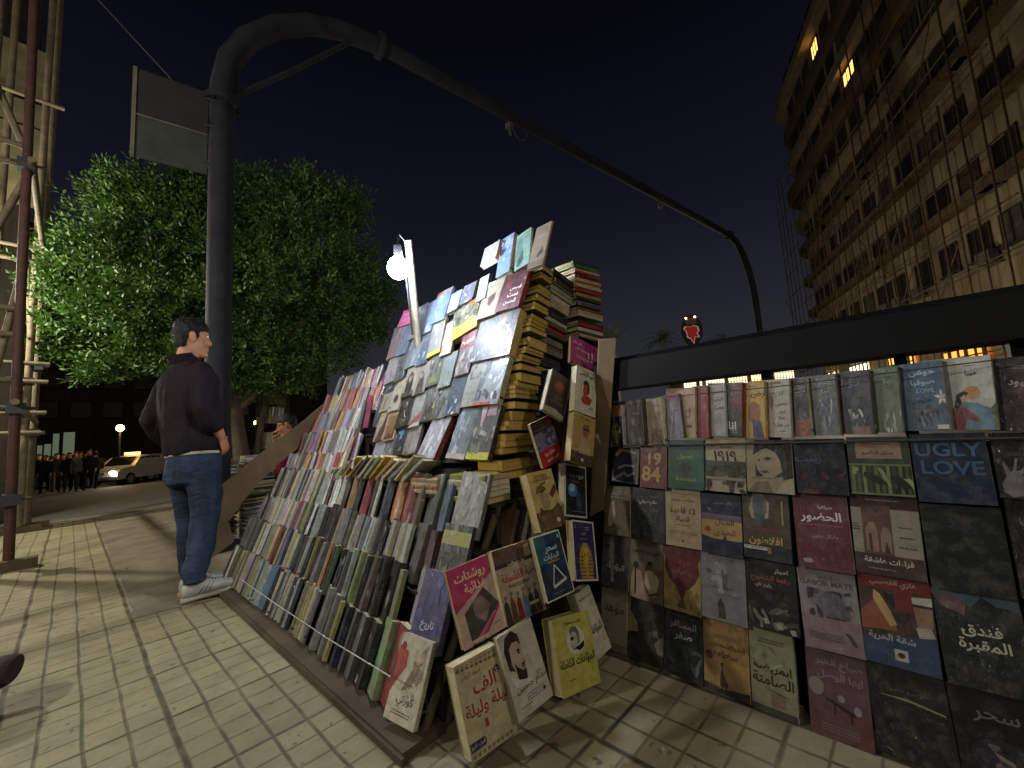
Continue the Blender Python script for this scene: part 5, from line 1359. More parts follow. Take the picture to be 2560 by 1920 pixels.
('T','الصامتة',.5,.4,.13,'201c18',1),
('N',0,.5,1,.8,8,['7f8a58','a0a27c','8a9560'],79),
('L',.5,.87,.6,'3a3626',2),
('P',[(.3,.3),
(.9,.25),
(.6,.26)],'4a3a2a',0),
('R',.45,.1,.75,.25,'8a6c58',.5),
('R',0,0,1,.08,'4a4438',.3)],'books on the railing,bottom row',.0),
([1.5738,.3117,.0005],[-.0014,-.9996,-.0271],[.1335,-.027,.9907],.1484,.2454,.02,'67404a','5a3a40','pink-mauve book with a small table drawing on railing bottom row',1,[('R',0,0,1,.35,'6c3c38',.3),
('T','صباح الخير',.55,.84,.1,'8d7676',1),
('T','ايها الوصل',.55,.7,.1,'8d7676',1),
('E',.15,.55,.13,.1,'8a7a6c',0),
('P',[(.3,.46),
(.75,.36),
(.76,.32),
(.3,.42)],'2c1a20',0),
('R',.42,.28,.45,.42,'2c1a20',0),
('R',.68,.24,.71,.36,'2c1a20',0),
('E',.55,.48,.06,.04,'8d8888',.3),
('E',.8,.4,.06,.05,'8d8888',.3),
('L',.5,.15,.6,'85686a',3)],'books on the railing,bottom row',.0),
([1.5745,.1555,.0135],[.0013,-.9997,.0252],[.1396,.0251,.9899],.1615,.2283,.02,'15120f','2a241e','black book with a thin gold streak across it on railing bottom row',0,[('T','غريب حسن',.5,.74,.07,'5a5038',1),
('P',[(.1,.66),
(.5,.64),
(.95,.58),
(.95,.6),
(.5,.67)],'8c7a44',0),
('N',0,0,1,.4,6,['1e1a18','2a2422'],81),
('P',[(.1,.1),
(.2,.07),
(.18,.06)],'8a8480',0)],'books on the railing,bottom row',.0),
([1.5756,-.0077,.0344],[.0015,-.9996,.028],[.1497,.0279,.9883],.158,.2045,.02,'131012','2a2624','black book with grey script and a mauve rose at railing bottom right',1,[('T','سحر',.5,.7,.14,'6a6468',0),
('E',.5,.28,.35,.2,'2c2430',.6),
('N',.25,.12,.8,.42,12,['4a3c4c','1a141c','6c5a60','382c3a'],83),
('P',[(.4,.35),
(.6,.28),
(.62,.22),
(.45,.28)],'8c7068',.3)],'books on the railing,bottom row',.0),
([.8177,1.0067,.0272],[.986,-.1535,.0658],[-.0258,.2494,.9681],.1677,.25,.055,'b5a884','a89a70','thick cream book titled الف ليلة وليلة in red script,leaning on the paving',0,[('T','الف',.55,.69,.17,'96302a',1),
('T','ليلة وليلة',.52,.46,.17,'96302a',1),
('R',.4,.24,.47,.33,'96302a',.5),
('R',.02,.09,.3,.18,'2f2a44',0),
('E',.3,.135,.06,.045,'2f2a44',0),
('T','الجزء الاول',.17,.135,.05,'c8c0a8',0),
('T','احمد الجارم',.3,.83,.06,'3a3228',0),
('E',.86,.75,.06,.045,'2f2a44',0),
('L',.86,.75,.07,'c8c0a8',2),
('E',.06,.93,.035,.018,'6b5f48',.3),
('E',.16,.926,.035,.018,'6b5f48',.3),
('E',.26,.922,.035,.018,'6b5f48',.3),
('E',.36000000000000004,.918,.035,.018,'6b5f48',.3),
('E',.46,.914,.035,.018,'6b5f48',.3),
('E',.56,.91,.035,.018,'6b5f48',.3),
('E',.6600000000000001,.906,.035,.018,'6b5f48',.3),
('E',.76,.902,.035,.018,'6b5f48',.3),
('E',.8600000000000001,.898,.035,.018,'6b5f48',.3),
('E',.96,.894,.035,.018,'6b5f48',.3),
('P',[(.03,.965),
(.07,.945),
(.11,.965)],'6b5f48',0),
('P',[(.13,.965),
(.17,.945),
(.21000000000000002,.965)],'6b5f48',0),
('P',[(.23,.965),
(.27,.945),
(.31,.965)],'6b5f48',0),
('P',[(.33000000000000007,.965),
(.37000000000000005,.945),
(.41000000000000003,.965)],'6b5f48',0),
('P',[(.43000000000000005,.965),
(.47000000000000003,.945),
(.51,.965)],'6b5f48',0),
('P',[(.53,.965),
(.5700000000000001,.945),
(.61,.965)],'6b5f48',0),
('P',[(.6300000000000001,.965),
(.6700000000000002,.945),
(.7100000000000001,.965)],'6b5f48',0),
('P',[(.7300000000000001,.965),
(.77,.945),
(.81,.965)],'6b5f48',0),
('P',[(.8300000000000001,.965),
(.8700000000000001,.945),
(.91,.965)],'6b5f48',0),
('P',[(.03,.06),
(.07,.02),
(.11,.06)],'6b5f48',0),
('P',[(.13,.06),
(.17,.02),
(.21000000000000002,.06)],'6b5f48',0),
('P',[(.23,.06),
(.27,.02),
(.31,.06)],'6b5f48',0),
('P',[(.33000000000000007,.06),
(.37000000000000005,.02),
(.41000000000000003,.06)],'6b5f48',0),
('P',[(.43000000000000005,.06),
(.47000000000000003,.02),
(.51,.06)],'6b5f48',0),
('P',[(.53,.06),
(.5700000000000001,.02),
(.61,.06)],'6b5f48',0),
('P',[(.6300000000000001,.06),
(.6700000000000002,.02),
(.7100000000000001,.06)],'6b5f48',0),
('P',[(.7300000000000001,.06),
(.77,.02),
(.81,.06)],'6b5f48',0),
('P',[(.8300000000000001,.06),
(.8700000000000001,.02),
(.91,.06)],'6b5f48',0),
('E',.07,.055,.03,.012,'7b6f56',0),
('E',.17,.055,.03,.012,'7b6f56',0),
('E',.27,.055,.03,.012,'7b6f56',0),
('E',.37000000000000005,.055,.03,.012,'7b6f56',0),
('E',.47000000000000003,.055,.03,.012,'7b6f56',0),
('E',.5700000000000001,.055,.03,.012,'7b6f56',0),
('E',.6700000000000002,.055,.03,.012,'7b6f56',0),
('E',.77,.055,.03,.012,'7b6f56',0),
('E',.8700000000000001,.055,.03,.012,'7b6f56',0)],'books propped against the near end of the stall',.0),
([.9619,.9518,.0842],[.9832,-.1401,.117],[-.078,.2572,.9632],.1472,.24,.02,'b9b0a2','a8a090','white book with a dark-haired man in profile above black script,on the paving',0,[('P',[(.11,.568),
(.087,.798),
(.179,.945),
(.386,.991),
(.533,.913),
(.547,.798),
(.432,.752),
(.248,.522)],'2a1c18',.3),
('P',[(.202,.614),
(.225,.798),
(.34,.853),
(.487,.835),
(.533,.752),
(.538,.669),
(.579,.596),
(.533,.568),
(.533,.504),
(.496,.43),
(.386,.407),
(.271,.467)],'b09a86',.35),
('P',[(.395,.734),
(.432,.752),
(.496,.738),
(.478,.72),
(.423,.715)],'2a1c18',0),
('P',[(.414,.706),
(.45,.715),
(.487,.697),
(.45,.683)],'2a2018',0),
('P',[(.441,.522),
(.533,.536),
(.529,.517),
(.46,.504)],'5a3028',0),
('P',[(.211,.697),
(.248,.715),
(.266,.642),
(.23,.614)],'b09a86',.7),
('P',[(.271,.614),
(.34,.545),
(.432,.494),
(.533,.494),
(.506,.384),
(.386,.356),
(.271,.43)],'2a1c18',.4),
('P',[(.432,.568),
(.533,.577),
(.538,.55),
(.441,.531)],'2a1c18',0),
('P',[(.1,.5),
(.25,.42),
(.55,.36),
(.62,.3),
(.2,.34),
(.05,.44)],'c8c4bc',0),
('T','صدام حسين',.6,.3,.11,'201a18',0),
('L',.6,.2,.5,'6a625a',3),
('P',[(.8,.15),
(.84,.19),
(.88,.15),
(.84,.13)],'2a2420',0),
('L',.3,.1,.3,'6a625a',1),
('T','سيرة',.8,.38,.04,'3a322c',0)],'books propped against the near end of the stall',.0),
([.7947,.9894,.3459],[.9841,-.1433,.105],[-.0657,.2554,.9646],.1533,.22,.018,'c9a99a','c8b8a8','pink book titled روشتات غذائية with a tilted photograph,near end of stall',0,[('P',[(0,1),
(1,1),
(1,.76),
(0,.44)],'b93a66',.1),
('T','روشتات',.5,.84,.15,'e4cfa8',1),
('T','غذائية',.56,.68,.14,'e4cfa8',1),
('P',[(.18,.4),
(.72,.62),
(1.0,.34),
(.55,.02),
(.2,.0)],'4b4640',.7),
('P',[(.4,.5),
(.62,.54),
(.8,.38),
(.6,.2),
(.4,.3)],'8c7470',.7),
('P',[(.4,.02),
(.98,.34),
(.99,.3),
(.5,0)],'a83a5c',0),
('P',[(.25,.02),
(.85,.28),
(.87,.26),
(.35,0)],'b86a7c',0),
('R',.1,.02,.9,.06,'c8a894',.3),
('L',.85,.12,.15,'6a3a3a',1)],'books propped against the near end of the stall',.0),
([1.012,1.0314,.3185],[.9863,-.1619,.0331],[.0075,.2441,.9697],.1777,.24,.03,'a6957a','5c443a','beige book titled قصة الفلسفة with robed figures along its foot',0,[('R',0,.76,1,1,'5d4038',.5),
('R',0,.74,1,.785,'2b1c1c',0),
('R',.3,.735,.75,.79,'1e1418',0),
('T','ويل ديورانت',.52,.762,.06,'d4c8ac',1),
('T','قصة الفلسفة',.55,.6,.13,'96242a',1),
('T','PHILOSOPHY',.5,.47,.05,'4a3c2c',1),
('P',[(.76,.8),
(.78,.95),
(.9,.97),
(.92,.8)],'a08c68',.4),
('P',[(.02,.0),
(.03,.26),
(.08,.32),
(.14,.26),
(.17,0)],'3a2c26',.5),
('P',[(.16999999999999998,.0),
(.18,.26),
(.22999999999999998,.35),
(.29000000000000004,.26),
(.32,0)],'5a3a28',.5),
('P',[(.32,.0),
(.32999999999999996,.26),
(.38,.32),
(.44,.26),
(.47,0)],'7a2a24',.5),
('P',[(.47,.0),
(.48,.26),
(.5299999999999999,.35),
(.59,.26),
(.62,0)],'54607c',.5),
('P',[(.62,.0),
(.63,.26),
(.6799999999999999,.32),
(.74,.26),
(.77,0)],'2c2420',.5),
('P',[(.77,.0),
(.78,.26),
(.83,.35),
(.89,.26),
(.92,0)],'46382c',.5),
('E',.09,.35,.035,.03,'7a5c46',0),
('E',.24,.38,.035,.03,'7a5c46',0),
('E',.39,.35,.035,.03,'7a5c46',0),
('E',.5399999999999999,.38,.035,.03,'7a5c46',0),
('E',.69,.35,.035,.03,'7a5c46',0),
('E',.84,.38,.035,.03,'7a5c46',0),
('R',.62,.14,.86,.18,'c4b48c',0)],'books propped against the near end of the stall',.0),
([1.0948,.9189,.3911],[.9863,-.1599,.0409],[-.0004,.2454,.9694],.1295,.21,.018,'cfcfc8','a89c80','dark blue book with a white triangle outline and white border',0,[('R',.03,.02,.97,.98,'1b3350',.5),
('R',.03,.55,.4,.98,'2c5a68',.5),
('R',.03,.02,.97,.4,'20283a',.5),
('T','سحر',.55,.74,.1,'b8d0d8',1),
('T','البدايات',.5,.63,.1,'b8d0d8',1),
('R',.35,.54,.75,.57,'a8743c',.2),
('P',[(.5,.5),
(.54,.5),
(.84,.24),
(.8,.22)],'c8ccc8',0),
('P',[(.5,.5),
(.54,.5),
(.36,.2),
(.32,.2)],'c8ccc8',0),
('P',[(.33,.2),
(.84,.26),
(.84,.22),
(.33,.16)],'c8ccc8',0),
('P',[(.85,.9),
(.89,.95),
(.93,.9),
(.89,.87)],'a8b8c0',0),
('L',.5,.08,.4,'6a7c8c',1)],'books propped against the near end of the stall',.0),
([1.2434,.9053,.4201],[.9643,-.0505,-.26],[.2648,.184,.9466],.1384,.21,.03,'c8c8c0','8a6e3c','navy book with a golden striped headdress mask and pale border',0,[('R',.02,.03,.94,.97,'2a2358',.2),
('P',[(.25,.04),
(.2,.3),
(.26,.5),
(.42,.62),
(.6,.62),
(.76,.48),
(.82,.28),
(.78,.04)],'a8843c',.4),
('R',.24,.08,.8,.095,'3a3020',0),
('R',.24,.14,.8,.155,'3a3020',0),
('R',.24,.2,.8,.215,'3a3020',0),
('R',.24,.26,.8,.275,'3a3020',0),
('R',.24,.32,.8,.33499999999999996,'3a3020',0),
('R',.24,.38,.8,.395,'3a3020',0),
('P',[(.38,.3),
(.4,.5),
(.5,.56),
(.62,.5),
(.63,.3),
(.5,.2)],'c09a4c',.2),
('P',[(.4,.42),
(.48,.43),
(.46,.4)],'1a1410',0),
('P',[(.54,.43),
(.62,.42),
(.56,.4)],'1a1410',0),
('R',.47,.08,.55,.22,'b8944a',0),
('T','كتاب',.45,.77,.06,'b0a070',1),
('L',.45,.68,.4,'8a80a8',1),
('L',.65,.88,.2,'a8a0c0',2),
('L',.12,.9,.08,'a8a0c0',2)],'books propped against the near end of the stall',.0),
([1.1911,.9593,.0368],[.9777,-.1909,-.0877],[.13,.2221,.9663],.1894,.24,.06,'b3ab55','8a7c4c','thick yellow book with an oval portrait of a man in dark glasses,on the paving',0,[('E',.53,.65,.24,.185,'c8c4b0',0),
('P',[(.63,.608),
(.643,.738),
(.591,.821),
(.474,.847),
(.391,.803),
(.383,.738),
(.448,.712),
(.552,.582)],'6a665c',.3),
('P',[(.578,.634),
(.565,.738),
(.5,.769),
(.417,.759),
(.391,.712),
(.388,.665),
(.365,.624),
(.391,.608),
(.391,.572),
(.412,.53),
(.474,.517),
(.539,.551)],'b0aca0',.35),
('P',[(.469,.702),
(.448,.712),
(.412,.704),
(.422,.694),
(.453,.691)],'6a665c',0),
('P',[(.458,.686),
(.438,.691),
(.417,.681),
(.438,.673)],'2a2018',0),
('P',[(.443,.582),
(.391,.59),
(.393,.579),
(.432,.572)],'5a3028',0),
('P',[(.573,.681),
(.552,.691),
(.542,.65),
(.562,.634)],'b0aca0',.7),
('P',[(.479,.707),
(.391,.702),
(.396,.66),
(.464,.66)],'101010',0),
('R',.474,.689,.565,.696,'101010',0),
('P',[(.45,.55),
(.6,.5),
(.72,.54),
(.74,.62),
(.62,.58)],'1c1a18',0),
('T','المؤلفات الكاملة',.5,.38,.14,'1a1812',1),
('T','نجيب محفوظ',.5,.9,.06,'2a2618',1),
('L',.3,.17,.2,'3a3620',1)],'books propped against the near end of the stall',.0),
([1.3889,.939,.0866],[.9787,-.1284,.1602],[-.1222,.2632,.957],.0892,.24,.05,'b5b09a','a8a080','white copy with black script half hidden behind the yellow book',0,[('T','المؤلفات',.45,.38,.15,'1a1812',1),
('T','نجيب محفوظ',.5,.88,.06,'2a2618',1)],'books propped against the near end of the stall',.0),
([1.3513,1.0891,1.0452],[.895,-.1092,-.4324],[.4336,-.0139,.901],.1316,.2,.025,'3d332b','8f8570','tilted dark brown book with a red-brown face and white lower edge',0,[('E',.5,.68,.28,.16,'6d3226',.6),
('P',[(.3,.7),
(.5,.82),
(.7,.74),
(.6,.58),
(.4,.58)],'8a5a44',.5),
('T','عبق',.55,.44,.11,'7d6a3c',0),
('L',.55,.33,.6,'7d6a3c',2),
('P',[(0,0),
(1,0),
(1,.1),
(.5,.16),
(0,.12)],'a09888',.4),
('R',0,.0,.04,1,'a8a090',.3),
('R',.96,0,1,1,'9c9484',.3)],'books propped high on the near end of the stall',.0),
([1.37,1.1197,.794],[.9537,-.0901,.2869],[-.2821,.0633,.9573],.1317,.2,.022,'2b1d1a','8a7850','tilted black book with a grey photograph and bright red foot',0,[('R',0,0,1,.36,'a8202a',.1),
('R',0,.36,1,.74,'6c6e88',.6),
('P',[(.45,.4),
(.5,.6),
(.7,.66),
(.9,.55),
(.85,.4)],'3a3c50',.4),
('E',.7,.52,.16,.09,'8a8ca8',.3),
('N',0,.38,1,.74,10,['4c4e66','8c8ea4','34364a'],91),
('R',.8,.85,.95,1,'a8202a',0),
('T','خفايا دورا',.5,.25,.09,'e0cfc4',1),
('T','على صنبور',.55,.12,.09,'e0cfc4',1),
('L',.4,.8,.6,'8a7468',1)],'books propped high on the near end of the stall',.0),
([1.1943,1.0101,.5845],[.9862,-.1577,.0496],[-.0093,.2468,.969],.1331,.22,.045,'c2a76a','8a7444','tan book with an officer profile in a peaked cap over a battlefield',0,[('R',0,0,1,.32,'6a5234',.6),
('N',0,0,1,.3,14,['4a3826','7c6442','5c4630'],93),
('P',[(.15,.62),
(.25,.74),
(.42,.76),
(.6,.68),
(.35,.64)],'6c5c40',.5),
('P',[(.6,.68),
(.3,.64),
(.35,.6)],'1c1610',0),
('P',[(.28,.62),
(.35,.63),
(.55,.6),
(.6,.52),
(.62,.44),
(.55,.36),
(.42,.3),
(.3,.38),
(.28,.5)],'a08a64',.3),
('P',[(.65,.58),
(.95,.74),
(.98,.62),
(.75,.5)],'5c3020',.4),
('P',[(.2,.4),
(.3,.34),
(.55,.3),
(.7,.34),
(.9,.4),
(1,.3),
(.1,.25)],'54442e',.5),
('T','مذكرات حرب',.5,.85,.08,'7c1c1c',1),
('T','اكتوبر',.5,.78,.06,'2a1c14',1),
('L',.5,.92,.5,'3a2c1c',2),
('E',.75,.12,.07,.04,'c8c0ac',0)],'books propped high on the near end of the stall',.0),
([1.403,1.0581,.6021],[.959,-.1359,-.2488],[.264,.1077,.9585],.1455,.22,.03,'c4c2bc','8a7a50','black book with a blue glowing head and white border',0,[('R',.09,.03,.96,.97,'15161c',.1),
('E',.38,.5,.2,.13,'4a7aa0',.6),
('E',.34,.54,.12,.08,'8ab4cc',.5),
('P',[(.5,.45),
(.7,.5),
(.75,.2),
(.55,.18)],'2c3c60',.5),
('T','تاريخ الخليقة',.55,.77,.08,'b8bcc0',1),
('L',.5,.66,.3,'7c8088',1),
('L',.6,.1,.5,'7c8088',1),
('L',.6,.9,.3,'7c8088',1)],'books propped high on the near end of the stall',.0),
([1.4477,.9983,1.0334],[.9436,-.1743,-.2815],[.2921,.0384,.9556],.1347,.21,.03,'c8c0a8','8d8058','white book with a red shaded portrait in an oval ring,near top of stall end',0,[('E',.55,.5,.3,.25,'6c6858',0),
('E',.55,.5,.285,.235,'c8c0a8',0),
('P',[(.65,.46),
(.665,.61),
(.605,.706),
(.47,.736),
(.374,.685),
(.365,.61),
(.44,.58),
(.56,.43)],'2c1c18',.3),
('P',[(.59,.49),
(.575,.61),
(.5,.646),
(.404,.634),
(.374,.58),
(.371,.526),
(.344,.478),
(.374,.46),
(.374,.418),
(.398,.37),
(.47,.355),
(.545,.394)],'a83c28',.35),
('P',[(.464,.568),
(.44,.58),
(.398,.571),
(.41,.559),
(.446,.556)],'2c1c18',0),
('P',[(.452,.55),
(.428,.556),
(.404,.544),
(.428,.535)],'2a2018',0),
('P',[(.434,.43),
(.374,.439),
(.377,.427),
(.422,.418)],'5a3028',0),
('P',[(.584,.544),
(.56,.556),
(.548,.508),
(.572,.49)],'a83c28',.7),
('P',[(.28,.3),
(.4,.4),
(.62,.4),
(.8,.34),
(.7,.22),
(.4,.2)],'a83c28',.3),
('T','عبد الناصر',.5,.85,.1,'1c1814',1),
('L',.55,.92,.5,'4a4436',1),
('T','كلام',.75,.14,.08,'2a241c',0)],'books propped high on the near end of the stall',.0),
([1.3799,.9893,.8312],[.9326,-.1756,-.3154],[.3256,.0321,.945],.1344,.21,.035,'a88a54','7c6a40','tan book with an officer in a peaked cap and large script الجمسي',0,[('R',0,0,1,.22,'4c3a30',.6),
('N',0,0,1,.25,9,['3c3a4a','6c4c38','2c2824'],95),
('P',[(.3,.3),
(.35,.5),
(.5,.56),
(.68,.5),
(.9,.36),
(.85,.2),
(.35,.2)],'a89470',.3),
('P',[(.42,.74),
(.46,.8),
(.64,.82),
(.72,.76),
(.7,.7),
(.5,.7)],'7c6038',.3),
('P',[(.44,.71),
(.72,.7),
(.66,.54),
(.5,.52)],'8a6444',.4),
('R',.43,.69,.74,.72,'1e160e',0),
('P',[(.48,.62),
(.58,.63),
(.56,.6)],'2c1c12',0),
('T','الجمسي',.45,.27,.13,'c8b890',0),
('T','مذكرات ١٩٧٣',.5,.92,.05,'3c2c18',1),
('E',.5,.08,.06,.035,'c0b8a8',0)],'books propped high on the near end of the stall',.0),
([1.5668,1.0797,1.2653],[.8772,-.3029,-.3725],[.437,.1824,.8808],.1726,.16,.02,'8c2a68','7a2058','magenta book with columns of white lettering below the tall book stack',0,[('R',0,0,.5,1,'a04070',.2),
('T','اكرهك',.22,.8,.13,'d8c0c8',1),
('T','تخيلتك اكثر',.4,.6,.11,'d8c0c8',1),
('R',.62,.4,.66,.62,'d8c8cc',0),
('R',.75,.45,.79,.68,'d8c8cc',0),
('R',.6,.28,.64,.34,'d8c8cc',0),
('R',.72,.32,.76,.38,'d8c8cc',0),
('L',.4,.35,.4,'d0b0bc',4)],'books propped high on the near end of the stall',.0),
([1.5977,1.6796,1.923],[.0328,-.9954,.09],[.4179,.0955,.9035],.128,.1506,.03,'a8a8b4','b86c20','lavender book with an orange spine,leftmost of the books standing on the tower top',1,[('L',.5,.6,.7,'7a7a88',3),
('N',0,0,1,1,5,['b0b0bc','9c9cac'],101)],'covers propped on the tall tower',.0),
([1.5503,1.5128,1.7926],[.0452,-.9912,.1243],[.3793,.1322,.9158],.1,.2914,.034,'6c86b0','b0a480','sky blue book with a dark cloud and cream spine on the tower top',1,[('P',[(0,1),
(.4,.9),
(.5,.6),
(.2,.5),
(0,.6)],'2a2c30',.6),
('N',0,.2,1,1,8,['8ca4c8','5a76a4','a4b4cc'],103)],'covers propped on the tall tower',.0),
([1.5472,1.3715,1.7842],[.0661,-.9811,.1817],[.3792,.1931,.905],.1029,.2692,.02,'7c9c90','b4d0b0','mint green book with a pale green spine on the tower top',1,[('R',.05,.2,.45,.9,'5c7c7c',.5),
('P',[(.1,.1),
(.5,.5),
(.6,.2),
(.3,.05)],'3c4c4c',.5),
('L',.7,.8,.4,'4c6460',2)],'covers propped on the tall tower',.0),
([1.5375,1.2772,1.7577],[.0005,-1.0,.0015],[.3836,.0016,.9235],.1026,.2826,.014,'857868','b09080','beige-grey book with a dark tent shape,rightmost on the tower top',0,[('P',[(.45,.28),
(.75,.45),
(.85,.3),
(.55,.2)],'2c3034',0),
('T','حكاية',.6,.72,.1,'a89c8c',0),
('L',.6,.88,.4,'5c5248',2),
('R',0,0,1,.15,'6c6258',.3)],'covers propped on the tall tower',.0),
([1.4963,2.0673,1.6443],[.0146,-.9991,.0401],[.3891,.0426,.9202],.1521,.2477,.022,'5c7084','3c4854','slate blue book standing on the tower top edge behind the lamp post',1,[('R',0,.9,1,1,'8c4c30',.3),
('N',0,0,1,1,8,['6c8094','4c6074','8494a4'],105),
('L',.5,.5,.6,'9ca8b4',2)],'covers propped on the tall tower',.0),
([1.5097,1.9,1.681],[.0437,-.9918,.1199],[.4175,.1272,.8997],.0957,.1489,.022,'7c90ac','5c6c84','pale steel-blue book beside the slate one at the tower top',1,[('N',0,0,1,1,6,['8ca0bc','6c809c'],107)],'covers propped on the tall tower',.0),
([1.5187,1.7957,1.706],[.0237,-.9976,.065],[.4225,.0689,.9037],.1156,.1433,.022,'50505a','1c1a1a','charcoal book streaked by film glare near the tower top',1,[('N',0,0,1,1,10,['6c6c78','3c3c44','8c8c98'],109)],'covers propped on the tall tower',.0),  # lighter streaks paint the glare of the film
([1.5094,1.6419,1.6804],[.0488,-.9898,.1342],[.4035,.1424,.9038],.0799,.18,.022,'8c9094','2c2c2c','silver-grey book in crumpled film near the tower top',1,[('N',0,0,1,1,10,['a4a8ac','6c7074','b4b8bc'],111)],'covers propped on the tall tower',.0),  # pale blobs are the plastic's glare painted in colour
([1.4676,1.5984,1.5654],[-.0064,-.9998,-.0176],[.3907,-.0187,.9203],.1505,.2408,.022,'8c8674','9c9888','grey-beige book with a dark red shield shape,upper tower',1,[('P',[(.35,.55),
(.7,.65),
(.72,.45),
(.55,.28),
(.38,.35)],'4c2420',.3),
('L',.5,.85,.6,'5c5848',2),
('L',.5,.1,.7,'6c6858',2)],'covers propped on the tall tower',.0),
([1.4705,1.4612,1.5736],[-.0257,-.9972,-.0706],[.3913,-.075,.9172],.1727,.2335,.03,'4e1c20','8c3028','dark red book with white title lines and a red spine,upper tower corner',1,[('R',.0,.5,.7,1,'3c1c20',.4),
('T','قصص',.65,.55,.12,'d8ccc8',1),
('T','ست',.6,.38,.11,'d8ccc8',1),
('T','الحسن',.55,.2,.13,'d8ccc8',1),
('E',.3,.68,.12,.12,'6c2028',.4)],'covers propped on the tall tower',.0),
([1.4351,1.7848,1.4762],[.0869,-.9672,.2388],[.3838,.2538,.8879],.2118,.2213,.04,'4a4c3c','c0a858','black and grey book with a bright yellow flower field,upper tower',1,[('N',0,.4,1,1,16,['8c8c80','2c2c24','5c5c50'],113),
('P',[(0,0),
(1,0),
(1,.3),
(.8,.45),
(.55,.38),
(.3,.35),
(0,.25)],'b8b020',.5),
('N',.05,.02,.95,.4,10,['d0c830','8c8810'],115),
('P',[(.6,.95),
(.95,1),
(.9,.85),
(.7,.86)],'c04c20',0)],'covers propped on the tall tower',.0),
([1.5242,2.4757,1.7211],[-.0095,-.9996,-.0262],[.4236,-.0278,.9054],.1776,.1425,.022,'b45c88','9c4c74','small hot pink book at the far top corner of the tower',0,[('L',.5,.75,.7,'e0c0d0',4),
('L',.5,.4,.6,'e0c0d0',3)],'covers propped on the tall tower',.0),
([1.4749,2.2775,1.5854],[.0372,-.9941,.1022],[.3854,.1086,.9164],.1341,.2587,.022,'5c646c','3c4448','grey book next to the pink one along the tower top',1,[('N',0,0,1,1,10,['6c747c','4c545c','848c94'],117),
('L',.5,.8,.7,'9ca4a8',2)],'covers propped on the tall tower',.0),
([1.4762,2.1488,1.589],[.0353,-.9947,.0969],[.3862,.103,.9167],.1182,.2552,.022,'707c98','4c5870','lavender-blue book,third from the far end of the tower top row',1,[('N',0,0,1,1,7,['808ca8','606c88'],119)],'covers propped on the tall tower',.0),
([1.4121,1.9872,1.4129],[.0617,-.9836,.1695],[.3813,.1802,.9067],.1223,.2615,.022,'6c6c66','5c4c30','grey book with a yellow strip along its bottom,upper middle of tower',1,[('R',0,0,1,.12,'a4a030',.3),
('N',0,.12,1,1,10,['7c7c78','5c5c58','94948c'],121)],'covers propped on the tall tower',.0),
([1.407,1.8548,1.3989],[.0444,-.9915,.122],[.3888,.1296,.9122],.097,.2362,.022,'948878','7c5c40','cream book with pink patches and tan spine,upper middle of tower',1,[('N',0,0,1,.7,12,['b0a494','a06c78','847868','c0b4a0'],123)],'covers propped on the tall tower',.0),
([1.3564,1.6728,1.2598],[.0312,-.9958,.0857],[.3847,.0911,.9185],.1183,.2663,.022,'55504c','4c1c20','grey book with a dark red top titled العرب,middle of tower',1,[('R',0,.6,1,1,'5c1a1e',.2),
('T','العرب',.5,.78,.13,'d8ccc4',1),
('N',0,0,1,.6,16,['7c7874','3c3834','94908c'],125)],'covers propped on the tall tower',.0),
([1.3788,1.5695,1.3215],[.0001,-1.0,.0002],[.39,.0002,.9208],.1137,.2447,.022,'3d3c3f','2c2c2c','black-grey book with a creased white foot,beside the dark portrait',1,[('N',0,0,1,.3,9,['8c9094','5c6064','a8acb0'],127),
('N',0,.4,1,1,6,['4c4c50','343438'],128)],'covers propped on the tall tower',.0),
([1.3781,1.4644,1.3195],[-.0061,-.9998,-.0168],[.3875,-.0179,.9217],.1782,.2575,.05,'36322f','c0a860','large black book with a sepia face at the top,tower corner edge',1,[('E',.42,.82,.17,.14,'5c4636',.6),
('E',.46,.83,.1,.1,'8c6c50',.5),
('T','حكاية',.6,.5,.1,'5c5850',0),
('N',0,0,1,.5,6,['403c3a','2c2826'],129)],'covers propped on the tall tower',.0),
([1.4379,2.486,1.4839],[.0587,-.9851,.1614],[.3809,.1716,.9086],.1288,.2669,.022,'6c5c62','4c4044','dull mauve book at the far left edge of the tower,upper row',1,[('N',0,0,1,1,8,['7c6c70','5c4c54','8c7c80'],131)],'covers propped on the tall tower',.0),
([1.4393,2.3821,1.4876],[.0327,-.9954,.0897],[.3874,.0954,.917],.1246,.2498,.022,'505868','3c4450','dark slate book beside the mauve one at the left of the tower',1,[('N',0,0,1,1,9,['606878','404858','747c8c'],133)],'covers propped on the tall tower',.0),
([1.4005,2.2125,1.3811],[.0391,-.9934,.1074],[.3886,.1141,.9143],.1338,.2403,.022,'60686c','2c2c30','grey-green book with a white crease,left part of the tower',1,[('N',0,0,1,1,9,['747c80','50585c','8c9498'],135)],'covers propped on the tall tower',.0),
([1.3991,2.0888,1.3774],[.035,-.9947,.0962],[.3895,.1023,.9153],.1084,.2379,.022,'34404e','24303c','navy book with silver glare at its foot,left-middle of tower',1,[('N',0,0,1,.4,8,['5c6874','8c98a4','44505c'],137),  # silver patches low down are painted glare
('L',.4,.8,.6,'7c8894',3)],'covers propped on the tall tower',.0),
([1.3454,1.9204,1.2297],[.0399,-.9932,.1097],[.3944,.1166,.9115],.1159,.2141,.022,'54564c','4c4c40','olive-grey book with white drips and a green arch,centre of tower',1,[('P',[(.2,.1),
(.5,.35),
(.85,.1)],'6c7044',.4),
('N',0,.3,1,1,12,['747468','3c3c34','9c9c90'],139)],'covers propped on the tall tower',.0),
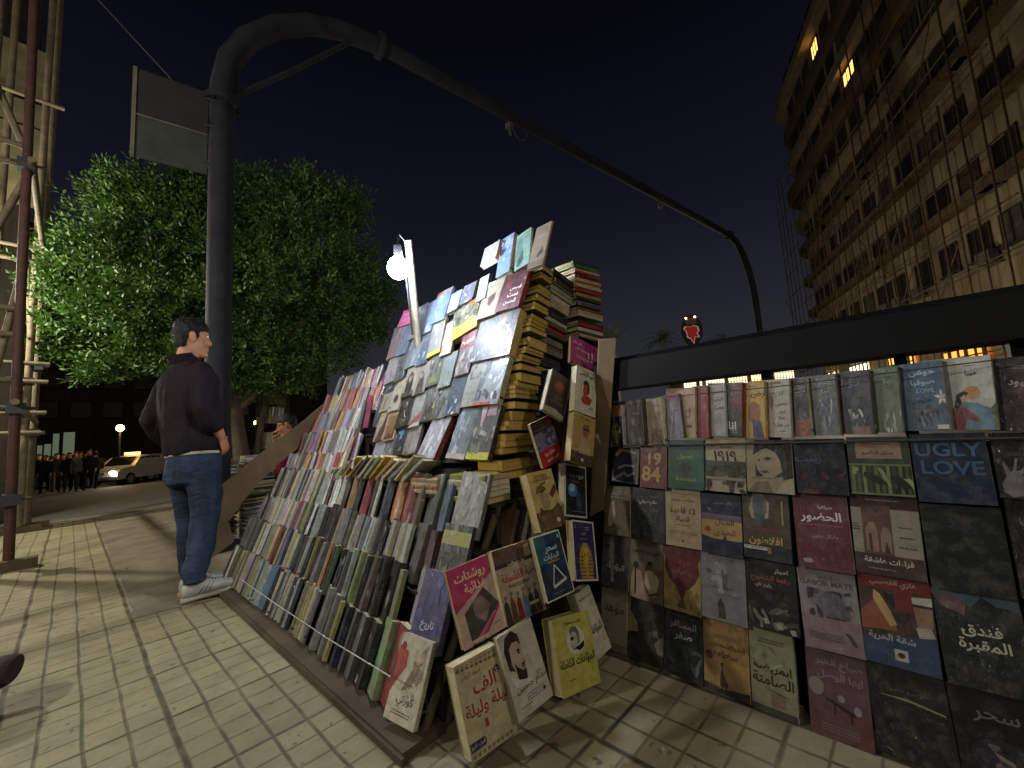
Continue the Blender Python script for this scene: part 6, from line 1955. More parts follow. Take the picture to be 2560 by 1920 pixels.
([1.3382,1.8004,1.21],[.03,-.9961,.0824],[.3946,.0875,.9147],.1107,.2175,.022,'68706c','4c504c','grey-green misty landscape book,centre of tower',1,[('N',0,0,1,.6,12,['5c6450','747c78','444c44'],141),
('L',.5,.85,.6,'9ca4a4',2)],'covers propped on the tall tower',.0),
([1.2942,1.5588,1.0891],[.0153,-.999,.0421],[.3893,.0447,.92],.1071,.2463,.022,'84867e','6c6c64','pale grey book with dark spatter at top,right half of tower',1,[('N',.2,.6,1,1,12,['3c3c38','6c6c64','54544c'],143),
('L',.5,.3,.7,'5c5c58',2)],'covers propped on the tall tower',.0),
([1.2954,1.4677,1.0923],[-.012,-.9994,-.033],[.3888,-.0351,.9206],.168,.2495,.035,'868c8e','b0a890','white-glinting grey portrait book with a cream spine at the tower edge',1,[('N',0,.1,1,1,22,['5c6468','a8b0b4','3c4448','c4ccd0'],145),  # white patches are glare painted over the portrait
('R',0,0,.7,.06,'b04c3c',.2)],'covers propped on the tall tower',.0),
([1.372,2.4218,1.3028],[.0608,-.9841,.1671],[.3906,.1775,.9033],.1278,.2167,.022,'847c80','5c5458','pale mauve book on the left edge of the tower,below the dull mauve',1,[('N',0,0,1,1,8,['948c90','746c70'],147),
('L',.5,.8,.6,'5c5458',2)],'covers propped on the tall tower',.0),
([1.3725,2.3033,1.3043],[.0539,-.9875,.1481],[.3924,.1574,.9062],.1066,.2144,.022,'3c4444','2c3434','dark green-grey book near the left edge of the tower,third row',1,[('N',0,0,1,1,9,['4c5454','2c3434','6c7474'],149)],'covers propped on the tall tower',.0),
([1.3316,2.1497,1.1919],[.0462,-.9909,.1268],[.3916,.1347,.9102],.1205,.2222,.022,'8c8478','5c5448','book with a dark hooded figure in a pale arch,left of tower',1,[('P',[(.2,.1),
(.2,.5),
(.3,.7),
(.5,.78),
(.68,.66),
(.75,.45),
(.8,.1)],'2c2824',.3),
('E',.47,.55,.13,.1,'948470',.4),
('R',0,0,1,.15,'3c3834',.3)],'covers propped on the tall tower',.0),
([1.3326,2.0327,1.1946],[.0453,-.9912,.1243],[.3946,.1321,.9093],.1174,.2106,.022,'7e7470','544c48','book with a dark veiled figure and a yellow slash,left-middle of tower',1,[('P',[(.2,.0),
(.25,.5),
(.45,.75),
(.68,.6),
(.85,0)],'3a3230',.4),
('E',.48,.58,.12,.09,'8c7868',.4),
('P',[(.1,.2),
(.18,.25),
(.42,.66),
(.36,.62)],'b0a840',0)],'covers propped on the tall tower',.0),
([1.2759,1.8863,1.0388],[.03,-.9961,.0825],[.3937,.0876,.915],.1189,.221,.022,'50504e','3c3c38','dark grey book with standing black rock figures,lower middle of tower',1,[('P',[(.1,0),
(.2,.4),
(.35,.55),
(.45,.3),
(.6,.5),
(.75,.45),
(.9,.1),
(.9,0)],'22221e',.4),
('N',0,.5,1,1,8,['64645f','84847c'],153),
('P',[(.75,.3),
(.85,.5),
(.9,.3)],'b0ac30',0)],'covers propped on the tall tower',.0),
([1.2774,1.7613,1.043],[.0355,-.9946,.0975],[.4026,.1035,.9095],.095,.1874,.022,'5c605c','444844','grey-green book with dark mottled figures,lower middle of tower',1,[('N',0,0,1,1,16,['3c403c','747874','2c302c'],155)],'covers propped on the tall tower',.0),
([1.2824,1.6777,1.0565],[.0313,-.9958,.0859],[.3947,.0913,.9143],.1228,.2165,.022,'3a4450','2c343c','blue-black book with bright film scratches,lower right of tower',1,[('N',0,0,1,.5,14,['5c6874','a4b0bc','2c3640'],157)],'covers propped on the tall tower',.0),  # pale blotches fill the lower half of the cover
([1.3063,2.3683,1.1222],[.0428,-.9921,.1176],[.3949,.1249,.9102],.1115,.2106,.022,'8a8274','1c2830','cream book with a navy top and a small red dancer,left edge of tower',0,[('R',0,.6,1,1,'1d2832',.2),
('T','نور',.5,.8,.12,'b0b4a8',1),
('P',[(.3,.1),
(.45,.5),
(.6,.45),
(.5,.25),
(.55,.08)],'84403a',.4)],'covers propped on the tall tower',.0),
([1.3046,2.2597,1.1177],[.0345,-.9949,.0947],[.3943,.1006,.9134],.118,.2167,.022,'9c9482','6c6454','cream book with a single dark round head,left of tower',0,[('E',.5,.38,.2,.13,'34302c',.3),
('R',.1,.8,.2,.92,'7c3c30',0),
('L',.6,.8,.4,'5c5448',4),
('R',.1,.1,.25,.16,'4c443c',0)],'covers propped on the tall tower',.0),
([1.2667,2.1211,1.0134],[.0422,-.9924,.116],[.3929,.1232,.9113],.1371,.219,.022,'27261f','3c3828','black book with a pale curving outline and gold script,lower left of tower',1,[('P',[(.2,.85),
(.3,.8),
(.55,.7),
(.5,.4),
(.58,.3),
(.7,.28),
(.6,.26),
(.5,.32),
(.42,.5),
(.46,.68)],'a09c84',0),
('T','روح',.5,.17,.1,'a08c40',0),
('N',0,0,1,1,6,['302f28','1c1c16'],161)],'covers propped on the tall tower',.0),
([1.2653,1.9785,1.0095],[.0459,-.9909,.1262],[.3941,.134,.9093],.0997,.2124,.022,'86867f','6c6c64','grey book with dull red diagonal brushwork at its foot,lower middle of tower',1,[('P',[(0,.1),
(.5,.3),
(1,.4),
(1,.2),
(.4,0),
(0,0)],'7a4444',.5),
('P',[(0,.02),
(.4,.12),
(.9,.1),
(.8,.0)],'a8a49c',.4),
('L',.5,.8,.6,'5c5c58',2)],'covers propped on the tall tower',.0),
([1.242,2.329,.9457],[.042,-.9924,.1154],[.3972,.1225,.9095],.1108,.2025,.022,'988c7c','5c4c3c','beige book with a draped maroon gown,lower left of tower',0,[('P',[(.2,.05),
(.35,.3),
(.6,.55),
(.7,.9),
(.85,.85),
(.95,.3),
(.8,.05)],'5c3430',.5),
('P',[(.1,.03),
(.9,.06),
(.8,.0),
(.2,0)],'4c2c28',.3),
('R',.05,.8,.25,.84,'3c342c',0)],'covers propped on the tall tower',.0),
([1.2417,2.2212,.9449],[.035,-.9948,.0962],[.3985,.1021,.9115],.1183,.2009,.022,'a08468','7c6450','tan book with a brown wooden doorway picture,lower left of tower',0,[('R',.08,.04,.92,.8,'7c5c40',.6),
('P',[(.1,.1),
(.4,.25),
(.7,.15),
(.9,.3),
(.9,.05),
(.1,.04)],'4c3424',.5),
('L',.5,.9,.6,'5c4430',1)],'covers propped on the tall tower',.0),
([1.2147,2.0645,.8707],[.0531,-.9879,.146],[.4057,.155,.9008],.0946,.1723,.022,'20262a','2c3034','black book with a blue star splash and yellow script,bottom left of tower',1,[('P',[(.2,.9),
(.35,.75),
(.5,.85),
(.6,.72),
(.75,.75),
(.6,.6),
(.65,.45),
(.45,.52),
(.3,.45),
(.35,.65)],'4c7ca0',.3),
('T','الف',.55,.15,.12,'a8a040',1),
('N',0,.2,1,.5,6,['2c343a','3c4448'],165)],'covers propped on the tall tower',.0),
([1.2144,1.9662,.8698],[.0418,-.9925,.1148],[.4117,.1217,.9032],.1222,.1617,.022,'7c7470','544c4c','warm grey mottled book at the bottom of the tower',0,[('N',0,0,1,.7,12,['8c8480','6c6460','5c5450'],167),
('L',.5,.85,.5,'4c4444',2)],'covers propped on the tall tower',.0),
([1.1857,2.2768,.8108],[.0562,-.9864,.1545],[.4521,.1631,.8769],.1171,.21,.022,'8f8894','6c6470','pale lilac book at the bottom left corner of the tower',0,[('T','رحلة',.5,.6,.14,'44404c',1),
('L',.5,.85,.6,'5c5864',1)],'covers propped on the tall tower',.0),
([1.1845,2.1514,.8118],[.0722,-.9775,.1984],[.4622,.2091,.8618],.1034,.21,.022,'5e5c5a','444240','dim grey swirling-pattern book beside the lilac one at tower bottom',1,[('N',0,0,1,1,12,['7c7a78','4c4a48','94928f'],169)],'covers propped on the tall tower',.0),
([1.2163,1.822,.8751],[-.0802,-.9721,-.2203],[.3829,-.2341,.8936],.1496,.2327,.04,'8b8b96','7c3a28','grey-lilac book in creased film with a reddish brown swirl spine,tower bottom',1,[('N',0,0,1,1,14,['a0a0ac','74747f','b4b4c0'],171)],'covers propped on the tall tower',.0),
([1.2094,1.579,.856],[-.0219,-.9979,-.0601],[.3881,-.0639,.9194],.1365,.2509,.022,'5c6670','484e54','blue-grey book under folded clear film at tower bottom',1,[('N',0,0,1,1,14,['7c8690','a0a8b4','4c5660'],173),
('R',0,0,1,.1,'9c9488',.3)],'covers propped on the tall tower',.0),
([1.2076,1.438,.8512],[-.0096,-.9996,-.0263],[.3882,-.0279,.9211],.1489,.2532,.03,'3f3f3c','201e1c','black picture book with a yellow strip at the foot,tower bottom corner',1,[('R',0,0,1,.13,'b0ac28',.5),
('N',0,.1,1,.6,18,['8c8c84','2c2c28','64645c'],175),
('P',[(.2,.98),
(.45,.98),
(.4,.6),
(.3,.6)],'a08c94',.4),
('R',.5,.8,.9,1,'8a6c78',.5)],'covers propped on the tall tower',.0)]
def mute(hx, k=.78, d=.9):
    v = [int(hx[i:i + 2], 16) for i in (0, 2, 4)]; l = .3 * v[0] + .6 * v[1] + .1 * v[2]; return '%02x%02x%02x' % tuple(int(d * (x * k + l * (1 - k))) for x in v)
def mute_art(a):
    f = lambda x: mute(x) if isinstance(x, str) and len(x) == 6 and all(c in '0123456789abcdef' for c in x) else [mute(q) for q in x] if isinstance(x, list) and x and isinstance(x[0], str) else x
    return tuple(x if a[0] == 'T' and i == 1 else f(x) for i, x in enumerate(a))
for (o, ex, ez, w, h, t, col, sp_, label, wrap, art, grp, ext) in BOOKS:
    if 'railing' in grp: col, sp_, art, wrap = mute(col), mute(sp_), [mute_art(a) for a in art], 1 if 'top row' in grp or len(label) % 3 == 0 else 0
    make_book(frame(o, ex, ez), w, h, t, col, sp_, label, grp, art, wrap, ext)
# ---------------------------------------------------------------- the stall itself
M_WOOD = plain('grey_wood', '5a4d3a', .85, var=.4, scale=5, bump=.5, bscale=22, vary_hex='3a3226'); M_DKW = plain('dark_wood', '2e2720', .85, var=.35, scale=6, bump=.4)
M_CARD = plain('brown_cardboard', '7c6648', .9, var=.25, scale=4, bump=.3, bscale=14, vary_hex='5e4c36')
stall = thing('book_stall', 'stepped wooden book stand loaded with books, standing on the paving', 'stall', (.72, 1.2, 0))
def sp(name, mb, mat, M=None): 
    o = mb.build(name, mat, stall); o.matrix_parent_inverse = Matrix.Translation((-.72, -1.2, 0)); return o
LAM = radians(22); Y0, Y1 = 1.22, 3.70
ROWX = lambda k: .755 + .1 * k
ROWZ = lambda k: .05 + .16 * k
m = MB(); m.box((.70, Y0 - .03, 0), (.712, Y1, .022)); m.box((.712, Y0 - .02, .0), (.87, Y1, .030)); sp('base_rail', m, M_WOOD)
for k in range(1, 9):
    m = MB(); z = ROWZ(k) - .012; x = ROWX(k) - .004; y0 = Y0 if k < 4 else (2.36 if k > 4 else Y0); m.box((x, y0, z - .012), (x + .16, Y1, z)); m.box((x + .02, y0, z - .17), (x + .034, Y1, z - .012)); sp('shelf', m, M_DKW)
for y in (1.235, 2.4, 3.66):
    for dx in (0, .1):
        m = MB(); m.tube([Vector((.80 + dx, y, 0)), Vector((1.58 + dx, y, 1.25)) if y > 2 else Vector((1.2 + dx, y, .66))], .016, 6); sp('side_rail', m, M_WOOD)
    m = MB(); m.box((1.62, y - .02, 0), (1.66, y + .02, 1.25 if y > 2 else 1.2)); sp('rear_post', m, M_WOOD)
m = MB(); m.box((2.0, 1.33, 0), (2.3, 1.62, 1.47)); m.box((1.47, 1.33, 0), (1.8, 1.6, .36)); m.box((1.66, 1.48, .37), (1.98, 1.62, 1.5)); sp('end_crate', m, M_DKW)
m = MB(); m.box((1.60, 1.24, .0), (1.615, 2.4, 1.25)); m.box((1.24, 1.47, .70), (1.6, 2.36, .80)); sp('back_board', m, M_DKW)
tb = MB(); tb.add([(1.25, 1.49, .83), (1.25, 2.36, .83), (1.56, 2.36, 1.66), (1.56, 1.49, 1.66), (1.34, 1.49, .80), (1.34, 2.36, .80), (1.66, 2.36, 1.66), (1.66, 1.49, 1.66)], [(0, 1, 2, 3), (4, 7, 6, 5), (0, 3, 7, 4), (1, 5, 6, 2), (3, 2, 6, 7), (0, 4, 5, 1)]); sp('tower_backing', tb, M_DKW)
def slab(pts, th, dv): # flat sheet of real thickness
    m = MB(); n = len(pts); a = [Vector(p) for p in pts]; b = [p + Vector(dv) * th for p in a]
    m.add(a + b, [tuple(range(n)), tuple(range(2 * n - 1, n - 1, -1))] + [(k, n + k, n + (k + 1) % n, (k + 1) % n) for k in range(n)]); return m
sb = slab([(.66, 3.74, .47), (.79, 3.74, .70), (1.07, 3.74, .93), (1.37, 3.74, 1.16), (1.80, 3.74, 1.52), (1.86, 3.74, 1.42), (1.49, 3.74, 1.05), (1.15, 3.74, .80), (.95, 3.74, .59), (.84, 3.74, .43), (.76, 3.74, .38)], .02, (0, 1, 0)); tag(sb.build('side_board', M_CARD), 'long sloping brown cardboard side board at the far end of the stall', 'board')
fb_ = slab([(.60, 3.80, .24), (.66, 3.78, .45), (.83, 3.76, .42), (.86, 3.72, .27), (.72, 3.70, .19)], .012, (0, 1, 0)); tag(fb_.build('cardboard_flap', M_CARD), 'dark folded cardboard flap below the sloping side board', 'cardboard')
cb = slab([(1.6, .935, 1.345), (1.6, .855, 1.335), (1.6, .985, .60), (1.6, 1.06, .56)], .012, (.5, .86, 0)); tag(cb.build('cardboard_sheet', M_CARD), 'tall brown cardboard sheet standing between the stall end and the railing', 'cardboard')
# lamp post and bulb on the stall
lp = thing('stall_lamp', 'bare bright white bulb on a leaning timber post above the stall', 'lamp', (1.46, 2.16, 1.5))
m = MB(); a, b = Vector((1.475, 2.15, 1.50)), Vector((1.219, 1.84, 2.032)); dz = (b - a).normalized(); u_ = Vector((.68, -.73, 0)); v_ = dz.cross(u_)
m.loft([(a, u_ * .024, v_ * .018), (b, u_ * .021, v_ * .016)], 4); o = m.build('post', plain('pale_timber', 'a89c84', .8, bump=.4), lp); o.matrix_parent_inverse = Matrix.Translation((-1.46, -2.16, -1.5))
m = MB(); m.ball(BULB, (.054, .054, .06), 24, 14); m.build('bulb', glow('bulb_glass', 'e0ecff', 225), lp).matrix_parent_inverse = Matrix.Translation((-1.46, -2.16, -1.5)); bpy.data.objects[-1] if False else None
m = MB(); m.tube([BULB + Vector((0, 0, .06)), BULB + Vector((0, 0, .12))], .02, 10); m.tube([BULB + Vector((0, 0, .12)), BULB + Vector((.01, 0, .19)), b + Vector((-.02, .0, -.01))], .005, 6); m.tube([b + Vector((-.03, .02, -.06)), Vector((1.23, 1.89, 1.85)), Vector((1.32, 2.0, 1.70)), Vector((1.40, 2.1, 1.58))], .005, 6)
m.build('socket', M_STEEL, lp).matrix_parent_inverse = Matrix.Translation((-1.46, -2.16, -1.5))
for ob in lp.children:
    if ob.name.startswith('bulb'): ob.visible_shadow = True
# elastic cord across the lowest row
cd_ = MB(); cd_.tube([(.748, 3.1, .155), (.742, 2.4, .165), (.738, 1.8, .178), (.735, 1.30, .200)], .0022, 6); tag(cd_.build('cord', plain('white_cord', 'b8b4a8', .7)), 'thin white elastic cord stretched across the lowest row of spines', 'cord')
# ---------------------------------------------------------------- rows of spines
CN = {'cream': 'b4a888', 'white': 'bdb8ac', 'sage': '8d9480', 'grey': '77766f', 'dark grey': '43433f', 'black': '1f1e1d', 'navy': '1f2940', 'blue': '4a6a8c', 'pale blue': '8fa6ac', 'teal': '3a6a7c', 'red': 'a02024', 'maroon': '4c1c20', 'orange': 'b06a2c', 'yellow': 'b49a3c', 'olive': '8c8a3c', 'green': '3e6a3c', 'light green': '7c9a5c', 'lime green': '7c9a34', 'dark green': '2c3a2a', 'brown': '5c4836', 'dark brown': '382c24', 'tan': '9c8058', 'pink': 'b4949c', 'violet': '403a74', 'mauve': '7c6c74', 'peach': 'c09878', 'purple': '6a5a8c'}
ORD = 'nearest,second,third,fourth,fifth,sixth,seventh,eighth,ninth,tenth,eleventh,twelfth,thirteenth,fourteenth,fifteenth,sixteenth,seventeenth,eighteenth,nineteenth,twentieth,twenty-first,twenty-second,twenty-third,twenty-fourth,twenty-fifth,twenty-sixth,twenty-seventh,twenty-eighth,twenty-ninth,thirtieth,thirty-first,thirty-second,thirty-third,thirty-fourth,thirty-fifth'.split(',')
ROWNAME = ['lowest', 'second', 'third', 'fourth']
ROWS = [
 'cream/red.34 red.30 light green.30 black.24 dark grey.22 dark grey.20 navy.22 yellow.16 grey.30 grey.26 mauve.12 cream.12 white.13 yellow.13 cream.15 olive.22 navy.15 white.15 dark grey.14 cream.18 cream.16 grey.14 dark grey.13 cream.16 maroon.14 black.14 teal.20 blue.22 sage.16 sage.18 sage.16 teal.14 cream.14 sage.15',
 'violet.46 white.50 olive.16 black.30 black.26 brown.22 dark brown.20 lime green.20 sage.18 dark grey.20 black.24 green.16 brown.20 orange.15 dark grey.18 grey.15 maroon.18 olive.18 black.16 sage.18 brown.18 black.14 dark grey.16 cream.14 olive.15 cream.16 navy.18 purple.14 black.14 yellow.14 maroon.14 red.14 orange.14 peach.14',
 'black/olive.30 pale blue.22 maroon.22 brown.26 sage.16 cream.22 cream.20 black.16 dark grey.18 cream.15 pale blue.15 grey.18 mauve.18 cream.15 brown.20 grey.15 grey.16 tan.15 black.18 brown.15 dark brown.26 dark brown.22 sage.16 sage.16 navy.16 white.16 black.14 olive.16 olive.15 brown.15 pink.15 red.15 brown.15',
 'grey.34 mauve.28 blue.20 dark green.34 brown.20 red.34 orange.32 navy.30 cream.12 dark brown.36 red.32 black.22 orange.30 dark brown.20 cream.22 white.20 cream.20 maroon.16 white.20 sage.18 sage.18 dark green.16 olive.15 brown.15 pink.15 cream.15 mauve.15 yellow.15 navy.14 grey.14']
rg = random.Random(21)
stuff = MB(); stuffp = MB()
def place_row_book(k, y, th, lam, cname, t, h, w, jit=0., roll=0.):
    """spine-bottom corner sits on the row's shelf line at y; th: how far the cover turns from facing -X"""
    ex = Vector((-sin(th), -cos(th), 0)); Rl = Matrix.Rotation(lam, 3, 'Y'); ex = Rl @ ex; ez = Rl @ Vector((0, 0, 1))
    if roll: Rr = Matrix.Rotation(roll, 3, 'X'); ex = Rr @ ex; ez = Rr @ ez
    org = Vector((ROWX(k) + .004 + jit, y, ROWZ(k) + .002)) - ex * w
    org.z = max(org.z, ROWZ(k) + .002 - max(0, (ex * w).z))
    return frame(org, ex, ez)
FULL = {0: [('P', [(0, .3), (.2, .5), (.35, .62), (.3, .8), (0, .85)], 'a04034', .5), ('E', .12, .85, .08, .05, '7a1c1c', .2), ('P', [(.35, .35), (.5, .55), (.75, .85), (.9, .95), (.85, .7), (.6, .4)], '7c705c', .6), ('N', .3, .3, .9, .9, 10, ['a09478', '8c8068', 'b0a488'], 301), ('T', 'كورتي', .55, .25, .12, '3a3228', 0), ('L', .5, .12, .6, '5c5040', 2)],
        1: [('N', 0, .2, 1, 1, 14, ['4c4880', '443f76', '5a568c'], 303), ('T', 'تاريخ', .5, .3, .12, 'c0bcd0', 1), ('L', .5, .15, .6, '8c88a8', 2)],
        2: [('R', 0, .7, 1, .9, '8c8a3c', .5), ('N', 0, 0, 1, .7, 14, ['4a4634', '2c2a20', '6c6844'], 305)], 3: [('N', 0, 0, 1, 1, 16, ['7f7f78', '6e6e68', '8a8a83'], 307)]}
seen_labels = set()
for k, row in enumerate(ROWS):
    y = Y0 + .0; items = []; dz4 = (0, .02, .005, .03)[k]
    for tok in row.replace('light green', 'light_green').replace('lime green', 'lime_green').replace('dark grey', 'dark_grey').replace('dark green', 'dark_green').replace('dark brown', 'dark_brown').replace('pale blue', 'pale_blue').split():
        c, t = tok.split('.'); items.append((c.replace('_', ' '), int(t) / 1000))
    i = 0
    while y < Y1 - .04:
        if i < len(items): c, t = items[i]
        else: c, t = rg.choice(['cream', 'sage', 'brown', 'navy', 'pink', 'olive', 'grey', 'white', 'maroon']), rg.uniform(.012, .02)
        sub = None
        if '/' in c: c, sub = c.split('/')
        far = clampm((y - 1.4) / 1.7); th = radians(18 + 15 * far + rg.uniform(-1.5, 1.5)); t *= 1.22; lam = LAM + radians(rg.uniform(-1.2, 1.2)); h = rg.uniform(.215, .238) if k != 3 else rg.uniform(.215, .25); w = .135
        if t >= .03: h = rg.uniform(.235, .255)
        if k == 0 and i == 1: h = .25
        if i == 0: th, t, lam = radians(-13), (.022, .034, .024, .028)[k], LAM
        roll = radians(rg.uniform(-1.2, 1.2)) + (radians(-6) if k == 3 and 5 <= i <= 17 else 0)
        M = Matrix.Translation((0, 0, dz4)) @ place_row_book(k, y, th, lam, c, t, h, w, rg.uniform(-.004, .004), roll)
        base = CN[c]; r_, g_, b_ = [int(base[q:q + 2], 16) for q in (0, 2, 4)]; f = rg.uniform(.85, 1.12); lm = .3 * r_ + .6 * g_ + .1 * b_; r_, g_, b_ = [v * .64 + (lm * 1.0) * .36 for v in (r_, g_, b_)]; hexc = '%02x%02x%02x' % tuple(min(255, int(v * f)) for v in (r_, g_, b_))
        cov = hexc if rg.random() < .45 else '%02x%02x%02x' % tuple(int(v * .45 + 62) for v in (r_, g_, b_))
        if sub: spx = hexc
        art = FULL.get(k, ()) if i == 0 else [('N', .3, 0, 1, 1, 5, [hexc, '8a8678', '4a483f'], 400 + i + 40 * k)] if t > .02 else ()
        if i == 0: cov = hexc
        nlim = (30, 30, 28, 26)[k]
        if i < nlim:
            bulk = 'thick ' if t >= .028 else 'slim ' if t < .0155 else ''
            lab = f'{bulk}{c} spine, {ORD[i]} {"book" if i == 0 else "from the near end"} in the {ROWNAME[k]} row of the stall'
            make_book(M, w, h, t, cov, hexc, lab, f'spines in the {ROWNAME[k]} row', art, 1 if (i == 0 or k == 3 or rg.random() < .3) else 0)
        else:
            b = MB(); cover_body(b, w, h, t, lin(cov, .4), lin(hexc, .35)); spine_marks(b, w, h, t, lin(hexc), rg); b.box((.0025, .0016, .002), (w - .004, t - .0016, h - .002), lin(rg.choice(PAGEC)))
            b.v = [tuple(M @ Vector(p)) for p in b.v]; merge(stuff, b)
        y += (.125, .09, .09, .08)[k] + t if i == 0 else t / max(.30, sin(th)) * rg.uniform(.92, 1.04)
        i += 1
# upper rows at the far half of the stall: small in the picture, one mass
PAST = ['b8b0a0', 'b4a888', '9a5a4c', 'b48a50', 'a89cae', '7c6c9c', '5c7c9c', '8c9c8c', 'b0a4b4', 'c08848', 'b07c7c', '6c5a4c', '9c9c94', 'c4bcb4', '506a5c', 'bca0a4', '4c4c54', 'b09c6c', 'a03c34', 'd0ccc8']
for k in range(4, 9):
    y = 2.40 + .03 * (k - 4) + (.25 if k < 7 else 0)
    while y < Y1 - .05:
        t = rg.uniform(.011, .024); th = radians(34 + rg.uniform(-6, 8)); M = place_row_book(k, y, th, LAM + radians(rg.uniform(-4, 4)), '', t, 0, .13, rg.uniform(-.008, .008), radians(rg.uniform(-4, 3)))
        h = rg.uniform(.19, .225); cx = rg.choice(PAST); b = MB(); cover_body(b, .13, h, t, lin(rg.choice(PAST), .4), lin(cx, .35)); spine_marks(b, .13, h, t, lin(cx), rg); b.box((.0025, .0016, .002), (.126, t - .0016, h - .002), lin('c8c0a8'))
        b.v = [tuple(M @ Vector(p)) for p in b.v]; merge(stuff, b); y += t / sin(th) * rg.uniform(.95, 1.1)
# the fan of books tipped over on the ledge below the tower
led = ['sage', 'cream', 'grey', 'cream', 'tan', 'yellow', 'sage', 'cream', 'dark grey', 'tan', 'yellow', 'grey', 'cream', 'sage', 'grey', 'white', 'cream', 'sage', 'cream', 'white']
for i, c in enumerate(led):
    y = 1.80 + i * .066; t = rg.uniform(.012, .02); a = radians(rg.uniform(28, 38)); zz = ROWZ(4) + .05 + (.0 if i < 11 else -.03 * (i - 10) * .5)
    # lies on its long edge, spine down the slope, tipped towards the far end
    ez = Vector((.10, -cos(a), sin(a))).normalized(); ex = Vector((-1, 0, .12)).normalized()
    M = frame((1.27, y + .05, zz), ex, ez); hx = CN[c]
    make_book(M, .135, .2, t, hx, hx, f'{c} book tipped over, {ORD[i].replace("nearest", "first")} from the right in the fan on the ledge', 'books fanned on the ledge below the tower', (), 0)
# flat piles at the foot of the tower
for j, (yc, cs, nm) in enumerate(((1.66, ['dark green', 'cream', 'orange', 'cream', 'tan'], 'left'), (1.36, ['olive', 'sage', 'cream', 'cream', 'olive'], 'right'))):
    z = ROWZ(4) - .01 + (.0)
    for i, c in enumerate(cs):
        t = rg.uniform(.014, .019) if j == 0 else rg.uniform(.018, .024); hx = CN[c]
        M = Matrix(((0, -1, 0, 0), (1, 0, 0, 0), (0, 0, 1, 0), (0, 0, 0, 1)))
        ex = Vector((-1, rg.uniform(-.06, .06), 0)); ez = Vector((ex.y, -ex.x, 0)); 
        make_book(frame((1.275, yc - (.1 if j == 0 else .13), z), ex, -ez if ez.y < 0 else ez), .14, .20 if j == 0 else .235, t, hx, hx, f'flat {c} book, {ORD[i].replace("nearest", "bottom")} up in the {nm} pile at the foot of the tower', 'flat piles at the foot of the tower', (), 1)
        z += t + .0006
        M = None
yb = make_book(frame((1.20, 1.27, .655), (1, -.02, -.02), (.02, 1, 0)), .26, .17, .042, '5c5040', 'c0983c', 'thick yellow-edged book jutting out under the tower corner', 'flat books at the tower corner', (), 0, page='c49a3c')
# corner stack: page blocks facing the paving
z = .80; i = 0; st_ = []
while z < 1.86 and i < 35:
    t = rg.choice([.016, .02, .024, .028, .034, .042, .05]); X = 1.275 + (z + t - .834) * .435 + rg.uniform(-.006, .006); wd = .085 + .11 * clampm(1.9 - z) + rg.uniform(-.01, .012); X *= .954; st_.append((z, t, X, wd)); z += t + .001; i += 1
for i, (z, t, X, wd) in enumerate(st_):
    n = len(st_) - 1 - i; yaw = .22 + rg.uniform(-.05, .05); rl = -.16 * clampm((z - .9) / .7)
    ex = Vector((cos(yaw), sin(yaw) * .3, rl)).normalized(); ez = Vector((-sin(yaw) * .3, cos(yaw), 0)).normalized()   # book lies flat: 'height' runs into the stack
    M = frame((X, 1.24 + rg.uniform(-.006, .008), z), ex, ez)
    make_book(M, wd, .145, t, rg.choice(['4a4034', '8a7c58', '2c2620', '7c6c48']), '6c5c3c', f'yellowed page block, {ORD[n].replace("nearest", "topmost")} down the corner stack of the tower', 'page blocks in the corner stack of the tower', (), 0, page=rg.choice(['ccaa58', 'c09c4c', 'd0b066', 'c4a258']), marks=False)
def spine_stack(cols, x0, x1, z_at, y, yaw, roll, label, group, ln=.2):
    """cols from the top down: flat books, spines to the paving side"""
    hs = [c[1] for c in cols]; tot = sum(hs)
    for i, (c, t) in enumerate(cols):
        f0 = (sum(hs[:i + 1])) / tot; z = z_at[1] + (z_at[0] - z_at[1]) * f0; hgt = (z_at[1] - z_at[0]) * t / tot - .0008
        x = x0[1] + (x0[0] - x0[1]) * f0 + rg.uniform(-.006, .006); rl = roll[1] + (roll[0] - roll[1]) * f0
        along = Vector((cos(yaw) * cos(rl), sin(yaw) * cos(rl), sin(rl))); depth = Vector((-sin(yaw), cos(yaw), 0)); up_ = along.cross(depth)
        # book 'height' runs along the spine, spine (+x local) faces the paving (-depth)
        ez = along; ex = -depth; M = frame(Vector((x, y + rg.uniform(-.006, .006), z)) + depth * .14, ex, ez)
        hx = CN.get(c, c); nm = c if c in CN else 'grey'
        make_book(M, .14, (x1[1] - x0[1]) * 1.0 if False else ln + rg.uniform(-.008, .008), hgt, hx, hx, f'flat {nm} book, {ORD[i].replace("nearest", "topmost")} down the {label}', group, (), 0, cat='book', marks=True)
S3 = [('navy', 10), ('green', 9), ('cream', 11), ('red', 6), ('maroon', 9), ('peach', 10), ('peach', 8), ('cream', 8), ('red', 9), ('olive', 15), ('black', 9), ('purple', 10), ('dark grey', 7), ('brown', 9), ('peach', 10), ('white', 8), ('maroon', 4), ('maroon', 14), ('red', 7), ('white', 10), ('dark brown', 10), ('cream', 8), ('black', 6)]
spine_stack(S3, (2.0, 2.01), (2.0, 2.02), (1.487, 1.97), 1.30, .0, (-.03, .11), 'taller spine stack against the sky', 'books in the stack against the sky', .28)
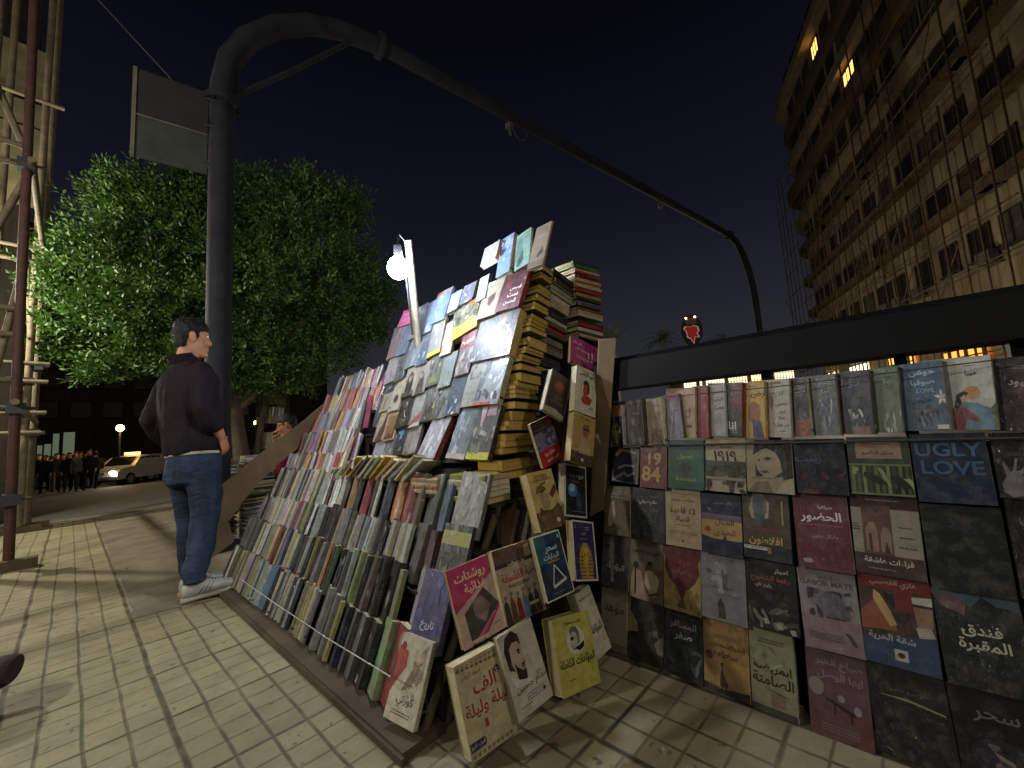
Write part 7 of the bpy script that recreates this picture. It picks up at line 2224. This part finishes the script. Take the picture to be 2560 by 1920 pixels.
S2 = [('black', 12), ('dark brown', 14), ('grey', 8), ('sage', 10), ('cream', 8), ('white', 10), ('cream', 8), ('cream', 9), ('black', 15), ('white', 12), ('brown', 10), ('red', 10), ('dark grey', 9), ('grey', 12), ('brown', 14), ('grey', 9), ('black', 14), ('navy', 10), ('cream', 12), ('sage', 10), ('maroon', 10), ('navy', 9), ('sage', 9), ('black', 14), ('pink', 8), ('blue', 9), ('pink', 8), ('sage', 10), ('dark grey', 9), ('cream', 8), ('black', 12), ('navy', 12), ('white', 9), ('grey', 10), ('cream', 10)]
spine_stack(S2, (1.39, 1.815), (1.6, 1.8), (.83, 1.88), 1.305, .05, (-.08, -.2), 'spine stack between page blocks and sky stack', 'books in the middle spine stack', .215)
S1 = [('red', 10), ('black', 14), ('brown', 10), ('tan', 8), ('maroon', 12), ('cream', 10), ('navy', 10), ('black', 12), ('pink', 10), ('brown', 12), ('dark brown', 14)]
spine_stack(S1, (1.50, 1.52), (1.6, 1.6), (.37, .83), 1.30, .05, (-.05, -.08), 'low spine stack behind the tilted covers', 'books in the low stack behind the tilted covers', .2)
for j, (x, a, c, t, nm) in enumerate(((1.19, 24, 'brown', .02, 'brown book leaning in the dark opening, leftmost of the leaners'), (1.235, 24, 'dark brown', .014, 'thin dark book leaning beside the brown one in the dark opening'), (1.265, 23, 'white', .022, 'white-edged book leaning steeply in the dark opening'), (1.36, 4, 'dark grey', .02, 'dark grey spine standing upright in the dark opening'))):
    A = radians(a); make_book(frame((x - .06, 1.31, .36), (0, -1, 0), (sin(A), 0, cos(A))), .13, .31, t, CN[c], CN[c], nm, 'books leaning in the dark opening', (), 0)
ws = make_book(frame((1.375, 1.235, .36), (1, .05, -.03), (.03, .1, 1)), .135, .26, .02, '8d8c80', '8d8c80', 'plain grey-white book standing in the dark opening', 'books leaning in the dark opening', (), 0, marks=False)
# magazine piles beyond the far end, and books on the second stall: part of the far mass
for (xc, yc, top, wd) in ((1.08, 4.98, .86, .17), (1.36, 4.92, .885, .27)):
    z = .0
    while z < top:
        t = rg.uniform(.008, .022); b = MB(); cx = rg.choice(['a8a49c', 'c4bcae', '7c6c64', 'b4b4b8', '8c9498', 'b0a070', '6c3c3c', '4a5058', 'c8c4bc']); yw = rg.uniform(-.08, .08)
        cover_body(b, .24, wd + rg.uniform(-.01, .01), t, lin(rg.choice(['8c8c90', 'b4a890', '5c5c64']), .4), lin(cx, .4)); b.box((.003, .0016, .002), (.236, t - .0016, wd - .004), lin('c8c0a8'))
        M = frame((xc - wd / 2 - .02, yc + .22 + rg.uniform(-.012, .012), z), (yw, -1, 0), (1, yw, 0)); 
        ex = Vector((yw, -1, 0)); ez = Vector((1, yw, 0)); M = frame((xc - wd / 2 + rg.uniform(-.008, .008), yc + .22, z), ex, ez)
        b.v = [tuple(M @ Vector(p)) for p in b.v]; merge(stuff, b); z += t + .0005
# loose jumble between tower and far rows
for j in range(16):
    t = rg.uniform(.012, .03); cx = rg.choice(['b8b4ac', '7c2c44', '6c5a78', 'c4c0b8', '8c8c84', '9a8a64', '4c4c4c']); b = MB(); h = rg.uniform(.17, .22); cover_body(b, .13, h, t, lin(rg.choice(PAST), .4), lin(cx, .3)); b.box((.0025, .0016, .002), (.126, t - .0016, h - .002), lin('c8c0a8'))
    k = j % 4; yy = 2.44 + .05 * (j // 4) + rg.uniform(-.02, .02); X = 1.22 + .13 * k; Z_ = .80 + .24 * k; a = radians(rg.uniform(-22, 18))
    M = frame((X + rg.uniform(-.03, .03), yy + .06, Z_), Vector((-.5, -.85, 0)), Vector((.35, sin(a), cos(a)))); b.v = [tuple(M @ Vector(p)) for p in b.v]; merge(stuff, b)
tag(stuff.build('far_books', M_PRINT), 'mass of small spines on the upper far rows and magazine piles', 'books', None, 'stuff')
# second stall in the background
s2_ = thing('second_stall', 'small book rack with yellow boxes behind the smoking man', 'book rack', (2.62, 8.8, 0))
ybox = plain('yellow_box', '8c8438', .8, var=.3, scale=5); kb_ = plain('kraft_box', '7c7450', .85, var=.25)
m = MB()
for x in (-.24, .3): m.box((x - .02, -.02, 0), (x + .02, .02, 2.2))
m.box((-.3, -.02, 1.32), (.34, .25, 1.36)); m.box((-.3, -.02, .86), (.34, .25, .9)); m.build('rack', M_WOOD, s2_)
def crate(x, z, w, d, h, tilt, mat, nm, lab):
    o = thing(nm, lab, 'box', (2.62 + x, 8.72, z)); m = MB(); e_ = .012
    for a, b in (((-w/2, -d/2, 0), (w/2, d/2, e_)), ((-w/2, -d/2, e_), (w/2, -d/2 + e_, h)), ((-w/2, d/2 - e_, e_), (w/2, d/2, h)), ((-w/2, -d/2 + e_, e_), (-w/2 + e_, d/2 - e_, h)), ((w/2 - e_, -d/2 + e_, e_), (w/2, d/2 - e_, h))): m.box(a, b)
    m.build('box', mat, o); o.rotation_euler = (0, tilt, radians(-14)); return o
crate(-.02, 1.74, .46, .3, .2, radians(10), ybox, 'yellow_crate', 'tilted yellow box on top of the book rack behind the smoker'); crate(-.02, 1.36, .5, .26, .13, 0, kb_, 'kraft_crate', 'low kraft box of books on the middle of the back rack'); crate(-.02, .9, .42, .26, .3, 0, plain('cream_box', 'a8a082', .8), 'cream_crate', 'cream printed box on the lower shelf of the back rack')
for j in range(7):
    m = MB(); h = .3; cx = ['8c8470', 'b0b0b4', '6c7478', 'c0c0c4', 'a8a8ac', '9c9c90', '4c4c4c'][j]; cover_body(m, .15, h, .03, lin(cx, .5), lin(cx, .5)); m.box((.0025, .0016, .002), (.146, .028, h - .002), lin('c8c0a8'))
    zz = 1.375 if j < 5 else 1.9; xx = -.12 + j * .055 if j < 5 else -.1 + (j - 5) * .12
    o = m.build('book', M_PRINT, None, frame((2.62 + xx, 8.75, zz), (0, -1, 0), (.12 if j < 5 else .45, 0, 1))); tag(o, f'{["drab", "silver", "slate", "white-striped", "pale grey", "olive", "charcoal"][j]} spine in the {"middle box" if j < 5 else "tilted yellow box"} of the back rack', 'book', 'books on the back rack')
# ---------------------------------------------------------------- railing that carries the front-facing covers
rl = thing('railing', 'black street railing with a thick top beam carrying rows of front-facing books', 'railing', (1.68, .3, 0))
def rp(name, mb, mat): o = mb.build(name, mat, rl); o.matrix_parent_inverse = Matrix.Translation((-1.68, -.3, 0)); return o
M_BLK = plain('black_rail_paint', '0b0a0c', .6, var=.3, scale=6, bump=.12, spec=.2)
bm = MB(); pr = [(-.075, -.068), (-.075, .05), (-.055, .07), (.055, .07), (.075, .05), (.075, -.068)]; n = len(pr)
ya, yb_ = 1.0, -2.2
bm.add([(1.70 + x, ya, 1.185 + z) for x, z in pr] + [(1.70 + x, yb_, 1.185 + z) for x, z in pr], [(i, (i + 1) % n, n + (i + 1) % n, n + i) for i in range(n)] + [tuple(range(n - 1, -1, -1)), tuple(range(n, 2 * n))]); rp('top_beam', bm, M_BLK)
for y in (.95, .33, -.02, -.245, -.8, -1.5): q = MB(); q.box((1.675, y - .014, 0), (1.725, y + .014, 1.115)); rp('post', q, M_BLK)
q = MB(); q.box((1.655, -2.2, .02), (1.665, .98, .86)); rp('backing_cloth', q, plain('black_cloth', '100f10', .95))  # added black sheet in place of the shade between the rows
q = MB(); q.tube([(1.628, 1.06, .868), (1.628, -1.2, .868)], .004, 6); rp('shelf_wire', q, M_STEEL)
wv = MB(); wv.tube([(1.60, .9, 1.06), (1.598, .3, 1.055), (1.60, -.5, 1.075)], .0016, 5); tag(wv.build('retaining_wire', M_STEEL), 'thin wire strung along the top row of books on the railing', 'wire')
for j in range(6):  # more covers continue just out of frame to the right
    pass
print('BOOKS', NBOOK[0])

# ---------------------------------------------------------------- litter
rl_ = random.Random(5); LM = [plain('litter_paper', 'a8a294', .9), plain('litter_leaf', '5c4a2c', .9), plain('litter_card', '7c6c54', .9)]
for i, (x, y, k, lab) in enumerate([(.40, 3.9, 0, 'white paper scrap on the bare dirt left of the standing man'), (.36, 4.9, 0, 'small pale scrap near the edge of the dirt patch'), (1.22, .62, 0, 'tiny white paper crumb on the paving near the yellow book'), (1.05, .88, 2, 'torn bit of card in front of the white portrait book')]):
    m = MB(); n = 7; r = (.011, .019, .014)[k]; pts = [(r * rl_.uniform(.6, 1.2) * cos(2 * pi * j / n), r * rl_.uniform(.5, 1.1) * sin(2 * pi * j / n) * .7, .004 + .006 * rl_.random()) for j in range(n)]
    m.add(pts + [(a, b, c + .0015) for a, b, c in pts] + [(0, 0, .003), (0, 0, .006)], [(2 * n, (j + 1) % n, j) for j in range(n)] + [(2 * n + 1, n + j, n + (j + 1) % n) for j in range(n)] + [(j, (j + 1) % n, n + (j + 1) % n, n + j) for j in range(n)])
    o = m.build('litter', LM[k]); o.location = (x, y, .002); o.rotation_euler = (0, 0, rl_.uniform(0, 6)); tag(o, lab, 'litter', 'bits of litter on the ground', 'thing')
